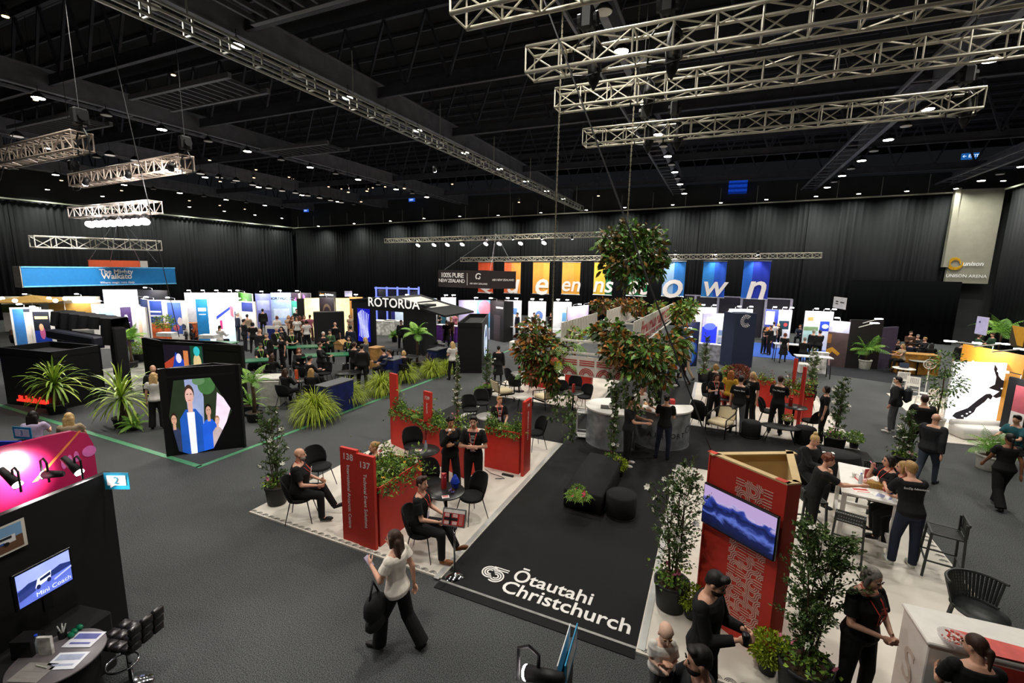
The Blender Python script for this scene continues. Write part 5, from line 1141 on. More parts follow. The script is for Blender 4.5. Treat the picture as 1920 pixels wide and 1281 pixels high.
q0, q1_ = F(1204, 841), F(1282, 822); e_ = FT(1245, 775, 1.08); cb = V(-1.15, 13.15, 0); RB = .78
t = curved_bar('curved metal bar counter with white top and airport lettering', cb, RB, 205, 385, 1.08, .72)
ang = -62
for i, chh in enumerate('AIRPORT'):
    a = math.radians(-105+i*11.5); text(chh, mat('2a2c2e', .5), t, PL((math.cos(a)*(RB+.004), math.sin(a)*(RB+.004), .42), (-math.sin(a), math.cos(a), 0)), .19, .012)
a = math.radians(-22); b = MB(); b.M = PL((math.cos(a)*(RB+.003), math.sin(a)*(RB+.003), .56), (-math.sin(a), math.cos(a), 0)); b.arc((0, 0), .08, .1, 30, 300, 0, .004); b.arc((0, 0), .12, .14, -40, 60, 0, .004); b.M = None; part('emblem', b, mat('2a2c2e', .5), t)
b = MB(); b.box((-1.75, 13.75, .5), (.7, .55, 1.0), .2, bev=.01); o = part('back_counter', b, WHITE); tag(o, 'small white back counter behind the curved bar', 'counter')
bottle('red sauce bottle on the curved bar', at(cb+V(-.25, -.35, 0), 1.095), .24, .035, 'c23a3a', 'd0443a')
b = MB(); b.box((0, 0, .01), (.34, .22, .02)); o = part('serving_board', b, WOOD); o.location = at(cb+V(-.55, -.15, 0), 1.093); tag(o, 'wooden board of orange snacks on the curved bar', 'board')
for k in range(9): b = MB(); b.ell((0, 0, .018), (.024, .024, .018), None, 8, 5); o = part('snack', b, mat('c8782a', .6), None, True); o.location = at(cb+V(-.66+.05*(k % 5), -.2+.08*(k//5), 0), 1.113); tag(o, 'small orange snack on the wooden board', 'snack', 'orange snacks on the wooden board')
t = palm('small potted lime plant beyond the curved bar', at(F(1232, 762), .012), L=.4, n=12, w=.1, potr=.16, ph=.85, lw=.03)
flat('red napkin pack on the curved bar', at(cb+V(.25, .25, 0), 1.093), .12, .2, .3, 'c02a2a', 'pack', 'napkin_pack', .12)
flat('black tablet lying on the round metal counter', at(c1+V(-.15, -.25, 0), 1.065), .35, .3, .2, '241d18', 'tablet', 'tablet_device', .02)
# ---- hanging planted frame
fr_t = thing('hanging_slat_sign', 'white slatted sign frame hung above the black mat', 'hanging sign', (-2.6, 11, 2.6)); m = mat('e4e0d6', .6, var=.05)
def slats(name, x, y0, y1, z0a, z1a, z0b, z1b, s=.26, red=False):
    b = MB(); n = int((y1-y0)/s)
    for k in range(n):
        f = k/n; y = y0+(y1-y0)*f; b.mat(1 if red and (k % 3 != 1) else 0).box((x, y, (z0a+(z0b-z0a)*f+z1a+(z1b-z1a)*f)/2), (.03, s*.72, (z1a+(z1b-z1a)*f)-(z0a+(z0b-z0a)*f)))
    return b
SIGNR = mat('b8423c', .6)
part('left_slats', slats('l', -3.5, 11, 14.8, 3.0, 3.5, 2.85, 3.45), [m, SIGNR], fr_t, world=True); part('left_slats', slats('l', -3.5, 16.2, 22.6, 2.65, 3.4, 2.45, 3.35), [m, SIGNR], fr_t, world=True)
part('right_slats', slats('r', -1.75, 11.2, 22.2, 3.05, 3.62, 2.7, 3.4, .3), [m, SIGNR], fr_t, world=True)
text('ŌTAUTAHI CHRISTCHURCH', SIGNR, fr_t, PL((-1.77, 16.2, 3.1), (0, 1, 0)), .62, .04, world=True, space=1.05); text('ŌTAUTAHI CHRISTCHURCH', SIGNR, fr_t, PL((-1.73, 16.2, 3.1), (0, 1, 0)), .62, .04, world=True)
b = MB()
for p, q in (((-3.5, 11, 2.72), (-3.5, 22.6, 2.6)), ((-1.75, 11, 2.85), (-1.75, 22.4, 2.6)), ((-3.5, 11, 2.75), (-1.75, 11, 2.75)), ((-3.5, 16, 2.7), (-1.75, 16, 2.7)), ((-3.5, 22.4, 2.6), (-1.75, 22.4, 2.6)), ((-3.5, 13.5, 2.7), (-1.75, 13.5, 2.7))): b.bar(p, q, .05); b.bar(V(p)+V(0, 0, .3), V(q)+V(0, 0, .3), .05)
part('frame', b, m, fr_t, world=True)
b = MB(); b.box((-2.62, 10.97, 2.42), (1.75, .03, .5)); part('front_panel', b, m, fr_t, world=True); b = MB(); b.M = PL((-3.48, 10.95, 2.18), (1, 0, 0))
for k in range(4):
    cx_ = .22+k*.44
    for r in (.09, .135, .18): b.arc((cx_, .02), r-.016, r+.01, 0, 180, 0, .004, 12)
    for q in range(3): b.box((cx_, .28+.055*q, .002), (.38, .026, .004))
b.M = None; part('panel_pattern', b, SIGNR, fr_t, world=True)
def BL(px, py, y, rx, ry, dz=None): p = FY(px, py, y); d = math.hypot(p.x, p.y); s = d/FPX; return ((p.x, p.y, p.z), (rx*s, (dz or rx)*s, ry*s))
def hangmass(label, blobs, n, mats, L=.2, Wd=.09, ferns=0, hangs=()):
    n = int(n*1.7); c0 = blobs[0][0]; t = thing('hanging_foliage', label, 'plant', c0); leafmass(t, blobs, n, L, Wd, mats)
    f = MB()
    for c, r in blobs:
        for _ in range(10): a = random.uniform(0, 6.28); e = random.uniform(-.6, 1); f.tube([V(c), V(c)+V(math.cos(a)*r[0]*.5, math.sin(a)*r[1]*.5, e*r[2]*.5), V(c)+V(math.cos(a)*r[0]*.95, math.sin(a)*r[1]*.95, e*r[2]*.8)], [.012, .008, .004], 4)
    part('branches', f, BARK, t, world=True)
    if ferns:
        f = MB()
        for k in range(ferns): c, r = blobs[k % len(blobs)]; a = random.uniform(0, 6.28); frond(f, V(c)+V(math.cos(a)*r[0]*.5, math.sin(a)*r[1]*.5, r[2]*.1), (math.cos(a), math.sin(a), .3), .6, .14, 1.8, 12, .025)
        part('ferns', f, [mat('7fa35a', .5, var=.2)], t, world=True)
    for (px, py, y, L2, n2) in hangs:
        p = FY(px, py, y); P = [(p.x+random.gauss(0, .07), p.y+random.gauss(0, .07), p.z-L2*k/n2) for k in range(n2)]; f = MB(); f.leaves(P, RNG.normal(0, .6, (n2, 3))+[0, 0, -.5], .1, .07, .2, .15, 3); f.tube([p, p+V(.03, 0, -L2/2), p+V(0, .02, -L2)], .006, 4); part('trailing_ivy', f, LEAF, t, world=True)
    return t
t = hangmass('big ball of magnolia branches hung from the right chain', [BL(1180, 480, 12.5, 48, 50), BL(1150, 455, 12.5, 32, 28), BL(1215, 470, 12.5, 34, 44), BL(1185, 520, 12.5, 28, 26), BL(1180, 435, 12.5, 24, 24), BL(1145, 495, 12.5, 20, 22), BL(1225, 500, 12.5, 22, 22)], 1000, MAG, .2, .085, 4)
p = FY(1210, 465, 12.4); b = MB()
for k in range(26): a = random.uniform(0, 6.28); e = random.uniform(-.5, 1.3); blade(b, p+V(0, -.25, 0), (math.cos(a)*math.cos(e), math.sin(a)*math.cos(e)-.4, math.sin(e)), .34, .03, .5, 4)
part('pale_rosette', b, mat('6f9a3c', .5), t, world=True)
hangmass('mass of orange magnolia leaves at the left front corner of the hanging frame', [BL(1000, 625, 11.0, 30, 28), BL(1015, 655, 11, 36, 34), BL(985, 660, 11, 22, 26), BL(1005, 700, 11, 32, 18), BL(1030, 690, 11, 24, 24), BL(1035, 715, 11, 12, 22)], 1100, AUT+MAG[:2], .17, .07, 0, [(1045, 720, 11, 1.0, 90), (1066, 735, 11, .9, 80), (1072, 770, 10.6, .8, 60), (1036, 700, 11, .7, 60)])
hangmass('pale fern and orange leaves along the front of the hanging frame', [BL(1060, 650, 11.2, 26, 20), BL(1075, 625, 11.6, 28, 12), BL(1048, 680, 11, 16, 16)], 240, FRESH+AUT[:1], .12, .05, 22)
hangmass('broad dark magnolia leaves over the right front corner of the hanging frame', [BL(1140, 622, 11.3, 30, 20), BL(1175, 642, 11., 38, 18), BL(1160, 660, 10.8, 36, 16), BL(1215, 664, 10.8, 38, 24), BL(1252, 650, 11.5, 28, 24), BL(1278, 640, 12.5, 18, 34), BL(1195, 690, 10.8, 30, 20), BL(1238, 700, 11, 22, 26)], 1250, MAG+AUT[:1], .2, .09, 10, [(1175, 700, 11, .9, 90), (1195, 715, 11, .8, 80), (1150, 690, 11, .7, 60), (1225, 715, 11.3, .6, 60)])
hangmass('bronze magnolia leaves on the far left end of the hanging frame', [BL(1130, 573, 18, 20, 12), BL(1165, 572, 19, 18, 11), BL(1195, 575, 20, 16, 14)], 420, AUT, .24, .1, 0)
hangmass('bright palm leaves on the far right end of the hanging frame', [BL(1278, 585, 17, 18, 18), BL(1295, 575, 18, 12, 10), BL(1235, 580, 20, 14, 12)], 420, FRESH+AUT[:2], .22, .08, 14)
ft = thing('hanging_flowers', 'yellow and orange flower cluster trailing from the hanging frame', 'flowers', FY(1265, 660, 12)); o = V(ft.location)
for k in range(22): p = FY(random.choice((1265, 1262, 1268)), random.uniform(640, 695), 12); l_ = link('flower', fmesh(random.choice(('e0a818', 'd86a20')), .06), ft, p-o+V(random.gauss(0, .05), 0, 0)); l_.rotation_euler = (1.2, 0, 0)
for k, c in ((0, 'd8765a'), (1, 'c9b020')):
    b = MB(); b.ell(FY(1040+6*k, 678+7*k, 10.9), (.13, .13, .13), None, 12, 8); tag(part('pincushion_flower', b, mat(c, .7, var=.3, scale=40, bump=1), None, True), ('large salmon', 'large yellow')[k]+' round flower at the front of the hanging frame', 'flower')
# ---- front right: white high table, stools, counter
ZT = 1.05
c_nl, c_nr, c_fl = FT(1578, 922, ZT), FT(1690, 948, ZT), FT(1562, 868, ZT); ux = (c_nr-c_nl).normalized(); uy = V(-ux.y, ux.x, 0); Lx, Ly = (c_nr-c_nl).length, 1.55
t = thing('high_table', 'long white high table crowded with papers and cups', 'table', at(c_nl), math.atan2(ux.y, ux.x)); b = MB(); b.box((Lx/2, Ly/2, ZT-.02-ZP), (Lx, Ly, .04), bev=.008); part('tabletop', b, WHITE, t)
for x in (.05, Lx-.05):
    for y in (.05, Ly-.05): b = MB(); b.box((x, y, (ZT-.04-ZP)/2), (.07, .07, ZT-.04-ZP)); part('leg', b, WHITE, t)
b = MB(); b.box((Lx/2, .05, .22), (Lx-.1, .05, .06)); b.box((.05, Ly/2, .22), (.05, Ly-.1, .06)); b.box((Lx-.05, Ly/2, .22), (.05, Ly-.1, .06)); b.box((Lx/2, Ly-.05, .22), (Lx-.1, .05, .06)); part('footrail', b, WHITE, t)
def on(x, y, z=ZT): q = c_nl+ux*x+uy*y; return V(q.x, q.y, z+.001)
for i, (x, y, w, d, a, c1_, c2_, lab) in enumerate(((.3, .25, .3, .21, .3, 'f0ece6', 'c8453e', 'red and white leaflet at the left end of the high table'), (.62, .2, .21, .3, 1.1, 'efefef', '9aa0c0', 'white flyer at the near edge of the high table'), (.95, .25, .2, .28, .5, 'f0eeea', '6a6f80', 'printed sheet at the right end of the high table'), (.35, .8, .21, .15, .2, 'c23a3a', 'f0e0e0', 'red card in the middle of the high table'), (.75, .95, .3, .21, 2., 'efefef', '8a9ac0', 'white sheet at the far side of the high table'))):
    flat(lab, on(x, y), w, d, a, c1_, col2=c2_)
def laptop(label, p, rz, col='3a3b3f', sc=None):
    t = thing('laptop', label, 'laptop', p, rz); b = MB(); b.box((0, 0, .008), (.33, .23, .016), bev=.004); part('base', b, mat(col, .4), t); b = MB(); b.box((0, .13, .11), (.33, .012, .21), R=Matrix.Rotation(-.25, 3, 'X')); part('lid', b, mat(col, .4), t)
    b = MB(); b.box((0, -.0, .0175), (.28, .12, .002)); part('keys', b, BLK, t)
    b = MB(); b.box((0, .118, .112), (.3, .004, .18), R=Matrix.Rotation(-.25, 3, 'X')); part('screen', b, mat('7a90d0', .3, emit=.6) if sc else mat('15161a', .2), t); return t
laptop('dark laptop on the white high table', on(.78, .62), 2.6)
def cup(label, p, c='e9e6e0', r=.04, h=.09, g=None):
    t = thing('cup', label, 'cup', p, random.uniform(0, 6), g); b = MB(); b.lathe([(r*.7, 0), (r, h), (r*.9, h), (r*.6, .01)], n=16); part('bowl', b, mat(c, .3), t, True); b = MB(); b.ring((r*.95+.015, 0, h*.5), .022, .005, 12, 5, 'y'); part('handle', b, mat(c, .3), t, True)
cup('white mug near the left end of the high table', on(.22, .85)); cup('white mug beside the laptop on the high table', on(.4, 1.15)); cup('black mug on the high table beside the red card', on(.62, .78), '1a1a1c')
b = MB(); b.box((0, 0, .05), (.22, .14, .1), bev=.01); o = part('wicker_box', b, mat('a5813f', .8, var=.4, scale=50, bump=.8)); o.location = on(.5, .55, ZT); tag(o, 'small woven box on the high table', 'box')
for i, (x, y, lab) in enumerate(((.42, .95, 'red card holder near the middle of the high table'), (.63, .5, 'red card holder in front of the laptop'))):
    b = MB(); b.box((0, 0, .09), (.11, .012, .18)); o = part('card_holder', b, mat('b82f2a', .4)); o.location = on(x, y, ZT); o.rotation_euler = (0, 0, .6+i); tag(o, lab, 'sign')
bottle('clear bottle on the white high table', on(.3, .6), .2); b = MB()
for k in range(3): b.cyl((0, .02*k, .005), (.12, .02*k+.03, .005), .005, n=6)
o = part('pen', MB().cyl((0, 0, .006), (.14, .03, .006), .005, n=6), mat('1a1a1c', .4)); o.location = on(.85, .35, ZT); tag(o, 'black pen on the white high table', 'pen')
b = MB(); b.ell((0, 0, .02), (.05, .02, .02), None, 8, 5); o = part('blue_clip', b, mat('2a4fb8', .4), None, True); o.location = on(.7, .4, ZT); tag(o, 'small blue object beside the card holder', 'clip')
barstool('dark slatted bar stool in front of the white high table', at(FT(1594, 975, .75)), -15, back=.12); barstool('dark bar stool with rounded back right of the high table', at(FT(1772, 1000, .75)), 80, seat=.75, back=.26)
barstool('dark bar stool behind the red tower at the high table', at(FT(1518, 935, .75)), -70, back=.2); barstool('dark bar stool at the far side of the high table', at(FT(1648, 900, .7)), 190, back=.2)
# perforated chair by the counter
p = FT(1838, 1150, .78); t = thing('bar_chair', 'dark perforated tub chair behind the white counter', 'chair', at(p), math.radians(200)); m = mat('2c302f', .5)
b = MB(); n = 22; rws = 8
for j in range(rws):
    for k in range(n):
        a0 = -math.pi/2-1.25+2.5*k/n; a1 = -math.pi/2-1.25+2.5*(k+.55)/n; z0 = .8+j*.035; z1 = z0+.018; r = .27+.01*j; vs = [(math.cos(a)*r, math.sin(a)*r, z) for a, z in ((a0, z0), (a1, z0), (a1, z1), (a0, z1))]; b.add(vs, [(0, 1, 2, 3)])
        if k % 1 == 0: a2 = a0+.012; b.bar((math.cos(a2)*r, math.sin(a2)*r, z0), (math.cos(a2)*(r+.01), math.sin(a2)*(r+.01), z0+.035), .02)
for z, r in ((.78, .27), (1.09, .35)):
    ps = [(math.cos(a)*r, math.sin(a)*r, z) for a in [-math.pi/2-1.35+2.7*k/16 for k in range(17)]]; b.tube(ps, .018, 6)
part('backrest', b, m, t); b = MB(); b.lathe([(.2, .74), (.26, .76), (.26, .78), (.01, .775)], n=24); part('seat', b, m, t, True)
for sx in (-1, 1):
    for sy in (-1, 1): b = MB(); b.bar((sx*.17, sy*.17, .75), (sx*.23, sy*.23, 0), .035); part('leg', b, m, t)
# white counter bottom right
ZC = 1.08; k0 = FT(1690, 1132, ZC); k1 = FT(1920, 1183, ZC); d = (k1-k0).normalized(); n_ = V(d.y, -d.x, 0); d2 = (FT(1757, 1203, ZC)-k0); 
t = thing('reception_counter', 'white counter with a red diagonal band at the bottom right', 'counter', at(k0), math.atan2(d.y, d.x)); dep = .62
b = MB(); b.box((1.4, -dep/2, (ZC-.03)/2), (2.8-.04, dep-.04, ZC-.06), bev=.01); part('body', b, WHITE, t); b = MB(); b.box((1.4, -dep/2, ZC-.03-ZP+.03), (2.8, dep, .04), bev=.012); part('worktop', b, WHITE, t)
b = MB(); b.prism([(.3, -.34), (.62, -.36), (2.6, -.52), (2.7, -.62), (.3, -.62)], ZC+.0195, ZC+.022); part('red_band', b, mat('d0453c', .45), t); b = MB(); b.M = PL((.25, -dep+.015, .04), (1, 0, 0)); b.box((1.2, .5, .005), (2.0, .9, .006)); b.M = None; part('red_front', b, mat('c23a32', .45), t)
b = MB(); b.box((-.001+.018, -dep/2, .45), (.004, .01, .01)); text('S', mat('cdbfb2', .5), t, PL((.017, -.3, .5), (0, -1, 0)), .55, .01)
t2 = thing('sweet_bowl', 'clear bowl of red and white wrapped sweets on the counter', 'bowl', at(FT(1787, 1206, ZC+.05), ZC+.025)); b = MB(); b.lathe([(.07, 0), (.12, .06), (.135, .1), (.125, .1), (.06, .012)], n=20); part('bowl', b, mat('e0dede', .1, alpha=.4, var=0), t2, True)
b = MB()
for k in range(70): a = random.uniform(0, 6.28); r = random.uniform(0, .1); b.mat(k % 2).ell((math.cos(a)*r, math.sin(a)*r, .04+random.uniform(0, .07)), (.018, .012, .01), Matrix.Rotation(random.uniform(0, 6), 3, 'Z'), 6, 4)
o = part('sweets', b, [mat('c8463c', .4), mat('e8d8d0', .4)], t2); o['kind'] = 'stuff'
# black draped table with white printed shirt
p = FT(1555, 850, .74); t = thing('draped_table', 'table under a black cloth with white print behind the high table', 'table', at(p), .15); b = MB(); b.lathe([(.75, 0), (.7, .4), (.62, .72), (.6, .74), (.01, .742)], n=28, sy=.6); part('cloth', b, mat('0f0f11', .9, bump=.3), t, True)
b = MB(); b.mat(0)
for k in range(4): b.box((-.25+.1*k, -.1+.04*(k % 2), .745), (.12, .05, .003), .5*k)
part('print', b, WL_, t)
# ---------------------------------------------------------------- pictures and display panels
def pic(t, M, w, h, shapes, emit=.9, name='picture', z=.0, dz=.0012, world=True):
    'flat picture of coloured shapes; M places the lower left corner'
    b = MB(); b.M = M; cols = []; k = 0
    for c, s, *a in shapes:
        if c not in cols: cols.append(c)
        b.mat(cols.index(c)); k += 1; zz = z+k*dz
        if s == 'r': p = [(a[0], a[1]), (a[2], a[1]), (a[2], a[3]), (a[0], a[3])]
        elif s == 'e': p = [(a[0]+a[2]*math.cos(i*.3927), a[1]+a[3]*math.sin(i*.3927)) for i in range(16)]
        else: p = s
        b.add([(x*w, y*h, zz) for x, y in p], [tuple(range(len(p)))])
    return part(name, b, [mat(c, .5, emit=emit, var=.12, scale=4) for c in cols], t, world=world)
def man(x, y, s, suit, skin='c99a80', hair='2a1d16', tie=None):
    'shapes of a standing person for a photograph: feet-less bust at x, base y, scale s'
    L = [(suit, [(x-.14*s, y), (x+.14*s, y), (x+.135*s, y+.49*s), (x+.06*s, y+.58*s), (x-.06*s, y+.58*s), (x-.135*s, y+.49*s)])]
    if tie: L.append((tie, [(x-.035*s, y), (x+.035*s, y), (x+.045*s, y+.55*s), (x-.045*s, y+.55*s)]))
    return L+[(skin, 'r', x-.028*s, y+.55*s, x+.028*s, y+.64*s), (hair, 'e', x, y+.74*s, .058*s, .085*s), (skin, 'e', x, y+.71*s, .05*s, .078*s), (hair, 'r', x-.03*s, y+.725*s, x-.012*s, y+.735*s), (hair, 'r', x+.012*s, y+.725*s, x+.03*s, y+.735*s), ('a86a5c', 'r', x-.016*s, y+.665*s, x+.016*s, y+.673*s)]
def wallp(label, a, b_, h, shapes, emit=.55, th=.08, z0=0., frame='e2ddd6', fe=0, name='display_board', cat='display board', back='d8d4ce', group=None, lights=0, xt=None):
    'upright display panel from floor point a to b (left to right as seen), picture on the side facing the viewer'
    a = V(a[0], a[1], 0); b_ = V(b_[0], b_[1], 0); d = (b_-a); L = d.length; d.normalize(); n = V(d.y, -d.x, 0); c = (a+b_)/2-n*th/2
    t = thing(name, label, cat, V(c.x, c.y, z0), 0, group); m = MB(); m.box((c.x, c.y, (z0+h)/2), (L, th, h-z0), math.atan2(d.y, d.x)); part('board', m, mat(frame, .6, var=.06), t, world=True)
    glows = emit >= .84; emit = emit*1.25 if glows else 0
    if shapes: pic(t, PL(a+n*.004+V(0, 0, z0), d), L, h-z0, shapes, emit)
    if not glows and shapes and h-z0 > 1.6 and h < 3: lights = max(lights, 1)
    if xt:
        for s, u, v_, sz, col in xt: text(s, mat(col, .5, emit=.6 if name == 'hanging_sign' else 0, var=.02), t, PL(a+d*(L*u)+n*.03+V(0, 0, z0+(h-z0)*v_), d), sz, .015, .004, world=True)
    for k in range(lights):
        p = a+d*(L*(k+.5)/lights)+V(0, 0, h); m = MB(); m.tube([p, p+V(0, 0, .12), p+n*.35+V(0, 0, .2)], .015, 5); part('lamp_arm', m, SILV, t, world=True)
        q = p+n*.5+V(0, 0, .2); m = MB(); m.box(q, (.2, .14, .05)); part('lamp_head', m, mat('ffffff', .3, emit=14, var=0), t, world=True)
        l = bpy.data.lights.new('lamp_light', 'AREA'); l.size = .2; l.energy = 26*L/lights; l.color = (1, .97, .95); o = bpy.data.objects.new('lamp_light', l); COL.objects.link(o); o.parent = t; o.location = q+n*.12-V(0, 0, .05)-t.location; o.rotation_euler = (-n*.75-V(0, 0, 1.2)).to_track_quat('-Z', 'Y').to_euler()
    return t
def W2(label, xl, yl, xr, yr, h, *a, **k): return wallp(label, F(xl, yl, h), F(xr, yr, h), h, *a, **k)
R_ = lambda c, *a: (c, 'r', *a)
# ---- green tape
b = MB(); b.box((-19, 6.32, .003), (16.2, .13, .006)); b.box((-10.9, 16, .003), (.13, 19.5, .006)); o = part('floor_tape', b, mat('4f9468', .6, var=.15)); o['kind'] = 'structure'; o['label'] = 'green tape edge on the carpet'
# ---- left stands: LED boxes
def ledbox(label, pts, h, z0=0., col='0c0c0e', name='display_cube'):
    t = thing(name, label, 'display', V(pts[0][0], pts[0][1], 0)); m = mat(col, .5, var=.1)
    n = len(pts)
    for i in range(n): p, q = pts[i], pts[(i+1) % n]; b = MB(); wbox(b, p, q, z0, h, .06, 1); part('panel', b, m, t, world=True)
    b = MB(); b.prism([(p[0], p[1]) for p in pts], h-.25, h-.2); part('deck', b, mat('1a1a1c', .7), t, world=True); return t
A1, A2, A3 = F(296, 695, 2.24), F(456, 687, 2.24), F(400, 680, 2.24); A1.z = A2.z = A3.z = 0
A1 = F(312, 856); A2 = F(462, 838); dd = (A2-A1).normalized(); nb = V(-dd.y, dd.x, 0); A3 = F(400, 680, 2.24); A3.z = 0
t = ledbox('black open-topped display cube with a hexagonal photo of a family', [A1, A2, A3], 2.24); pn = V(dd.y, -dd.x, 0); o_ = A1+pn*.012
hexp = [onpl(x, y, o_, pn) for x, y in ((325, 714), (394, 708), (435, 770), (401, 840), (360, 852), (336, 846), (317, 780))]
M = PL(o_, dd); Mi = M.inverted(); hp = [(Mi@p) for p in hexp]; hp = [(p.x, p.y) for p in hp]
def clip(poly, cl):
    out = poly
    for i in range(len(cl)):
        a, b_ = cl[i], cl[(i+1) % len(cl)]; inp = out; out = []; sd = lambda p: (b_[0]-a[0])*(p[1]-a[1])-(b_[1]-a[1])*(p[0]-a[0])
        for j in range(len(inp)):
            p, q = inp[j-1], inp[j]; sp_, sq = sd(p), sd(q)
            if (sp_ >= 0) != (sq >= 0): u = sp_/(sp_-sq); out.append((p[0]+(q[0]-p[0])*u, p[1]+(q[1]-p[1])*u))
            if sq >= 0: out.append(q)
        if not out: return []
    return out
def ar(p): return sum(p[i-1][0]*p[i][1]-p[i][0]*p[i-1][1] for i in range(len(p)))
if ar(hp) < 0: hp = hp[::-1]
x0 = min(p[0] for p in hp); x1 = max(p[0] for p in hp); y0 = min(p[1] for p in hp); y1 = max(p[1] for p in hp)
fam = [('24301f', 'r', 0, 0, 1, 1), ('8f9cc0', [(.3, .45), (.52, .2), (.56, .75), (.5, 1), (.28, 1)]), ('3f6a3a', 'e', .62, .9, .14, .12), ('5c7f58', 'e', .5, .97, .1, .06), ('e6d4e6', [(1, .62), (.72, .0), (.66, .1), (.78, .8)])]
fam += man(.07, -.1, .82, '2c3550') + man(.34, -.16, 1.32, '1c50a8', 'd3a79a', '3a2a22', 'e8eaf2')+man(.62, -.05, .86, '1f5ad0', 'c29682', '14100e')+man(.75, -.05, .66, 'b9a6a8', 'd3a99a', '8a6a4a')
sh = []
for c, s, *a in fam:
    p = [(a[0], a[1]), (a[2], a[1]), (a[2], a[3]), (a[0], a[3])] if s == 'r' else [(a[0]+a[2]*math.cos(i*.3927), a[1]+a[3]*math.sin(i*.3927)) for i in range(16)] if s == 'e' else s
    p = [(x0+x*(x1-x0), y0+y*(y1-y0)) for x, y in p]; p = p if ar(p) > 0 else p[::-1]; p = clip(p, hp)
    if p: sh.append((c, p))
pic(t, M, 1, 1, sh, .95, 'hexagonal_screen')
pb = lambda x, y, h: F(x, y, h)
B1, B2 = F(1, 648, 2.3), F(85, 640, 2.3); B1 = V(-21.6, 6.6, 0); B2 = V(-18.6, 7.4, 0)
g0, g1 = F(18, 755), F(112, 700)
K1, K2 = F(14, 757), F(110, 770); dk_ = (K2-K1).normalized(); nk_ = V(-dk_.y, dk_.x, 0); hK = HZ(K1, 18, 650)
t = ledbox('black display cube at the far left with red lights at its foot', [K1, K2, K2+nk_*1.4, K1+nk_*1.4], hK)
b = MB()
for k in range(14): p = K1.lerp(K2, .25+k*.045)-nk_*.03; h = .06+.16*abs(math.sin(k*1.1)); b.box(p+V(0, 0, .16+h/2), (.05, .03, h), math.atan2(dk_.y, dk_.x))
part('red_light_bars', b, mat('d8281e', .4, emit=2, var=0), t, world=True)
pic(t, PL(K1-V(1.05, .32, 0)-nk_*.02+V(0, 0, .7), V(1.05, .3, 0)), .95, 1.3, [('5a5ab8', [(0, 0), (.3, 0), (.8, .5), (.3, 1), (0, 1)]), ('d8a8c8', [(.3, 0), (.5, .2), (.8, .5), (.5, .5)])], .9, 'screen')
m1, m2, m3 = F(268, 633, 2.2), F(303, 640, 2.2), F(455, 648, 2.2)
pts = [F(268, 760), V(0, 0, 0)]; c1_, c2_ = V(m2.x, m2.y, 0), V(m3.x, m3.y, 0); nz_ = V(m1.x, m1.y, 0)-c1_; dq = (c2_-c1_).normalized(); nq = V(-dq.y, dq.x, 0)
t = ledbox('wide black display box with colourful screens behind the family cube', [c1_, c2_, c2_+nz_, c1_+nz_], 2.2)
L_ = (c2_-c1_).length; rr = random.Random(4); sh = [R_('1a1420', 0, 0, 1, 1), ('b0402c', [(.0, .1), (.3, .5), (.3, .7), (0, .45)]), ('1c3fae', [(.2, .3), (.55, .15), (.55, .5), (.3, .8)]), R_('c97a48', .5, .3, .62, .85), R_('15402c', .68, .2, .98, 1), ('d8c08c', 'e', .84, .5, .1, .28), ('2fb0b8', 'e', .84, .85, .08, .14), ('e0d8e8', 'e', .38, .62, .07, .14), R_('c83a3a', .1, 0, .95, .12)]
pic(t, PL(c1_+V(dq.y, -dq.x, 0)*.01+dq*.04+V(0, 0, .95), dq), L_*.5, 1.15, sh, .9, 'screen_wall')
b = MB()
for k in range(2): b.box(c1_+dq*(.6+k*1.6)+nz_*.5+V(0, 0, 2.4), (.5, .3, .12), .4)
part('projector', b, mat('dcdcdc', .5), t, world=True)
# black speaker gate
g = thing('draped_gate', 'tall black draped gate carrying a long lighting tray', 'stage rig', (-19, 8, 0)); gl, gr = F(116, 790), F(215, 700); P1 = V(-17.9, 7.6, 0); P2 = V(-15.9, 9.6, 0)
P1 = F(110, 582, 2.75); P2 = F(222, 596, 2.75); P1.z = P2.z = 0; dg_ = (P2-P1).normalized(); L_ = (P2-P1).length; ng = V(dg_.y, -dg_.x, 0); az = math.atan2(dg_.y, dg_.x)
GD_ = mat('0e0e10', .9, bump=.5, scale=3)
for p in (P1+dg_*.2, P2-dg_*.2): b = MB(); b.box(p+V(0, 0, 1.2), (.4, .4, 2.4), az, bev=.05); part('draped_leg', b, GD_, g, world=True)
b = MB(); n = 40
for k in range(n):
    f0, f1 = k/n, (k+1)/n
    for f, e in ((f0, f1),):
        P_ = lambda u, z, o: P1+dg_*(L_*u)+ng*(o+.05*math.sin(u*37))+V(0, 0, z)
        zb0, zb1 = 2.2-.08*math.sin(f*6), 2.2-.08*math.sin(e*6)
        if k > n*.82: zb0 = zb1 = 1.75
        b.add([P_(f, zb0, .32), P_(e, zb1, .32), P_(e, 2.72, .25), P_(f, 2.72, .25), P_(f, 2.75, -.25), P_(e, 2.75, -.25), P_(e, 2.3, -.3), P_(f, 2.3, -.3)], [(0, 1, 2, 3), (3, 2, 5, 4), (4, 5, 6, 7)])
part('draped_header', b, GD_, g, world=True); pm = (P1+P2)/2
b = MB(); b.box(pm+ng*.4+V(0, 0, 1.9), (L_*.8, .5, .34), az, bev=.05); part('lighting_tray', b, mat('22232e', .5), g, world=True); b = MB(); b.box(pm+ng*.25+V(0, 0, 1.66), (L_*.62, .2, .14), az); part('lower_rail', b, mat('3a3460', .5), g, world=True)
b = MB(); b.box(pm-ng*1.6+V(0, 0, .02), (L_*1.1, 3.0, .03), az); o = part('marbled_floor_mat', b, mat('8f8f84', .6, var=.6, scale=1.6)); tag(o, 'grey and white marbled floor mat beyond the draped gate', 'mat')
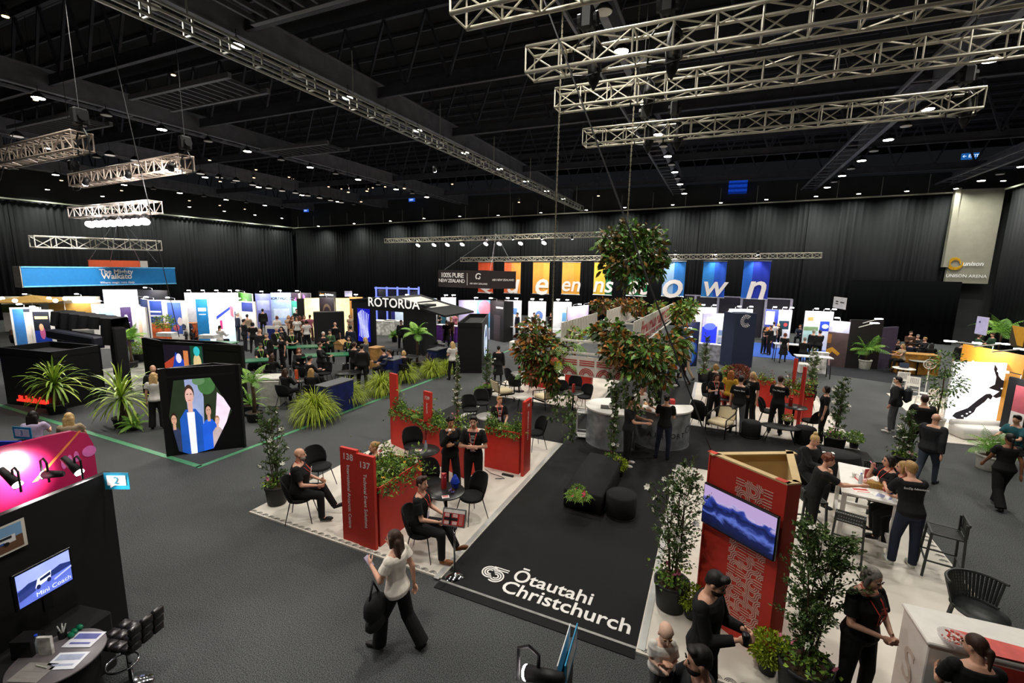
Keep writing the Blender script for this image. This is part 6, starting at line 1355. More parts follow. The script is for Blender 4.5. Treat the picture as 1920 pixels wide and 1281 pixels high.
b = MB(); b.box(pm-ng*3.2+V(0, 0, .6), (L_*1.0, .05, 1.2), az); o = part('marbled_backdrop', b, mat('8a8a80', .6, var=.6, scale=1.6)); tag(o, 'low marbled backdrop seen through the draped gate', 'backdrop')
cordyline('spiky cabbage tree in front of the far left display cube', at(F(108, 775), 0), .85, .95); cordyline('spiky cabbage tree left of the family display cube', at(F(232, 800), 0), .8, 1.05, 90)
palm('bushy fern at the foot of the near cabbage tree', at(F(252, 806), 0), L=.6, n=16, w=.12, ph=.12, potr=.15, lw=.02); palm('small fern at the foot of the far cabbage tree', at(F(75, 762), 0), L=.5, n=14, w=.1, ph=.12, potr=.15, lw=.02)
palm('fern fronds rising behind the family display cube', at(F(478, 790), 0), L=.85, n=12, w=.15, ph=.3, trunk=.9, lw=.03); palm('spiky palm right of the family display cube', at(F(470, 778), 0), L=.8, n=14, w=.04, ph=.35, lw=.03)
palm('tree fern beside the rotorua house', at(F(782, 690), 0), L=1.1, n=11, w=.25, ph=.3, trunk=1.3, lw=.05, sag=1.7); palm('tree fern behind the draped gate', at(F(248, 690), 0), L=1.0, n=12, w=.25, ph=.3, trunk=1.0, lw=.05)
for q in ((498, 735), (800, 700), (365, 640)): 
    t = thing('spiky_flax', 'dark bronze flax plant '+{498: 'beside the pale catering table', 800: 'in front of the rotorua house', 365: 'far back near the blue column'}[q[0]], 'plant', at(F(*q), 0)); pot(t, .2, .25); b = MB()
    for k in range(60): a = random.uniform(0, 6.28); e = random.uniform(.5, 1.4); blade(b, (0, 0, .22), (math.cos(a)*math.cos(e), math.sin(a)*math.cos(e), math.sin(e)), random.uniform(.5, .85), .035, .5, 5)
    part('foliage', b, mat('4a3a36', .5, var=.4), t)
bush('bush of yellow green leaves behind the draped gate', at(F(262, 678), 0), .4, 600, 'fresh', ls=.1, ph=.4, pr=.25); 
nm = ['nearest, left of the first blue box', 'right of the first blue box', 'third along the tape', 'fourth, by the second blue box', 'fifth along the tape', 'sixth, next to the woman in white', 'farthest, against the black round-screen cube', 'half hidden beyond the first blue box']
for q, n_, s_ in zip(((592, 790), (652, 758), (716, 740), (757, 715), (810, 706), (836, 700), (873, 688), (680, 735)), nm, (1.05, .95, .95, .95, .85, .7, .9, .5)):
    if 'half' not in n_: mop('lime grass mound '+n_, at(F(*q), 0), sc=s_)
def bbox(label, px, py, w, d, h, rz, col, topc='56585a', name='blue_bar_box', cat='counter'):
    t = thing(name, label, cat, at(F(px, py), 0), rz); b = MB(); b.box((0, 0, h/2), (w, d, h-.03)); part('body', b, mat(col, .5, var=.5, scale=5), t); b = MB(); b.box((0, 0, h), (w+.04, d+.04, .03)); part('top', b, mat(topc, .4), t); return t
bbox('dark blue patterned bar box between the first grass mounds', 630, 772, .5, 1.15, 1.0, 0, '101c58'); bbox('dark blue patterned bar box further along the tape', 742, 718, .5, .9, 1.05, 0, '101c58'); bbox('dark blue patterned bar box by the woman in white', 820, 693, .5, .9, 1.0, 0, '141f4a')
for i, px in enumerate((722, 742)): bbox('white bar table seen through the rotorua doorway, '+('left', 'right')[i], px, 628, 1.6, .7, 1.0, .2, 'd8d6d0', 'f0eee8', 'white_table')
# tables of the left stands
def gtable(label, px, py, w, d, h, rz, col='1f6b46'):
    p = FT(px, py, h); t = thing('high_table', label, 'table', at(p, 0), rz); b = MB(); b.box((0, 0, h-.02), (w, d, .04)); part('tabletop', b, mat(col, .35, var=.15), t)
    for sx in (-1, 1):
        for sy in (-1, 1): b = MB(); b.bar((sx*(w/2-.1), sy*(d/2-.08), h-.04), (sx*(w/2-.05), sy*(d/2-.05), 0), .035); part('leg', b, BLKM, t)
    return t
gtable('long green topped table under the standing group with green lanyards', 547, 650, 2.9, .8, 1.0, .75); gtable('green topped table in front of the tall dark kiosk', 628, 664, 2.6, .8, 1.0, .8); gtable('green table end behind the pale catering table', 462, 676, 1.6, .7, 1.0, .9); gtable('green topped counter beside the black display box', 405, 642, 1.8, .8, 1.0, .4, '3f8a5c')
gtable('pale catering table with white front', 488, 706, 1.5, .8, .95, .6, 'c9c7c0'); b = MB(); b.box((0, 0, .45), (1.3, .7, .86)); o = part('catering_cabinet', b, mat('b9b7b0', .5)); o.location = at(FT(490, 708, .95), 0); o.rotation_euler = (0, 0, .6); tag(o, 'pale cabinet below the catering table', 'cabinet')
for i, (px, py, lab) in enumerate(((654, 697, 'glossy round black table with bottles at the centre of the left stands'), (560, 712, 'dark table with papers in front of the long haired seated woman'), (745, 655, 'round table beside the rotorua doorway'), (818, 648, 'round table with a tablet near the purple counter'), (770, 668, 'dark round table by the seated man in blue'))): round_table(lab, at(FT(px, py, .76), 0), .45 if i == 0 else .38)
for i, (px, py, f) in enumerate(((822, 668, 30), (700, 690, -60), (727, 690, 120), (610, 720, 200), (530, 735, -40), (575, 725, 10), (640, 722, 150), (475, 712, 80), (765, 690, -20), (880, 640, 100))):
    chair('black chair among the left stand tables, '+('by the woman in white', 'left of the round glossy table', 'behind the man in blue', 'below the glossy table', 'at the left dark table', 'behind the long haired woman', 'right of the long haired woman', 'by the catering table', 'by the tree fern', 'behind the black round-screen cube')[i], at(F(px, py), 0), f)
for lab, px, py, z in (('dark bottle left on the glossy round table', 644, 695, .76), ('dark bottle right on the glossy round table', 653, 694, .76), ('dark bottle with white cap left on the papers table', 545, 706, .76), ('dark bottle with white cap right on the papers table', 573, 704, .76)): bottle(lab, at(FT(px, py, z), z+.02), .27, .04, '1c1c1c', 'ddd8d0')
b = MB(); b.box((0, 0, .1), (.08, .08, .34)); o = part('orange_box', b, mat('d0562c', .5)); o.location = at(FT(556, 705, .9), .85); tag(o, 'orange and white carton on the papers table', 'carton')
b = MB(); b.box((0, 0, .14), (.5, .34, .28)); b.prism([(-.3, .26), (.3, .26), (0, .45)], -.2, .2, Matrix.Rotation(math.pi/2, 4, 'X')@Matrix.Translation((0, 0, 0))); o = part('cardboard_house', b, mat('b58a55', .7)); o.location = at(FT(640, 655, 1.0), 1.0); tag(o, 'small cardboard house on the green topped table', 'model house')
laptop('open black laptop on the long green table', at(FT(530, 655, 1.0), 1.0), 1.0, '141416'); laptop('tablet on the round table near the purple counter', at(FT(828, 645, .78), .78), 2.8, 'c9c9c9', 1)
# round-screen cube
c0, c1_, c2_ = F(858, 703), F(905, 693), F(915, 655); t = ledbox('tall black cube with a round lit screen on its right face', [F(858, 700), F(903, 700), F(915, 668), F(880, 668)], 2.34)
p, q = F(903, 700), F(915, 668); d = (q-p).normalized(); n_ = V(d.y, -d.x, 0); b = MB(); b.M = PL(p+d*(q-p).length*.5+n_*.01+V(0, 0, 1.2), d); b.mat(0).arc((0, 0), .01, .72, 0, 360, 0, .01, 32); b.mat(1).arc((0, 0), .72, .8, 0, 360, 0, .02, 32); b.mat(2).arc((.1, -.1), .01, .3, 0, 360, .01, .014, 20); b.M = None; part('round_screen', b, [mat('1c2f5c', .4, emit=.9), mat('cfe0ff', .4, emit=1.6), mat('c9d8e8', .4, emit=1)], t, world=True)
# ---- rotorua house
H1, H2 = F(666, 655), F(805, 668); t = thing('exhibition_house', 'black gabled ROTORUA house stand with blue patterned screen', 'exhibition stand', V(-17.5, 20.3, 0)); RY = 20.2; XL, XR, XD = FY(664, 640, RY).x, FY(828, 640, RY).x, FY(736, 640, RY).x
XP = FY(702, 640, RY).x; dk = mat('0f1012', .55, var=.15); ze = 2.75; XA = FY(728, 560, RY).x; za = HZ((XA, RY), 724, 560)
b = MB(); b.box(((XL+XP)/2, RY+.1, ze/2), (XP-XL, .2, ze)); part('left_wall', b, dk, t, world=True); XQ = FY(757, 640, RY).x; XS = FY(795, 640, RY).x
b = MB(); b.box(((XQ+XS)/2, RY+.6, ze/2), (XS-XQ, 1.2, ze)); part('right_wall', b, dk, t, world=True)
b = MB(); b.prism([(XL-.1, ze-.45), (XS+.1, ze-.45), (XS+.1, ze), (XA, za), (XL-.1, ze)], -.2, 0, PL((0, RY, 0), (1, 0, 0))); part('gable', b, dk, t, world=True)
b = MB()
for xa, zz in ((XL-.15, ze), (XS+1.4, ze-.55)):
    b.add([(XA, RY-.1, za), (xa, RY-.1, zz), (xa, RY+3, zz), (XA, RY+3, za), (XA, RY-.1, za+.1), (xa, RY-.1, zz+.1), (xa, RY+3, zz+.1), (XA, RY+3, za+.1)], [(0, 1, 2, 3), (7, 6, 5, 4), (0, 4, 5, 1), (3, 2, 6, 7), (1, 5, 6, 2), (0, 3, 7, 4)])
part('roof', b, dk, t, world=True); b = MB(); xa, zz = XS+1.4, ze-.55
for f0, f1 in ((.12, .36), (.42, .66)):
    pf = lambda f, y: (XA+(xa-XA)*f, y, za+.12+(zz-za)*f); b.add([pf(f0, RY+.5), pf(f1, RY+.5), pf(f1, RY+2.4), pf(f0, RY+2.4)], [(0, 1, 2, 3)])
part('skylight', b, mat('d8d6ce', .4), t, world=True)
text('ROTORUA', mat('f4f2ee', .5, emit=.7, var=.02), t, PL(((XP+XS)/2-.25, RY-.1, ze+.0), (1, 0, 0)), .72, .012, world=True, space=1.02)
M = PL((XL+.35, RY-.02, .45), (1, 0, 0)); b = MB(); b.M = M; w_ = XP-XL-.6; b.mat(0).box((w_/2, .95, .01), (w_, 1.9, .02))
for k in range(9):
    x = w_*(.08+.105*k); s_ = math.sin(k*1.7)*.06; p = [(x+.1*math.sin(y*2.1+k*.35), y, .025) for y in np.linspace(.1+abs(k-4)*.05, 1.85-abs(k-4)*.06, 12)]; b.mat(1).strip([V(q) for q in p], .055 if k % 2 else .04, V(1, 0, 0))
b.M = None; part('patterned_screen', b, [mat('0f12a0', .4, emit=.9), mat('b0b4ff', .4, emit=1.3)], t, world=True)
bbox('curved timber counter at the rotorua doorway', 706, 690, .5, .6, 1.0, 0, 'b98a4f', 'b98a4f', 'timber_counter'); palm('potted plant inside the rotorua doorway', at(F(740, 641), 0), L=.6, n=12, w=.2, potr=.2, ph=.35, lw=.06)
# ---- far left booths
W2('white stand panel with blue and dark poster at the far left', 17, 577, 73, 576, 2.4, [R_('3a78b8', .08, .1, .45, .97), R_('16202e', .45, .9, .75, .97), R_('ddd6cc', .5, .1, .95, .85)]); W2('white panel with a dark poster glowing figure at the far left', 55, 581, 98, 581, 2.3, [R_('1a1c26', .1, .55, .82, .96), R_('1c3a9c', .1, .02, .82, .55), ('c05a8a', 'e', .45, .5, .12, .14), ('e0a880', 'e', .42, .62, .1, .08), R_('d8c088', .18, .8, .75, .86)], lights=1)
t = thing('market_umbrella', 'yellow canopy tent at the far left', 'umbrella', at(F(58, 555, 2.45), 0)); b = MB(); b.lathe([(2.1, 2.12), (2.1, 2.17), (.05, 2.5)], n=4); part('canopy', b, mat('e8b85c', .7), t); b = MB(); b.cyl((0, 0, 0), (0, 0, 2.3), .04); part('pole', b, WHITE, t)
W2('long back wall with garden mural and warm globes at the far left', 0, 556, 118, 557, 2.3, [R_('cfc4a8', 0, .8, 1, 1), R_('3f4a26', 0, .55, .6, .78), R_('a8b4b4', .6, .3, .85, .8), R_('c9a050', .75, .2, 1, .8)], emit=.45); W2('tan back wall behind the draped gate', 118, 556, 186, 556, 2.3, [R_('d8d0c0', 0, .8, 1, 1), R_('c0964a', 0, .1, 1, .8)], emit=.4)
for i, px in enumerate((4, 28, 92, 104, 122, 140, 156)): p = F(px, 560+(i % 2)*4, 2.3); b = MB(); b.ell((0, 0, 0), (.12, .12, .12), None, 10, 7); o = part('globe_lamp', b, mat('fff0dc', .3, emit=9, var=0), None, True); o.location = p; tag(o, 'warm white globe lamp along the far left stand', 'lamp', 'warm globe lamps of the far left stand')
W2('white panel with pale sky poster left of the purple one', 170, 570, 222, 570, 2.45, [R_('9cc0d8', .25, .1, .8, .95), R_('c9b48c', .25, .1, .8, .4)]); W2('purple poster panel with a white star flower', 222, 574, 250, 573, 2.3, [R_('2c1648', .02, 0, .8, .97)]+[('e8e4f0', 'e', .42+.09*math.cos(k*1.047), .72+.045*math.sin(k*1.047), .035, .03) for k in range(6)]+[R_('e8e4f0', .2, .58, .65, .6)]); W2('white and peach stand end wall', 250, 573, 272, 577, 2.3, [R_('e8c0a0', .3, 0, .6, 1)], emit=.5)
W2('wide lit screen with white upper half above the purple poster', 192, 543, 257, 543, 2.7, [R_('e8ecf4', 0, 0, 1, 1), R_('9fc9d0', .1, .05, .4, .25), R_('6f7f9c', .6, .05, .95, .35)], emit=.9, frame='222222'); W2('dark upper screen with blue and green pictures', 258, 543, 313, 545, 2.7, [R_('1a1a22', 0, .6, 1, 1), R_('dfe6f0', 0, 0, 1, .6), R_('12307a', .05, .15, .4, .5), R_('1c8a5a', .5, .15, .85, .5)], emit=.8, frame='222222')
W2('white stand wall with navy poster of a seated person', 268, 562, 308, 563, 2.5, [R_('26408c', .15, .2, .85, .98), R_('dce2f0', .2, .7, .8, .74), R_('dce2f0', .2, .6, .8, .64)]+man(.6, .2, .35, '1a1a22')); W2('white stand wall with blue photo poster', 308, 563, 348, 564, 2.5, [R_('3a58a8', .1, .2, .75, .95), ('b84a5a', 'e', .45, .35, .15, .08), ('d8c8c0', 'e', .65, .5, .12, .1)])
W2('dark blue curved wall with white figure', 262, 560, 276, 562, 2.6, [R_('16284f', 0, 0, 1, 1), ('e8ecf0', 'e', .6, .5, .2, .15)])
bbox('orange counter with plants on top', 318, 640, 3.0, .6, 1.1, .75, 'c8602f', 'd88a5a', 'orange_counter'); bush('leafy orange flowered plants on the orange counter', at(F(308, 610, 1.25), 1.1), .5, 300, 'fresh', ls=.14, ph=0, nf=8, fc='d88a3a', fs=.1, cat='plant', name='counter_plants'); bush('palm leaves left of the orange counter', at(F(277, 640), 0), .5, 300, 'fresh', ph=.6, ls=.2)
W2('long white back wall behind the blue column', 345, 549, 446, 549, 2.5, [R_('e4e2ea', 0, 0, 1, 1), ('b9a8c8', [(.4, .2), (.9, .2), (.65, .8)])], emit=.65, lights=4); W2('leafy green wall panel behind the white lettered panel', 446, 548, 472, 551, 2.5, [R_('3f7a2c', 0, 0, 1, 1), ('6aa040', 'e', .4, .6, .25, .2), ('2a5a20', 'e', .7, .3, .2, .2)])
W2('blue end panel with small white lettering', 366, 561, 388, 561, 2.6, [R_('1f7ab8', 0, 0, 1, 1), R_('e8f0f4', .15, .72, .85, .8), R_('e8f0f4', .2, .64, .8, .66)], emit=.7); W2('bright white lit wall with red and blue angular graphic', 388, 561, 437, 561, 2.6, [R_('eef4fb', 0, 0, 1, 1), ('2a3a9c', [(.3, .6), (.9, .85), (.9, .78), (.3, .52)]), ('d85a6a', [(.85, .85), (.98, .82), (.98, .55), (.85, .62)]), ('b0306a', [(.42, .5), (.52, .52), (.52, .3), (.42, .3)]), R_('bcdcf4', .6, 0, 1, .3)], emit=.95, lights=2)
W2('white panel with navy header poster', 445, 564, 478, 566, 2.45, [R_('22306c', .22, .74, .85, .97), R_('e0e6f2', .22, .5, .85, .72), R_('2a6cc8', .22, .05, .85, .48)])
W2('lavender stand wall left of the NORTHLAND one', 478, 551, 507, 551, 2.5, [R_('7a80c8', 0, 0, 1, 1), R_('a8b0e0', .1, .5, .9, .8)], emit=.7, lights=1); W2('pale blue wall lettered NORTHLAND', 507, 549, 545, 549, 2.5, [R_('9fb8e0', 0, 0, 1, 1), R_('c9d8f0', .1, .2, .9, .5)], emit=.7, xt=[('NORTHLAND', .5, .82, .27, '141c34')], lights=1); W2('dark fan shaped mural wall right of the NORTHLAND one', 545, 549, 582, 550, 2.5, [R_('2a1a2c', 0, 0, 1, 1)]+[(c, [(.5, 0), (.5+.5*math.cos(a), .05+.95*math.sin(a)), (.5+.5*math.cos(a+.22), .05+.95*math.sin(a+.22))]) for c, a in (('c9707a', 2.6), ('a85a9c', 2.1), ('d8a080', 1.6), ('7a4aa0', 1.1), ('b0607a', .6))], emit=.6)
W2('teal banner beside a black case', 546, 564, 558, 565, 2.2, [R_('3fa08c', 0, 0, 1, 1), R_('b9e0d4', .2, .4, .8, .8)], emit=.5); W2('black stand block beside the teal banner', 556, 560, 571, 560, 2.5, None, frame='0d0d0f', fe=0); W2('dark blue desk front with white surround', 497, 611, 537, 612, 1.15, [R_('1f2a6c', .08, .0, .92, .85)], emit=.5)
for i, (a, b_) in enumerate(((570, 584), (584, 598), (629, 641), (641, 655))): W2('warm glowing lightbox panel, '+('first', 'second', 'third', 'fourth')[i]+' from the NORTHLAND side', a, 559, b_, 559, 2.6, [R_('ecd9a0', 0, 0, 1, 1)], emit=1.1, frame='c9b070')
W2('dark brown emblem wall under the Tech Exhibition sign', 598, 558, 626, 559, 2.6, [R_('241c22', 0, 0, 1, 1), ('5a4a3a', 'e', .5, .6, .3, .25), ('241c22', 'e', .5, .6, .22, .18), R_('c9b8a0', .38, .57, .62, .63), R_('c9c0b8', .1, .2, .8, .24)], emit=.5); W2('black hanging sign lettered Tech Exhibition', 597, 546, 629, 548, 3.0, None, z0=2.62, frame='0c0c0e', fe=0, xt=[('Tech', .22, .5, .2, 'e0982c'), ('Exhibition', .65, .5, .2, 'f0f0f0')], name='hanging_sign', cat='sign')
W2('hexagonal timber clad wall with small white print', 655, 557, 680, 557, 2.6, [R_('b8803f', 0, 0, 1, 1), R_('e0c8a8', .2, .35, .8, .8)], emit=.35, frame='a8743a'); wallp('tall dark kiosk behind the green tables', F(587, 586, 2.1), F(645, 585, 2.1), 2.1, None, th=.6, frame='121214', fe=0, name='kiosk', cat='kiosk')
wallp('white flyer on a stand above the lightboxes', F(646, 546, 3.0), F(660, 546, 3.0), 3.0, [R_('c9c9ec', 0, 0, 1, 1)], z0=2.62, emit=.7, name='hanging_sign', cat='sign')
# frames and stands behind the house
t = thing('frame_structure', 'blue lit metal frame with dark glass bays', 'stand frame', FY(745, 560, 30)); zb = FY(705, 557, 30).z; 
b = MB()
for px in (705, 725, 745, 766, 785): p = FY(px, 538, 30); b.bar((p.x, 30, 0), (p.x, 30, p.z), .1)
p, q = FY(703, 540, 30), FY(786, 542, 30); b.bar(p, q, .12); b.bar(V(p.x, 30, zb), V(q.x, 30, zb), .08); part('posts', b, mat('7a8cff', .4, emit=.7), t, world=True); b = MB(); b.box(((p.x+q.x)/2, 30.1, p.z/2), (q.x-p.x, .03, p.z-.2)); part('glass', b, mat('10122a', .2), t, world=True)
W2('navy framed stand with a pale lit inner wall', 733, 557, 790, 557, 2.4, [R_('1c1f6c', 0, 0, 1, 1), R_('c9dcf4', .12, .1, .86, .82)], emit=.7); W2('plain white column wall right of the navy stand', 788, 560, 799, 561, 2.8, [R_('dcd6cc', 0, 0, 1, 1)], emit=.4); W2('pale blue lit panel with dark figures', 805, 559, 818, 560, 2.6, [R_('b0c8f4', 0, 0, 1, 1), R_('202a5c', .3, .35, .45, .8), R_('202a5c', .55, .35, .75, .8)], emit=.9)
W2('white stand wall with framed picture behind the purple counter', 827, 558, 855, 558, 2.7, [R_('eceaf0', 0, 0, 1, 1), R_('2a5a6a', .0, .15, .35, .6), R_('16181f', .4, .55, .75, .8)], emit=.8, lights=2)
bbox('purple counter with pale lettering', 840, 640, 1.6, .5, 1.05, -.05, '4a1470', 'd8d4dc', 'purple_counter')
W2('large screen wall of the black airline stand', 860, 563, 919, 563, 2.65, [R_('a9a0c4', 0, 0, .58, 1), R_('5a94c0', .58, .25, 1, 1), ('b86a7a', 'e', .82, .8, .2, .2), R_('cfd8f4', 0, 0, 1, .3), ('6a5a7a', [(.15, .55), (.32, .62), (.3, .58)])], emit=.75, frame='111'*2); W2('black side wall of the airline stand with a door', 919, 563, 945, 566, 2.65, [R_('3a3030', .3, 0, .75, .65), R_('e8e4e0', .45, .82, .95, .86)], emit=.25, frame='161414', fe=0, th=.8)
# ---------------------------------------------------------------- stands along the back
for i, (a, b_, yt, sh, lb) in enumerate(((946, 978, 563, [R_('eef0f6', 0, 0, 1, 1), R_('5a86c0', .45, .6, .75, .78)], 'with a small blue picture right of the airline stand'), (991, 1024, 565, [R_('eef0f6', 0, 0, 1, 1), ('5a78b8', 'e', .62, .6, .22, .14)], 'with a blue speckled map'), (1038, 1072, 566, [R_('eef0f6', 0, 0, 1, 1), R_('5f9ccc', .5, .45, .85, .7)], 'with a blue picture, left of the mountain photo wall'),
    (1303, 1344, 576, [R_('eaecf2', 0, 0, 1, 1)], 'that is plain, left of the dark emblem pillar'), (1368, 1412, 579, [R_('eaecf2', 0, 0, 1, 1)], 'that is plain, behind the dark emblem pillar'))):
    W2('white lit stand wall '+lb, a, yt, b_, yt+1, 2.5, sh, emit=.75, lights=2)
W2('mountain photo wall, left hand panel', 1064, 576, 1086, 574, 2.3, [R_('b9a9c4', 0, .5, 1, 1), ('6a5a78', [(0, 0), (1, 0), (1, .4), (.7, .6), (.4, .45), (0, .65)])], emit=.5); W2('mountain photo wall, right hand panel', 1086, 574, 1104, 572, 2.3, [R_('b4a4c8', 0, .5, 1, 1), ('5a6a98', [(0, 0), (1, 0), (1, .5), (.5, .65), (0, .4)])], emit=.5)
W2('white wall with bright flower photo, right of the dark emblem pillar', 1436, 580, 1461, 581, 2.5, [R_('2a3aa0', 0, 0, 1, 1), R_('e6e2ee', .05, .6, .7, .95), ('e08a3a', 'e', .3, .4, .3, .14), ('c060a0', 'e', .7, .35, .25, .15), ('b8304a', 'e', .5, .2, .3, .12)], emit=.8); W2('white wall with landscape screen, right of the flower photo', 1461, 581, 1486, 582, 2.5, [R_('e8eaf2', 0, 0, 1, 1), R_('1c3a4a', .1, .5, .85, .72), ('c84a4a', 'e', .6, .62, .15, .05)], emit=.8, lights=2)
W2('pale green landscape poster wall, left of the sloped photo stand', 1511, 583, 1538, 584, 2.5, [R_('dff0f4', 0, .55, 1, 1), R_('7a9a6a', 0, .5, 1, .6), R_('b9dcd4', 0, 0, 1, .5), R_('e08a4a', .2, .75, .6, .85)], emit=.8); W2('white wall with blue picture, left of the sloped photo stand', 1538, 584, 1564, 585, 2.5, [R_('e8eaf2', 0, 0, 1, 1), R_('2a4ac8', .1, .5, .9, .75), ('d8e4f8', 'e', .5, .62, .25, .06)], emit=.8, lights=2)
for a, b_, y, z in ((1430, 1495, 668, 1.0), (1508, 1560, 662, 1.0)): 
    p, q = F(a, 668), F(b_, 668); b = MB(); b.box(((p.x+q.x)/2, (p.y+q.y)/2+2, .008), ((q-p).length*1.6, 6, .014)); tag(part('blue_floor_mat', b, mat('2450a8', .8, var=.1)), 'bright blue floor mat of the stand at '+('the flower photo wall' if a < 1500 else 'the landscape poster wall'), 'mat')
t = thing('wall_frame', 'pale pipe frame bays behind the back right stands', 'stand frame', FY(1340, 560, 38)); b = MB(); zt_ = FY(1400, 558, 38).z
for px in (1304, 1347, 1391, 1437, 1485): p = FY(px, 560, 38); b.box((p.x, 38, zt_/2), (.16, .1, zt_))
p, q = FY(1284, 556, 38), FY(1486, 560, 38); b.box(((p.x+q.x)/2, 38, zt_), (q.x-p.x, .08, .08)); part('posts', b, mat('a9a4b4', .5), t, world=True); b = MB(); b.box(((p.x+q.x)/2, 38.15, zt_/2), (q.x-p.x, .04, zt_-.1)); part('dark_infill', b, mat('2a2630', .6), t, world=True)
# dark emblem pillar
p, q = F(1372, 705), F(1410, 700); hC = 2.85; a_, b_ = F(1380, 588, 2.8), F(1420, 588, 2.8)
t = wallp('tall navy pillar with a white dotted letter C emblem', a_, b_, 2.8, None, th=.9, frame='1c2740', fe=.02, name='emblem_pillar', cat='sign'); d = (b_-a_).normalized(); c_ = (a_+b_)/2; c_.z = 2.42; b = MB(); b.M = PL(c_+V(d.y, -d.x, 0)*.02, d)
for ring in range(3):
    for k in range(15): a = math.radians(50+k*260/14); r = .3-.075*ring; b.arc((math.cos(a)*r, math.sin(a)*r), .001, .033-.008*ring, 0, 360, 0, .003, 8)
b.M = None; part('emblem', b, mat('e8e8e8', .5), t, world=True)
W2('dark blue underwater poster wall behind the walking pair', 1280, 604, 1313, 604, 2.3, [R_('0a1230', 0, 0, 1, 1), ('16409c', 'e', .5, .35, .45, .35), ('3a78c8', 'e', .6, .2, .2, .12), ('cfe0f4', 'e', .55, .66, .1, .04), ('cfe0f4', 'e', .7, .58, .06, .04), R_('d8e0ec', .1, .86, .55, .88), ('8fb8e0', 'e', .3, .12, .1, .07)], emit=.6, frame='0c0f1c', fe=0)
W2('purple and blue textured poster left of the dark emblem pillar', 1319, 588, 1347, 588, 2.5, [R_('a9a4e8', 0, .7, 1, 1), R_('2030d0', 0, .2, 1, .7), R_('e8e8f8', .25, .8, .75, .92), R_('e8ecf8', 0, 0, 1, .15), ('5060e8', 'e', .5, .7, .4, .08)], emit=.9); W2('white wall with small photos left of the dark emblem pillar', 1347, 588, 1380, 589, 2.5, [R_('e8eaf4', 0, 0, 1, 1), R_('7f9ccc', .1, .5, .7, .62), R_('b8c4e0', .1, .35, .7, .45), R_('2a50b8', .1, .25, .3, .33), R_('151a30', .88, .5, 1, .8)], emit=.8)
bbox('white bench counter in front of the purple poster wall', 1338, 676, 1.6, .5, .9, -.1, '9a9aa4', 'e0e0e4', 'white_counter')
# sloped photo stand
k1, k2, k3 = F(1553, 690), F(1563, 692), F(1620, 700); pa, pb_ = F(1562, 597, 2.6), F(1592, 600, 2.6); pa = F(1545, 684); pb_ = F(1583, 690)
t = wallp('sloped photo wall of a dark interior with golden carving', pa, pb_, HZ(pb_, 1592, 604), [R_('4a3a3a', 0, 0, 1, 1), R_('b0b0c4', 0, .75, 1, 1), ('e4e8f4', 'r', .2, .78, .6, .92), ('c8902a', [(.0, .35), (.3, .42), (.7, .3), (.6, .24), (.3, .32), (.0, .1)]), ('8a5a2a', 'r', .0, .5, .2, .7), ('b08a90', 'r', .0, .0, .35, .2)], emit=.45, th=.06, frame='c9c4c0')
pc = F(1637, 700); pc = pb_+(V(.3, 1, 0)).normalized()*.01; sd_ = V(2.0, .6, 0); b = MB(); wbox(b, pb_, pb_+sd_*.75, 0, 2.55, .12, 1); part('dark_side_wall', b, mat('1f1a1c', .6), t, world=True)
b = MB(); wbox(b, pb_+sd_*.75, pb_+sd_*.75+V(.9, .9, 0), 0, 2.2, .1, 1); part('purple_wall', b, mat('4a4058', .6), t, world=True)
for k, (px, py) in enumerate(((1648, 598), (1640, 606))):
    b = MB(); p = F(px-30, py+8, 2.55); q = F(px, py, 2.75); b.bar(p, q, .03); part('lamp_arm', b, WHITE, t, world=True); b = MB(); b.box(q, (.3, .14, .04), .3); part('lamp_head', b, mat('ffffff', .3, emit=14, var=0), t, world=True)
t = wallp('small hanging white flag with bird emblem above the photo stand', F(1564, 556, 3.35), F(1588, 559, 3.35), 3.35, [R_('dcd8d8', 0, 0, 1, 1), ('3a3a3c', 'e', .3, .6, .12, .06), ('3a3a3c', 'e', .3, .4, .12, .05), R_('5a5a5c', .55, .5, .85, .62)], z0=2.6, th=.02, emit=.35, name='hanging_flag', cat='flag')
wallp('small hanging lilac flag at the far right', F(1833, 593, 3.3), F(1855, 596, 3.3), 3.3, [R_('c8c4f0', 0, 0, 1, 1), ('3a3a7a', 'e', .3, .7, .08, .06)], z0=2.6, th=.02, emit=.5, name='hanging_flag', cat='flag')
palm('arching palm in a pale pot beside the photo stand', at(F(1620, 692), 0), L=1.25, n=13, w=.42, potm=mat('c9c8bc', .6), potr=.3, ph=.5, trunk=.45, lw=.03); palm('tall palm behind the yellow fronted stand at far right', at(F(1870, 668), 0), L=1.7, n=13, w=.4, trunk=1.0, lw=.04); palm('low palm in a white pot by the white map wall', at(F(1850, 880), 0), L=.75, n=13, w=.22, potm=mat('d8d5cc', .6), potr=.26, ph=.4, trunk=.1, lw=.02)
p = F(1570, 700); slabp = MB(); a_, c_, d_, e_ = F(1540, 700), F(1740, 728), F(1745, 680), F(1640, 655); slabp.prism([(a_.x, a_.y), (c_.x, c_.y), (c_.x+1, c_.y+10), (a_.x, a_.y+9)], 0, .008); o = struct('floor_mat_navy', slabp, mat('16181f', .9, var=.2, scale=20))
a_, c_ = F(1662, 738), F(1765, 830); b = MB(); b.prism([(a_.x, a_.y), (c_.x, c_.y), (c_.x+6, c_.y+1), (a_.x+7, a_.y+.5)], 0, .02); struct('floor_platform_right', b, PLAT)
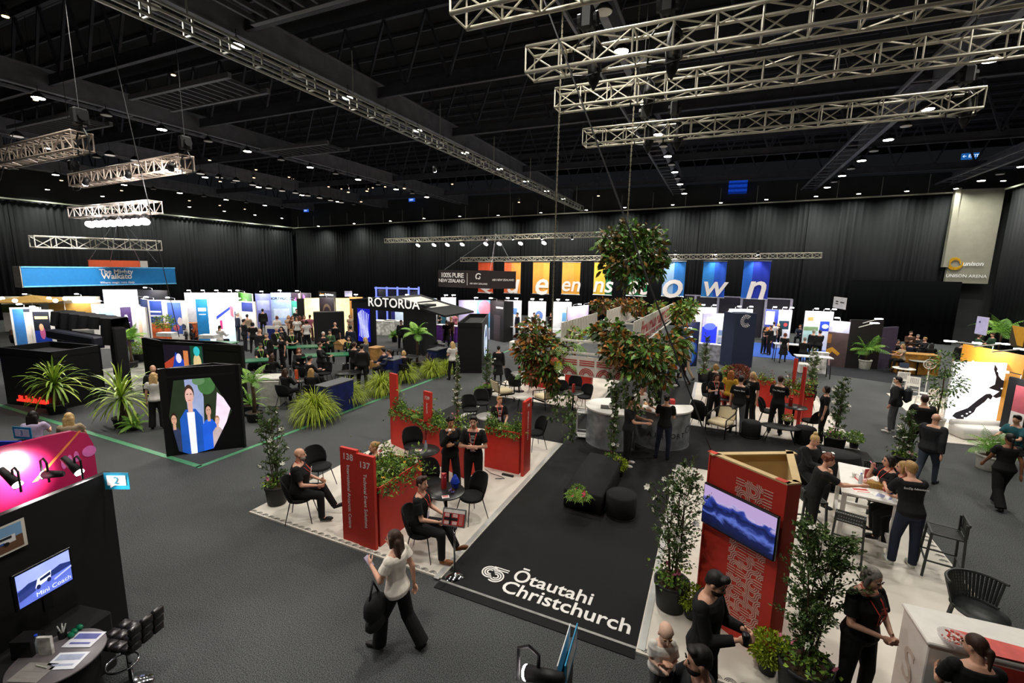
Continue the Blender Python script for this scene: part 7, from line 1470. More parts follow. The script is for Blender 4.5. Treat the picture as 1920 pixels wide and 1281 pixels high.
# timber desk, round tables and seats at right
bbox('angled timber desk at the back right', 1712, 700, 1.7, .7, 1.0, .1, 'a8742c', 'b8853c', 'timber_desk'); bbox('small upright timber panel left of the angled desk', 1668, 680, .12, .9, 1.0, .2, 'a8742c', 'a8742c', 'timber_post')
round_table('white round table with a tablet near the timber desk', at(FT(1695, 690, .75), 0), .42, .74, top='e0ddd6'); laptop('small screen on the white round table', at(FT(1695, 687, .8), .77), 2.9, '22304a', 1); round_table('round grey table with a fan standing by it', at(FT(1722, 676, .75), 0), .36, .74, top='9aa09a')
for i, (px, py, f) in enumerate(((1690, 712, 0), (1712, 722, -20), (1738, 745, 30), (1760, 752, 0))): barstool('white slatted chair at the right platform, '+('nearest the round table', 'second from the left', 'behind the young tree', 'rightmost')[i], at(FT(px, py, .5), .0), f, 'dcdad4', .5, .35, 'white slatted chairs')
p = F(1734, 738); t = thing('pedestal_fan', 'white pedestal fan beside the young tree', 'fan', at(p, 0)); b = MB(); b.cyl((0, 0, 0), (0, 0, 1.1), .02); b.lathe([(.2, 0), (.2, .02), (.02, .04)]); part('stand', b, WHITE, t); b = MB(); b.ring((0, 0, 1.25), .2, .012, 24, 6, 'y'); b.ring((0, 0, 1.25), .12, .008, 20, 5, 'y')
for k in range(12): a = k*.5236; b.bar((0, 0, 1.25), (.2*math.cos(a), 0, 1.25+.2*math.sin(a)), .006)
part('grille', b, WHITE, t)
# white map wall
A_, B_ = F(1772, 800), F(1890, 812); hW = HZ(A_, 1790, 678); A_ = F(1773, 800); d = (F(1885, 830)-A_); ta, tb = F(1790, 678, 2.1), F(1925, 683, 2.1); 
NI = [(.62, .98), (.66, .9), (.68, .8), (.72, .74), (.80, .7), (.9, .72), (.95, .68), (.92, .6), (.84, .6), (.8, .5), (.7, .44), (.66, .47), (.72, .55), (.6, .6), (.66, .66), (.66, .78), (.62, .9)]; SI = [(.62, .47), (.6, .41), (.56, .44), (.52, .37), (.42, .27), (.4, .2), (.28, .08), (.2, .06), (.1, .12), (.14, .18), (.3, .26), (.42, .4), (.52, .5), (.58, .51)]
NI = [(.78+(x-.78)*1.35, y) for x, y in NI]; mw = wallp('large white wall with a black map of two long islands', ta, tb, 2.1, [R_('f2f2f6', 0, 0, 1, 1)]+[('16161e', NI), ('16161e', SI), ('16161e', [(.12, .02), (.17, .03), (.15, .055)])]+[('f2f2f6', 'e', x, y, .016, .012) for x, y in ((.68, .86), (.72, .8), (.76, .62), (.72, .6), (.66, .54), (.5, .34), (.34, .2), (.3, .17), (.24, .13), (.36, .12), (.28, .1))], emit=.85, frame='e8e8ea', fe=.3)  # plain wall face given its own glow in place of lamplight
sf = thing('sofa', 'white low sofa in front of the map wall', 'sofa', at(F(1838, 822), 0), math.atan2((tb-ta).y, (tb-ta).x)); b = MB(); b.box((0, 0, .2), (1.5, .6, .36), bev=.06); part('seat', b, WHITE, sf, True); b = MB(); b.box((0, .22, .4), (1.5, .18, .2), bev=.05); part('backrest', b, WHITE, sf, True)
wallp('black edge panel with red photo at the right frame edge', F(1893, 706, 1.95), F(1935, 716, 1.95), 1.95, [R_('101014', 0, 0, .35, 1), R_('a8505a', .38, .5, 1, .9), R_('c9c4c0', .38, .05, 1, .5)], emit=.5, frame='101014', fe=0)
yw = wallp('yellow timber fronted stand wall with white lettering', F(1806, 645, 2.45), F(1925, 668, 2.45), 2.45, [R_('d08f2c', 0, 0, 1, 1)], emit=.35, frame='c08a34', fe=.1, xt=[('Sunny', .33, .76, .22, 'f4ece0')])
for i, (x0, y0, x1, y1) in enumerate(((1782, 640, 1826, 645), (1826, 650, 1880, 645), (1860, 660, 1915, 655))): b = MB(); p, q = F(x0, y0, 2.75), F(x1, y1, 2.75); b.bar(p, q, .03); tt = thing('arm_light', 'slim white arm light above the yellow stand, '+('leftmost', 'middle', 'rightmost')[i], 'lamp', p); part('arm', b, WHITE, tt, world=True); b = MB(); b.box(p if i == 0 else q, (.3, .12, .04)); part('lamp_head', b, mat('ffffff', .3, emit=8, var=0), tt, world=True)
wallp('yellow pointed panel at the right frame edge', F(1898, 610, 3.0), F(1925, 615, 3.0), 3.0, [('c8921c', [(0, 1), (1, 1), (1, .1), (.6, .1)])], z0=2.2, emit=.3, frame='3a2f18', fe=0)
# small white tables back
for i, (px, py) in enumerate(((1525, 668), (965, 612), (1005, 614), (1050, 618), (1480, 645), (1150, 600))): gtable('white high table at the back stands, '+('left of the photo stand', 'right of the airline stand', 'at the speckled map wall', 'left of the mountain wall', 'right of the walking women', 'behind the hanging frame')[i], px, py, 1.5, .6, 1.0, .1, 'e4e4e8')
for i, (px, py) in enumerate(((928, 628), (946, 634), (965, 655), (1508, 700))): b = MB(); b.box((0, 0, .25), (.55, .5, .5), bev=.05); o = part('cube_seat', b, WHITE); o.location = at(F(px, py), 0); tag(o, 'white cube seat '+('left of the black side wall', 'second beside the black side wall', 'in front of the lit back stands', 'below the photo wall')[i], 'seat')
bbox('tall white table near the red blades at the back right', 1532, 700, .7, .35, 1.05, .1, 'e4e0dc', 'ece8e2', 'white_table')
# ---------------------------------------------------------------- foreground stand at the lower left
n2 = math.radians(0); E1 = F(205, 880, 2.45); E2 = F(-60, 1010, 2.45); E1.z = E2.z = 0; bw = thing('booth_wall', 'tall black booth wall with framed photo, lamps and number 2 flag', 'booth wall', E1)
E1 = F(243, 1172, 0.0); hB = HZ(E1, 205, 885); E2 = V(*F(0, 968, hB).xy, 0); d = (E1-E2).normalized(); E0 = E2-d*1.2; nB = V(d.y, -d.x, 0); az = math.atan2(d.y, d.x)
b = MB(); wbox(b, E0, E1, 0, hB, .08, 1); part('board', b, mat('0b0b0c', .8, var=.2), bw, world=True)
o_ = E1+nB*.01; on_ = lambda x, y, e=.0: onpl(x, y, E1+nB*(.01+e), nB)
fr0, fr1, fr2 = on_(-20, 1052), on_(50, 1020), on_(57, 967); ph = thing('picture_frame', 'white bordered photo of a tour bus on the black booth wall', 'picture', fr1); x1_ = (fr1-E2).dot(d); zb_, zt2 = on_(55, 1018).z, on_(50, 966).z
pic(ph, PL(V(*(E2+d*(x1_-.62)).xy, zb_)+nB*.03, d), .62, zt2-zb_, [R_('ddd8cc', 0, 0, 1, 1), R_('7ea8d0', .05, .5, .95, .93), R_('6a4a38', .05, .07, .95, .5), R_('e4e4e4', .15, .35, .85, .6), R_('2a50a0', .3, .35, .7, .42), R_('20242c', .2, .5, .8, .58), ('101010', 'e', .3, .35, .04, .06), ('101010', 'e', .72, .35, .04, .06)], 0)
s_ = [on_(*q, .25) for q in ((25, 1098), (125, 1018), (132, 1070), (42, 1158))]; tv = thing('television', 'television showing a coach at the black booth wall', 'television', s_[1]); xs_ = [(q-E2).dot(d) for q in s_]; w_ = (xs_[1]+xs_[2]-xs_[0]-xs_[3])/2; zc_ = sum(q.z for q in s_)/4; h_ = ((s_[1].z-s_[2].z)+(s_[0].z-s_[3].z))/2; cx_ = sum(xs_)/4; Mt = PL(V(*(E2+d*(cx_-w_/2)).xy, zc_-h_/2)+nB*.27, d)
b = MB(); b.M = Mt; b.box((w_/2, h_/2, -.02), (w_+.05, h_+.05, .04), bev=.008); b.box((w_/2, -.1, -.02), (.08, .2, .03)); b.M = None; part('casing', b, mat('0a0a0b', .25), tv, world=True)
pic(tv, Mt, w_, h_, [R_('5a6cc8', 0, 0, 1, 1), R_('9aa8e8', 0, .55, 1, 1), ('20306c', [(0, .5), (.2, .62), (.5, .58), (.8, .7), (1, .62), (1, .5), (0, .38)]), ('e8ecf8', [(.3, .35), (.6, .45), (.62, .68), (.36, .6)]), ('16204c', [(.4, .5), (.6, .54), (.6, .64), (.4, .58)]), ('16204c', 'e', .36, .36, .04, .07), ('16204c', 'e', .56, .42, .04, .07), ('2a3878', [(0, .2), (.3, .3), (.3, .48), (0, .4)]), ('b0b8f0', [(.65, .3), (1, .45), (1, .5), (.65, .36)])], 1.0, 'screen')
text('Mini Coach', mat('dfe4ff', .5, emit=1), tv, Mt@Matrix.Translation((w_*.62, h_*.16, .02)), .07, world=True)
def booth_lamp(label, px, py, P_=140, dr=None):
    p = F(px, py, hB+.12); a = (nB*.75+V(-.1, 0, -.5)) if dr is None else dr; return flood(label, p, a, P_, .05)
booth_lamp('left bright spot lamp clipped on the black booth wall', 32, 908); booth_lamp('right bright spot lamp clipped on the black booth wall', 148, 885); 
flood('dark angled spot lamp between the two bright booth lamps', F(85, 890, hB+.15), -nB+V(0, 0, -.15), 130, .05)
b = MB(); p = F(196, 905, hB); M = PL(E1+V(0, 0, hB-.16)+nB*.05-d*.08, V(.9, .44, 0)); b.M = M; b.box((.12, .08, 0), (.3, .22, .008)); b.mat(1).box((.12, .09, .006), (.23, .13, .004)); b.prism([(.04, .03), (.1, .03), (.04, -.01)], .004, .008); b.M = None
nf = thing('number_flag', 'turquoise flag with a speech bubble and number 2', 'sign', E1+V(0, 0, hB-.2)); part('card', b, [mat('1f93b8', .5), mat('e4e6e6', .5)], nf, world=True); text('2', mat('1f7a98', .5), nf, M@Matrix.Translation((.12, .09, .012)), .13, world=True)
# pink lit car-like panel behind the wall
zP = 2.3; Q1 = V(*F(185, 905, zP-.45).xy, 0); Q0 = V(*F(0, 905, zP-.05).xy, 0); dP = (Q1-Q0).normalized(); Q0 = Q1-dP*3.4; nP = V(dP.y, -dP.x, 0); pk = thing('pink_display_wall', 'glossy pink rounded display wall with oval discs behind the black booth wall', 'display wall', Q1)
zA = lambda x, y: onpl(x, y, Q1, nP).z; zr = zA(170, 800); zl = zA(0, 838); M = PL(Q0, dP); LQ = (Q1-Q0).length; b = MB(); b.M = M
b.prism([(0, .0), (LQ, 0), (LQ, zr-.25), (LQ-.05, zr-.08), (LQ-.2, zr), (LQ-.4, zr+.01), (0, zl)], -.06, 0); b.M = None; part('panel', b, mat('b81f58', .25, var=.25, scale=.8, spec=.6), pk, world=True)
b = MB(); b.M = M
for px, py, rx, ry in ((167, 846, .075, .075), (143, 856, .026, .075), (131, 863, .026, .075), (119, 870, .024, .07)): q = M.inverted()@onpl(px, py, Q1, nP); b.add([(q.x+rx*math.cos(i*.3), q.y+ry*math.sin(i*.3), .006) for i in range(21)], [tuple(range(21))])
b.M = None; part('oval_discs', b, mat('e878c4', .3), pk, world=True); b = MB(); b.M = M; q0 = M.inverted()@onpl(60, 905, Q1, nP); q1 = M.inverted()@onpl(150, 808, Q1, nP); b.add([(q0.x, q0.y, .005), (q0.x+.05, q0.y, .005), (q1.x+.01, q1.y, .005), (q1.x-.01, q1.y+.01, .005)], [(0, 1, 2, 3)]); b.M = None; part('printed_streak', b, mat('f08a4a', .3), pk, world=True)  # discs and orange streak are print on the pink panel
b = MB(); M = PL(F(0, 832, 2.35), V(.95, .3, 0)); b.M = M; b.prism([(-.6, -.25), (.55, -.12), (.3, .05), (-.6, -.02)], -.03, 0); tag(part('blue_roof_panel', b, mat('1c3ac8', .4)), 'bright blue sloping panel at the left frame edge', 'panel')
nf = thing('number_flag', 'half hidden turquoise card behind the pink display wall', 'sign', F(42, 812, 2.3)); M = PL(F(42, 812, 2.3), V(.9, .3, 0)); b = MB(); b.M = M; b.box((0, 0, 0), (.3, .18, .008)); b.mat(1).box((0, .0, .006), (.23, .11, .004)); b.M = None; part('card', b, [mat('1f93b8', .5), mat('e4e6e6', .5)], nf, world=True); text('3', mat('1f7a98', .5), nf, M@Matrix.Translation((0, 0, .012)), .11, world=True)
# round table, cloth covered table, stool, small things
zt3 = .76; tc_ = V(*F(108, 1232, zt3).xy, 0); rt = thing('round_table', 'round grey table with leaflets at the lower left corner', 'table', tc_); b = MB(); b.lathe([(.37, zt3-.03), (.385, zt3-.02), (.385, zt3-.004), (.38, zt3), (.01, zt3)], n=40); part('tabletop', b, mat('6f696c', .35, var=.15), rt, True); b = MB(); b.lathe([(.36, .0), (.3, .3), (.33, zt3-.03)], n=24); part('cloth', b, mat('0c0c0d', .9, bump=.4), rt, True)
p = V(*F(150, 1160, .74).xy, 0); ct = thing('draped_table', 'table under a black cloth below the coach television', 'table', p, az); b = MB(); b.box((-.45, .05, .36), (1.3, .5, .74), bev=.03); part('cloth', b, mat('121214', .85, bump=.4, scale=4), ct)
for lab, px, py, w, d_, rz, c, c2 in (('printed colour map leaflet on the lower left round table', 158, 1200, .3, .21, .45, 'd8d8e0', '5a60a0'), ('pale printed sheet under the map leaflet', 125, 1240, .3, .21, .5, 'e8eaf0', 'a8b0c8'), ('grey folder with a pen at the lower left corner', 62, 1262, .3, .22, .4, '8f8a86', '8f8a86')): flat(lab, at(F(px, py, zt3), zt3+.003), w, d_, rz, c, col2=c2)
b = MB(); b.cyl((0, 0, 0), (.14, .03, 0), .006, n=6); o = part('pen', b, mat('c9c9bc', .3)); o.location = at(F(68, 1250, zt3), zt3+.016); tag(o, 'white pen on the grey folder', 'pen')
bottle('water bottle with blue cap on the lower left round table', at(F(72, 1222, zt3), zt3), .2, .033, 'c8d4dc', '2450d8'); b = MB(); b.box((0, 0, .1), (.13, .03, .2), .5); o = part('brochure_holder', b, mat('dcd4cc', .3, var=.5, scale=9)); o.location = at(F(88, 1226, zt3), zt3); tag(o, 'stack of small colour brochures beside the blue capped bottle', 'brochures')
b = MB(); b.box((0, 0, .09), (.2, .16, .18), .5); o = part('black_box', b, mat('1a1819', .4)); o.location = at(F(55, 1222, zt3), zt3); tag(o, 'black box on the lower left round table', 'box')
pc_ = thing('pen_cup', 'black cup of white pens on the lower left round table', 'cup', at(F(118, 1196, zt3), zt3)); b = MB(); b.lathe([(.035, 0), (.04, .08), (.036, .08), (.03, .01)], n=14); part('cup', b, BLK, pc_)
for k in range(5): b = MB(); b.cyl((0, 0, .02), (.035*math.cos(k*1.3), .035*math.sin(k*1.3), .15), .006, n=6); part('pen', b, mat('e0ded8', .4), pc_)
for i, (px, py) in enumerate(((140, 1188), (150, 1180), (134, 1195))): b = MB(); b.ell((0, 0, .025), (.05, .03, .025), None, 8, 5); o = part('sweet_packet', b, mat('0f6a48', .2), None, True); o.location = at(F(px, py, zt3), zt3+.003); tag(o, 'shiny green wrapped packet on the lower left round table', 'packet', 'green wrapped packets')
sp = V(*F(236, 1190, .68).xy, 0); st = thing('bar_stool', 'black quilted swivel stool with chrome foot ring at lower left', 'stool', sp, math.radians(105)); Q = mat('1b1718', .3, var=.1, spec=.6)
b = MB()
for i in range(3):
    for j in range(4): b.box((-.135+i*.135, -.2+j*.125, .66), (.132, .122, .07), bev=.02)
part('seat', b, Q, st, True); b = MB()
for i in range(3):
    for j in range(3): b.box((-.135+i*.135, -.27-.012*j, .7+j*.1), (.132, .07, .102), bev=.02)
part('backrest', b, Q, st, True); b = MB(); b.cyl((0, 0, .03), (0, 0, .63), .025, n=12); part('pole', b, CHROME, st, True); b = MB(); b.ring((0, .1, .3), .15, .012, 28, 7); part('foot_ring', b, CHROME, st, True); b = MB(); b.lathe([(.2, 0), (.19, .02), (.03, .045)], n=28); part('base', b, CHROME, st, True)
b = bush('small plant with reddish flowers behind the black cloth table', at(F(215, 1172), 0), .09, 80, 'fresh', ph=.1, pr=.07, nf=5, fc='8a4a3a', fs=.03)
# bottom centre booth end
zK = 2.3; K1 = V(*F(1062, 1222, zK).xy, 0); 
t = thing('booth_flag', 'turquoise speech bubble flag seen edge on at the bottom centre', 'sign', F(1068, 1215, zK)); M = PL(F(1058, 1275, zK-.02), (V(*F(1082, 1180, zK+.05).xy, 0)-V(*F(1058, 1275, zK).xy, 0))); wF = (F(1082, 1180, zK+.05)-F(1058, 1275, zK)).length
b = MB(); b.M = M; b.mat(0).box((wF/2, .0, 0), (wF, .2, .008)); b.mat(1).box((wF/2, .01, .006), (wF*.8, .12, .004)); b.mat(1).box((wF/2, 0, -.05), (wF, .16, .006)); b.M = None; part('card', b, [mat('1f8fc0', .5), mat('e4e6e6', .5)], t, world=True)
b = MB(); p0 = V(*F(1060, 1220, zK-.1).xy, 0); dk_ = (V(*F(1030, 1330, zK-.1).xy, 0)-p0).normalized(); b = MB(); wbox(b, p0, p0+dk_*1.6, 0, zK-.1, .06, 1); part('post', b, mat('0d0d0e', .6), t, world=True)
flood('spot lamp with a glowing rim at the bottom centre edge', F(990, 1262, zK-.05), (-.8, .1, -.3), 25, .05)
# ---------------------------------------------------------------- the visitors and staff
def PP(px, py, rel, pose, sex, hair, hc, top, tc, bot, bc, label, v=.02, h=None, seat=0., **k):
    h = h or (1.76 if sex == 'm' else 1.66); q = F(px, py, (h if not seat else seat+.85)); fc = face_to(q, (0, 0))+rel
    return person(label, (px, py), fc, h, pose, sex, hair, hc, top, tc, bot, bc, seat=seat, v=v, head=True, **k)
N = .009
w = PP(737, 993, -125, 'walk3', 'f', 'long', 'brown', 'blouse', 'cream', 'wide', 'black', 'long haired woman in a cream blouse walking across the near carpet', N, hd=(15, 5), shoes='0c0c0c')
def bagmesh(b, c, s): b.ell(c, (s*.14, s*.22, s*.24)); b.ell(V(c)-V(0, 0, s*.26), (s*.12, s*.2, s*.14)); b.tube([V(c)+V(0, -.1, .1), V(c)+V(0, -.02, .36), V(c)+V(0, .1, .1)], .016, 6)
b = MB(); pw = PW(w, V(-.3, .12, .92)); bagmesh(b, pw+V(0, 0, -.12), .78); JOBm = part('shoulder_bag', b, mat('0d0d0f', .7, bump=.4), None, True); tag(JOBm, 'black slouchy bag and jacket hung from the walking woman\'s arm', 'bag')
def phone(label, t, k, c='2a2a30'): b = MB(); b.box((0, 0, 0), (.075, .012, .15), bev=.003); o = part('mobile_phone', b, mat(c, .25)); o.location = held(t, k); o.rotation_euler = (-.7, 0, t.rotation_euler.z); tag(o, label, 'phone')
phone('phone in the hand of the walking long haired woman', w, 'l', 'b0a8c0')
def sitter(px, py, rel, chl, *a, seat=.46, **k):
    k.setdefault('z0', .03); t = PP(px, py, rel, *a, seat=seat, **k)
    if chl: chair(chl, at(V(t.location.x, t.location.y, 0)+Matrix.Rotation(t.rotation_euler.z, 3, 'Z')@V(0, .04, 0), .03), math.degrees(t.rotation_euler.z))
    return t
sitter(562, 840, 75, 'black chair under the bald seated man', 'sitcross', 'm', 'bald', 'grey', 'tee', 'black', 'trousers', 'black', 'bald man in black tee with red lanyard seated at the front left', v=N, bulk=1.12, belly=.9, lan='red', beard='grey', h=1.78, logo=1, badge=False)
sitter(700, 828, -70, None, 'sit', 'f', 'bun', 'light', 'jacket', 'black', 'trousers', 'black', 'blonde woman with a bun seated behind the 138 137 sign', v=.014)
w = PP(845, 782, 12, 'drink', 'f', 'curly', 'dark', 'jacket', 'black', 'wide', 'black', 'curly dark haired woman in black sipping from a white cup', N, z0=.03, hd=(8, 6), skin='tan')
cup('white cup held to the mouth of the curly haired woman', held(w, 'r', (0, 0, -.02)), r=.035, h=.06)
PP(888, 780, -8, 'cross', 'm', 'short', 'dark', 'tee', 'black', 'trousers', 'black', 'smiling man with folded arms, black tee and red lanyard', N, z0=.03, h=1.78, lan='red', logo=1, bulk=1.08)
sitter(792, 893, 70, 'black chair under the seated man by the map sign', 'sitcross', 'm', 'quiff', 'brown', 'tee', 'black', 'trousers', 'black', 'brown haired seated man in black tee beside the map sign', v=N, lan='red', shoes='7a4a24', hd=(-20, -5), h=1.78)
sitter(937, 743, 10, None, 'lap', 'f', 'short', 'light', 'tee', 'black', 'trousers', 'black', 'short haired blonde woman with logo tee seated behind planter numbered 140', v=.014, lan='red', logo=1, hd=(20, 0), z0=.012)
m = PP(1345, 1072, 72, 'hold' if 0 else 'phone', 'm', 'quiff', 'dark', 'jacket', 'black', 'trousers', 'black', 'bearded man in a black suit in front of the red tower', N, h=1.82, z0=.03, beard='dark', hd=(0, 22))
b = MB(); b.lathe([(.03, 0), (.038, .11), (.036, .115), (.01, .118)], n=14); o = part('takeaway_cup', b, mat('101012', .4), None, True); o.location = held(m, 'r', (0, 0, -.05)); tag(o, 'black cup held by the bearded man in the suit', 'cup')
f_ = PP(1312, 1212, -75, 'babyhold', 'm', 'short', 'dark', 'jacket', 'charcoal', 'trousers', 'black', 'bearded man holding a baby at the bottom edge', N, h=1.84, beard='dark', hd=(8, 8))
bp = F(1245, 1192, 1.78); ba = face_to(bp, (0, 0))+18; person('bald baby in white sleeves and olive vest held by the man', None, ba, .78, 'clasp', 'm', 'bald', 'light', 'tee', 'white', 'trousers', 'grey', 'pale', seat=0, v=.012, hs=1.75, loc=V(bp.x, bp.y, 1.06), bulk=1.5, hd=(0, 20))
w = PP(1640, 1065, 55, 'clasp', 'f', 'bob', 'grey', 'tee', 'black', 'trousers', 'black', 'woman with a silver blonde bob clasping her hands by the white counter', N, h=1.72, z0=.03, lan='red', logo='r', bulk=1.14, belly=.35, hd=(0, 14), badge=False)
PP(1832, 1190, -150, 'perch', 'f', 'tail', 'brown', 'tee', 'black', 'trousers', 'black', 'woman with a low ponytail seated at the white counter corner', N, seat=.62, hd=(40, 10), bulk=1.1, z0=.03)
PP(1530, 815, 55, 'perch', 'f', 'topbun', 'blond', 'jacket', 'black', 'trousers', 'black', 'blonde woman with a top bun seated at the high table', .012, seat=.75, hd=(0, 15), bulk=1.08, z0=.03)
PP(1556, 852, 110, 'reach', 'f', 'curly', 'red', 'tee', 'black', 'trousers', 'black', 'auburn curly haired woman leaning on the high table', .012, lean=14, bulk=1.12, h=1.68, z0=.03)
w = PP(1668, 853, -60, 'drink', 'f', 'bob', 'dark', 'tee', 'black', 'trousers', 'black', 'dark haired woman raising a pink phone at the high table', .012, seat=.75, lan='red', z0=.03); phone('pink phone raised by the dark haired woman', w, 'r', 'd07a9a')
PP(1694, 864, -75, 'perch', 'f', 'bob', 'light', 'tee', 'black', 'trousers', 'black', 'fair haired woman behind the man with the printed back', .012, seat=.75, lan='red', z0=.03)
PP(1710, 865, -150, 'reach', 'm', 'short', 'light', 'tee', 'black', 'trousers', 'navy', 'man with printed tee back bending over the high table', .012, lean=14, bulk=1.1, h=1.78, z0=.03, backtext='EcoZip Adventures', shoes='c9ccc4')
PP(1757, 775, 165, 'walk', 'm', 'bald', 'light', 'jacket', 'charcoal', 'jeans', 'denim', 'bald man in a dark jacket and grey jeans walking away', .012, bulk=1.16, belly=.3)
m = PP(1735, 740, -165, 'phone', 'm', 'short', 'brown', 'puffer', 'black', 'trousers', 'black', 'brown haired man in black looking at his phone on the right aisle', .012, bulk=1.1, h=1.8); phone('phone held by the man in the right aisle', m, 'l')
m = PP(1685, 706, -100, 'pocket', 'm', 'short', 'dark', 'puffer', 'charcoal', 'jeans', 'grey', 'man in a puffer jacket with backpack and white shoes', .014, shoes='d8d6d0', glasses=True)
b = MB(); q = PW(m, V(.0, -.25, 1.22)); b.box(q, (.3, .2, .46), m.rotation_euler.z, bev=.08); o = part('backpack', b, mat('22242c', .7)); tag(o, 'dark backpack on the man in the puffer jacket', 'backpack')
PP(1895, 812, -150, 'walk', 'f', 'tail', 'dark', 'blouse', 'black', 'wide', 'black', 'woman in black with a ponytail striding at the right edge', .012, skin='brown', bulk=1.08, shoes='0c0c0c')
PP(1251, 738, 178, 'phone', 'f', 'bun', 'dark', 'tee', 'black', 'jeans', 'navy', 'person in black tee and shoulder straps seen from behind at the curved bar', .012, h=1.74)
PP(1207, 720, 45, 'work', 'm', 'short', 'brown', 'tee', 'white', 'trousers', 'black', 'bartender in a white tee and dark apron behind the bar', .014, lean=18, h=1.8)
PP(1184, 742, 80, 'work', 'm', 'short', 'dark', 'tee', 'charcoal', 'trousers', 'black', 'second bartender in dark tee and white shoes between the counters', .014, h=1.78, shoes='dcdad4')
PP(1345, 700, 15, 'phone', 'f', 'long', 'brown', 'tee', 'black', 'trousers', 'black', 'brown haired woman with lanyard checking her phone, back right platform', .016, lan='red', logo=1, z0=.03, hd=(0, 15))
PP(1343, 682, 170, 'stand', 'f', 'bob', 'light', 'jacket', 'black', 'trousers', 'black', 'fair haired person behind the brown haired woman, seen from behind', .02, z0=.03)
PP(1391, 704, 172, 'hold' if 0 else 'talk', 'm', 'short', 'dark', 'tee', 'black', 'jeans', 'grey', 'man in printed black tee seen from behind, talking to the blonde woman', .014, z0=.03, backtext='Huaro Box', h=1.78)
PP(1412, 697, -35, 'hip', 'f', 'long', 'blond', 'tee', 'black', 'wide', 'black', 'smiling long haired blonde woman with her hand on her hip', .014, z0=.03, logo=1, h=1.72)
PP(1372, 694, 170, 'stand', 'f', 'long', 'orange' if 0 else 'a5622f', 'blouse', 'mustard', 'trousers', 'red', 'red haired woman in mustard seen from behind, back right platform', .018, z0=.03)
PP(1465, 704, 172, 'phone', 'm', 'short', 'brown', 'tee', 'black', 'trousers', 'black', 'man in printed black tee from behind at the right black table', .014, z0=.03, backtext='The Mayfair', h=1.8)
PP(1550, 723, -80, 'stand', 'f', 'bob', 'dark', 'tee', 'black', 'trousers', 'black', 'woman with black bobbed hair facing left by the wide camellia pot', .014, z0=.03)
PP(1291, 640, -95, 'walk', 'm', 'short', 'dark', 'blouse', 'lightblue', 'jeans', 'beige', 'man in a pale blue shirt walking left at the blue poster wall', .02, skin='brown')
PP(1283, 651, -95, 'walk2', 'f', 'long', 'dark', 'jacket', 'black', 'tights', 'black', 'woman in black with long dark hair walking left', .018)
PP(1263, 648, -95, 'walk', 'm', 'short', 'brown', 'jacket', 'navy', 'jeans', 'navy', 'man in navy walking left behind the hanging leaves', .02)
PP(935, 648, 175, 'stand', 'f', 'short', 'dark', 'coat', 'black', 'tights', 'black', 'woman in a black cape walking away past the camellia', .018)
PP(848, 640, -150, 'clasp', 'f', 'long', 'blond', 'blouse', 'white', 'trousers', 'black', 'blonde woman in a white shirt by the round-screen cube', .018)
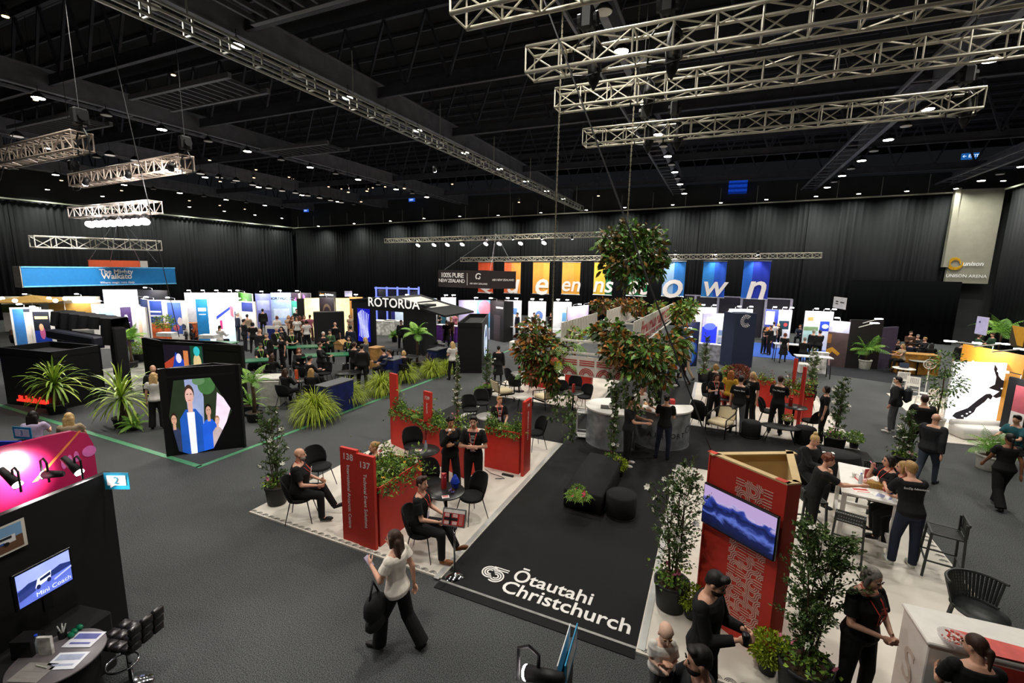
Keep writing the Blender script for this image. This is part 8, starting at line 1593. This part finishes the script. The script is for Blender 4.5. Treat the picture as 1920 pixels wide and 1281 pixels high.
for ln in '''1436,612,60,talk,f,long,dark,blouse,charcoal,trousers,black|dark haired woman in a group left of the flower photo wall
1446,610,-60,talk,m,short,brown,jacket,black,trousers,black|man in black in the group left of the flower photo wall
1452,603,175,stand,m,short,dark,blouse,cream,trousers,black|man in a cream top facing the flower photo wall
1460,606,178,walk,f,bob,blond,jacket,black,trousers,black|blonde woman in a black jacket walking to the flower photo wall
1473,624,175,walk,f,bob,red,dress,black,tights,black|red haired woman in a black dress walking away down the aisle
1513,600,175,stand,m,bald,dark,jacket,navy,trousers,black|bald man in a dark jacket before the landscape poster
1527,618,150,talk,m,short,grey,jacket,black,trousers,black|grey haired man in black left of a pair by the photo stand
1538,619,-150,talk,m,short,dark,jacket,black,trousers,black|dark haired man in black right of a pair by the photo stand
1709,621,20,talk,m,short,brown,jacket,brown,trousers,black|man in a brown jacket beyond the timber desk
1735,632,-50,reach,f,short,light,jacket,black,trousers,black|light haired woman with lanyard at the right of the timber desk
1838,626,60,talk,f,bob,brown,blouse,green,trousers,black|woman in green left of the palm behind the yellow stand
1862,624,-60,talk,m,short,brown,jacket,green,trousers,black|man in green right of the palm behind the yellow stand
1806,640,178,stand,m,short,dark,jacket,black,trousers,black|man in black seen from behind left of the yellow stand
286,684,10,stand,m,bald,light,jacket,black,trousers,black|bald man facing the camera behind the blonde woman in white
287,698,165,stand,f,long,blond,blouse,white,wide,black|blonde woman in a white top seen from behind by the cabbage tree
437,577,60,talk,f,bun,dark,blouse,blue,trousers,navy|dark haired woman in blue beside the bright lit wall
445,586,100,stand,m,short,grey,jacket,navy,trousers,navy|man in a navy suit and pink shirt beside the bright lit wall
457,598,110,talk,m,short,dark,jacket,charcoal,trousers,charcoal|man in a charcoal suit in front of the navy header poster
463,589,170,stand,m,short,dark,blouse,beige,trousers,beige|man in a beige shirt facing the navy header poster
473,604,175,stand,f,bob,dark,tee,black,trousers,black|dark haired woman in a printed black tee seen from behind, left stands
487,616,150,talk,m,bald,grey,jacket,charcoal,trousers,charcoal|bald man in a grey suit at the green table group
499,624,-30,talk,m,short,grey,jacket,black,trousers,black|man with green lanyard at the left of the green table group|green
518,613,20,stand,m,short,white,jacket,black,trousers,black|white haired man with green lanyard in the green table group|green
527,612,-20,stand,f,long,dark,jacket,black,trousers,black|long dark haired woman beside the white haired man
527,627,-60,talk,f,long,dark,blouse,black,trousers,black|woman in black leaning in at the centre of the green table group
546,617,10,clasp,m,short,light,tee,black,trousers,black|man in black tee with green lanyard at the long green table|green
600,642,70,work,f,bun,brown,jacket,black,trousers,black|brown haired woman working at the near green table end
606,622,15,phone,f,bun,white,blouse,black,trousers,black|white haired woman with a phone beside the dark kiosk
618,618,-20,cross,f,tail,dark,jacket,green,trousers,black|woman with folded arms and green lanyard by the dark kiosk|green
628,604,178,stand,m,bald,light,tee,black,trousers,black|bald man in black seen from behind against the dark kiosk
654,630,-20,talk,f,long,dark,jacket,black,trousers,black|dark haired woman with lanyard left of the blue patterned screen|green
664,641,160,work,m,short,brown,jacket,black,trousers,black|man in black bending at the cardboard house
678,645,172,stand,m,short,dark,jacket,black,trousers,black|tall man in a black suit from behind at the glossy round table
684,632,-120,talk,f,long,blond,jacket,grey,trousers,black|blonde woman in grey before the blue patterned screen
492,579,175,stand,m,short,dark,jacket,black,trousers,black|man in black seen from behind left of the lavender wall
508,562,20,talk,f,long,light,blouse,pink,trousers,beige|woman in pink by the plants at the lavender wall
522,563,-20,talk,f,long,brown,blouse,pink,trousers,black|woman in patterned pink in front of the NORTHLAND wall
531,562,30,stand,f,bob,dark,jacket,black,trousers,black|woman in black in front of the NORTHLAND wall
538,564,170,stand,m,short,dark,blouse,lightblue,trousers,black|man in pale blue at the fan mural
519,592,160,stand,f,bob,red,blouse,white,trousers,black|woman in a white top beyond the dark blue desk
541,591,10,talk,f,long,light,blouse,beige,trousers,brown|light haired woman leftmost in the crowd before the lightboxes
548,592,30,stand,f,long,red,blouse,brown,trousers,black|red haired woman in brown in the crowd before the lightboxes
556,594,-10,stand,f,long,brown,blouse,white,trousers,black|brown haired woman in white in the crowd before the lightboxes
562,592,160,stand,f,long,red,jacket,brown,trousers,black|long haired woman in a brown jacket in the crowd before the lightboxes
570,591,20,talk,f,long,brown,blouse,pink,trousers,black|woman in pink in the crowd before the lightboxes
576,585,-30,talk,f,long,blond,blouse,cream,trousers,beige|blonde woman in cream before the lightboxes
581,590,150,stand,f,tail,dark,blouse,pink,wide,brown|dark haired woman in a pink top right of the crowd
574,600,175,stand,f,bob,dark,blouse,white,wide,black|woman in white blouse and wide black trousers beside the kiosk
556,579,10,talk,m,short,dark,jacket,charcoal,trousers,black|man in charcoal near the teal banner
651,572,5,stand,m,short,dark,tee,black,trousers,black|man in black with yellow lanyard in front of the timber wall|yellow
656,590,30,talk,f,bob,light,blouse,beige,trousers,beige|woman in beige left of the house gable
657,610,170,stand,m,short,dark,jacket,navy,trousers,white|man with navy top and white sleeves left of the house
752,600,10,stand,m,short,dark,jacket,charcoal,trousers,black|man inside the rotorua doorway
826,585,20,talk,f,long,brown,tee,black,trousers,black|woman in black left behind the purple counter
837,600,175,stand,f,bun,brown,dress,black,tights,black|woman in black seen from behind at the purple counter
845,594,-30,talk,m,short,light,blouse,brown,trousers,black|man in brown right behind the purple counter
853,586,-40,talk,f,long,red,blouse,pink,trousers,black|red haired woman beside the airline screen
809,602,10,talk,m,short,grey,jacket,black,trousers,black|man with green lanyard left of the purple counter|green
886,597,0,stand,m,short,dark,jacket,black,trousers,black|man in black behind the round-screen cube
948,577,30,talk,m,short,dark,blouse,beige,trousers,beige|man in beige right of the airline stand
956,583,-30,talk,f,bob,brown,blouse,grey,trousers,grey|woman in grey at the lit stand right of the airline stand
970,586,-60,stand,m,short,dark,jacket,navy,trousers,navy|man in navy at the lit stand right of the airline stand
1002,586,40,talk,m,short,dark,jacket,black,trousers,black|man in black at the speckled map wall
1009,589,-30,talk,f,bob,blond,blouse,white,trousers,grey|fair woman in white at the speckled map wall
1033,586,10,phone,f,bun,dark,jacket,black,trousers,black|dark haired woman left of the mountain photo wall
1047,580,-10,phone,m,short,brown,jacket,black,trousers,grey|man with white shirt at the lit wall left of the mountains
1303,600,20,stand,m,short,dark,jacket,black,trousers,black|man in black behind the blue underwater poster'''.split('\n'):
    a, lb, *l = ln.split('|'); c = a.split(','); PP(int(c[0]), int(c[1]), int(c[2]), *c[3:], lb, .026, lan=l[0] if l else None)
for ln in '''350,598,10,sit,m,short,grey,jacket,navy,.46,grey haired seated man with glasses and blue lanyard by the orange counter|blue
412,610,140,sit,f,tail,dark,jacket,white,.6,seated woman in white with black coat before the bright lit wall
488,643,15,sit,m,cap,dark,tee,black,.6,young man in black cap and tee at the pale catering table|green
510,664,150,sit,f,long,brown,jacket,black,.5,long haired woman seated at the catering table end
560,652,10,sit,f,long,red,jacket,black,.5,red haired woman in black and orange seated facing the camera
581,667,120,sit,m,short,dark,jacket,black,.55,dark haired man in a suit leaning over papers
583,690,165,sit,f,long,light,jacket,black,.46,woman with long light hair seated from behind at the papers table
535,690,140,sit,f,long,brown,jacket,black,.46,dark haired woman seated at the left of the papers table
718,652,-120,sitback,m,short,dark,jacket,navy,.5,man in a dark blue suit seated by the rotorua doorway
729,655,-100,sit,m,short,brown,jacket,navy,.5,brown haired man just behind the one in the blue suit
757,657,170,sit,f,bob,blond,jacket,black,.46,blonde woman seated by the tree fern
60,770,160,sit,f,long,dark,blouse,lilac,.5,dark haired woman in a lilac top behind the pink wall
128,773,165,sit,f,long,blond,blouse,beige,.5,blonde woman seated behind the pink wall
1501,609,-10,sit,f,bob,red,jacket,navy,.6,red haired seated woman at the white table of the landscape stand
1510,632,170,sit,m,short,grey,jacket,black,.6,grey haired man seated from behind below the landscape poster
1685,637,20,sit,f,bob,dark,jacket,black,.6,dark haired woman seated left of the timber desk
1693,645,-60,sit,f,long,light,blouse,beige,.6,light haired woman seated left at the timber desk
1709,640,175,sit,f,bob,brown,jacket,navy,.6,person in navy seated from behind at the timber desk
1748,643,175,sit,f,long,dark,jacket,black,.6,long dark haired woman seated at the right end of the timber desk
1722,627,0,sit,m,short,grey,jacket,charcoal,.6,grey haired man seated beyond the timber desk
28,608,10,sit,f,bob,brown,jacket,brown,.5,person in brown seated at the far left posters
1908,778,-30,sit,m,short,dark,tee,teal,.46,person in a patterned top seated at the right frame edge'''.split('\n'):
    a, *l = ln.split('|'); c = a.split(',', 10); t = PP(int(c[0]), int(c[1]), int(c[2]), *c[3:9], 'trousers', 'black', c[10], .024, seat=float(c[9]), lan=l[0] if l else None)
    p = t.location
    if float(c[9]) <= .51: chair('black chair under the '+c[10].replace(' seated', '').rsplit(' facing', 1)[0], (p.x, p.y, 0), math.degrees(t.rotation_euler.z))
    else: barstool('stool under the '+c[10].split(' seated')[0].split(' at ')[0], (p.x, p.y, 0), math.degrees(t.rotation_euler.z), '1b1b1d', float(c[9])-.03, 0, 'dark stools of the stands')
bake_bodies()
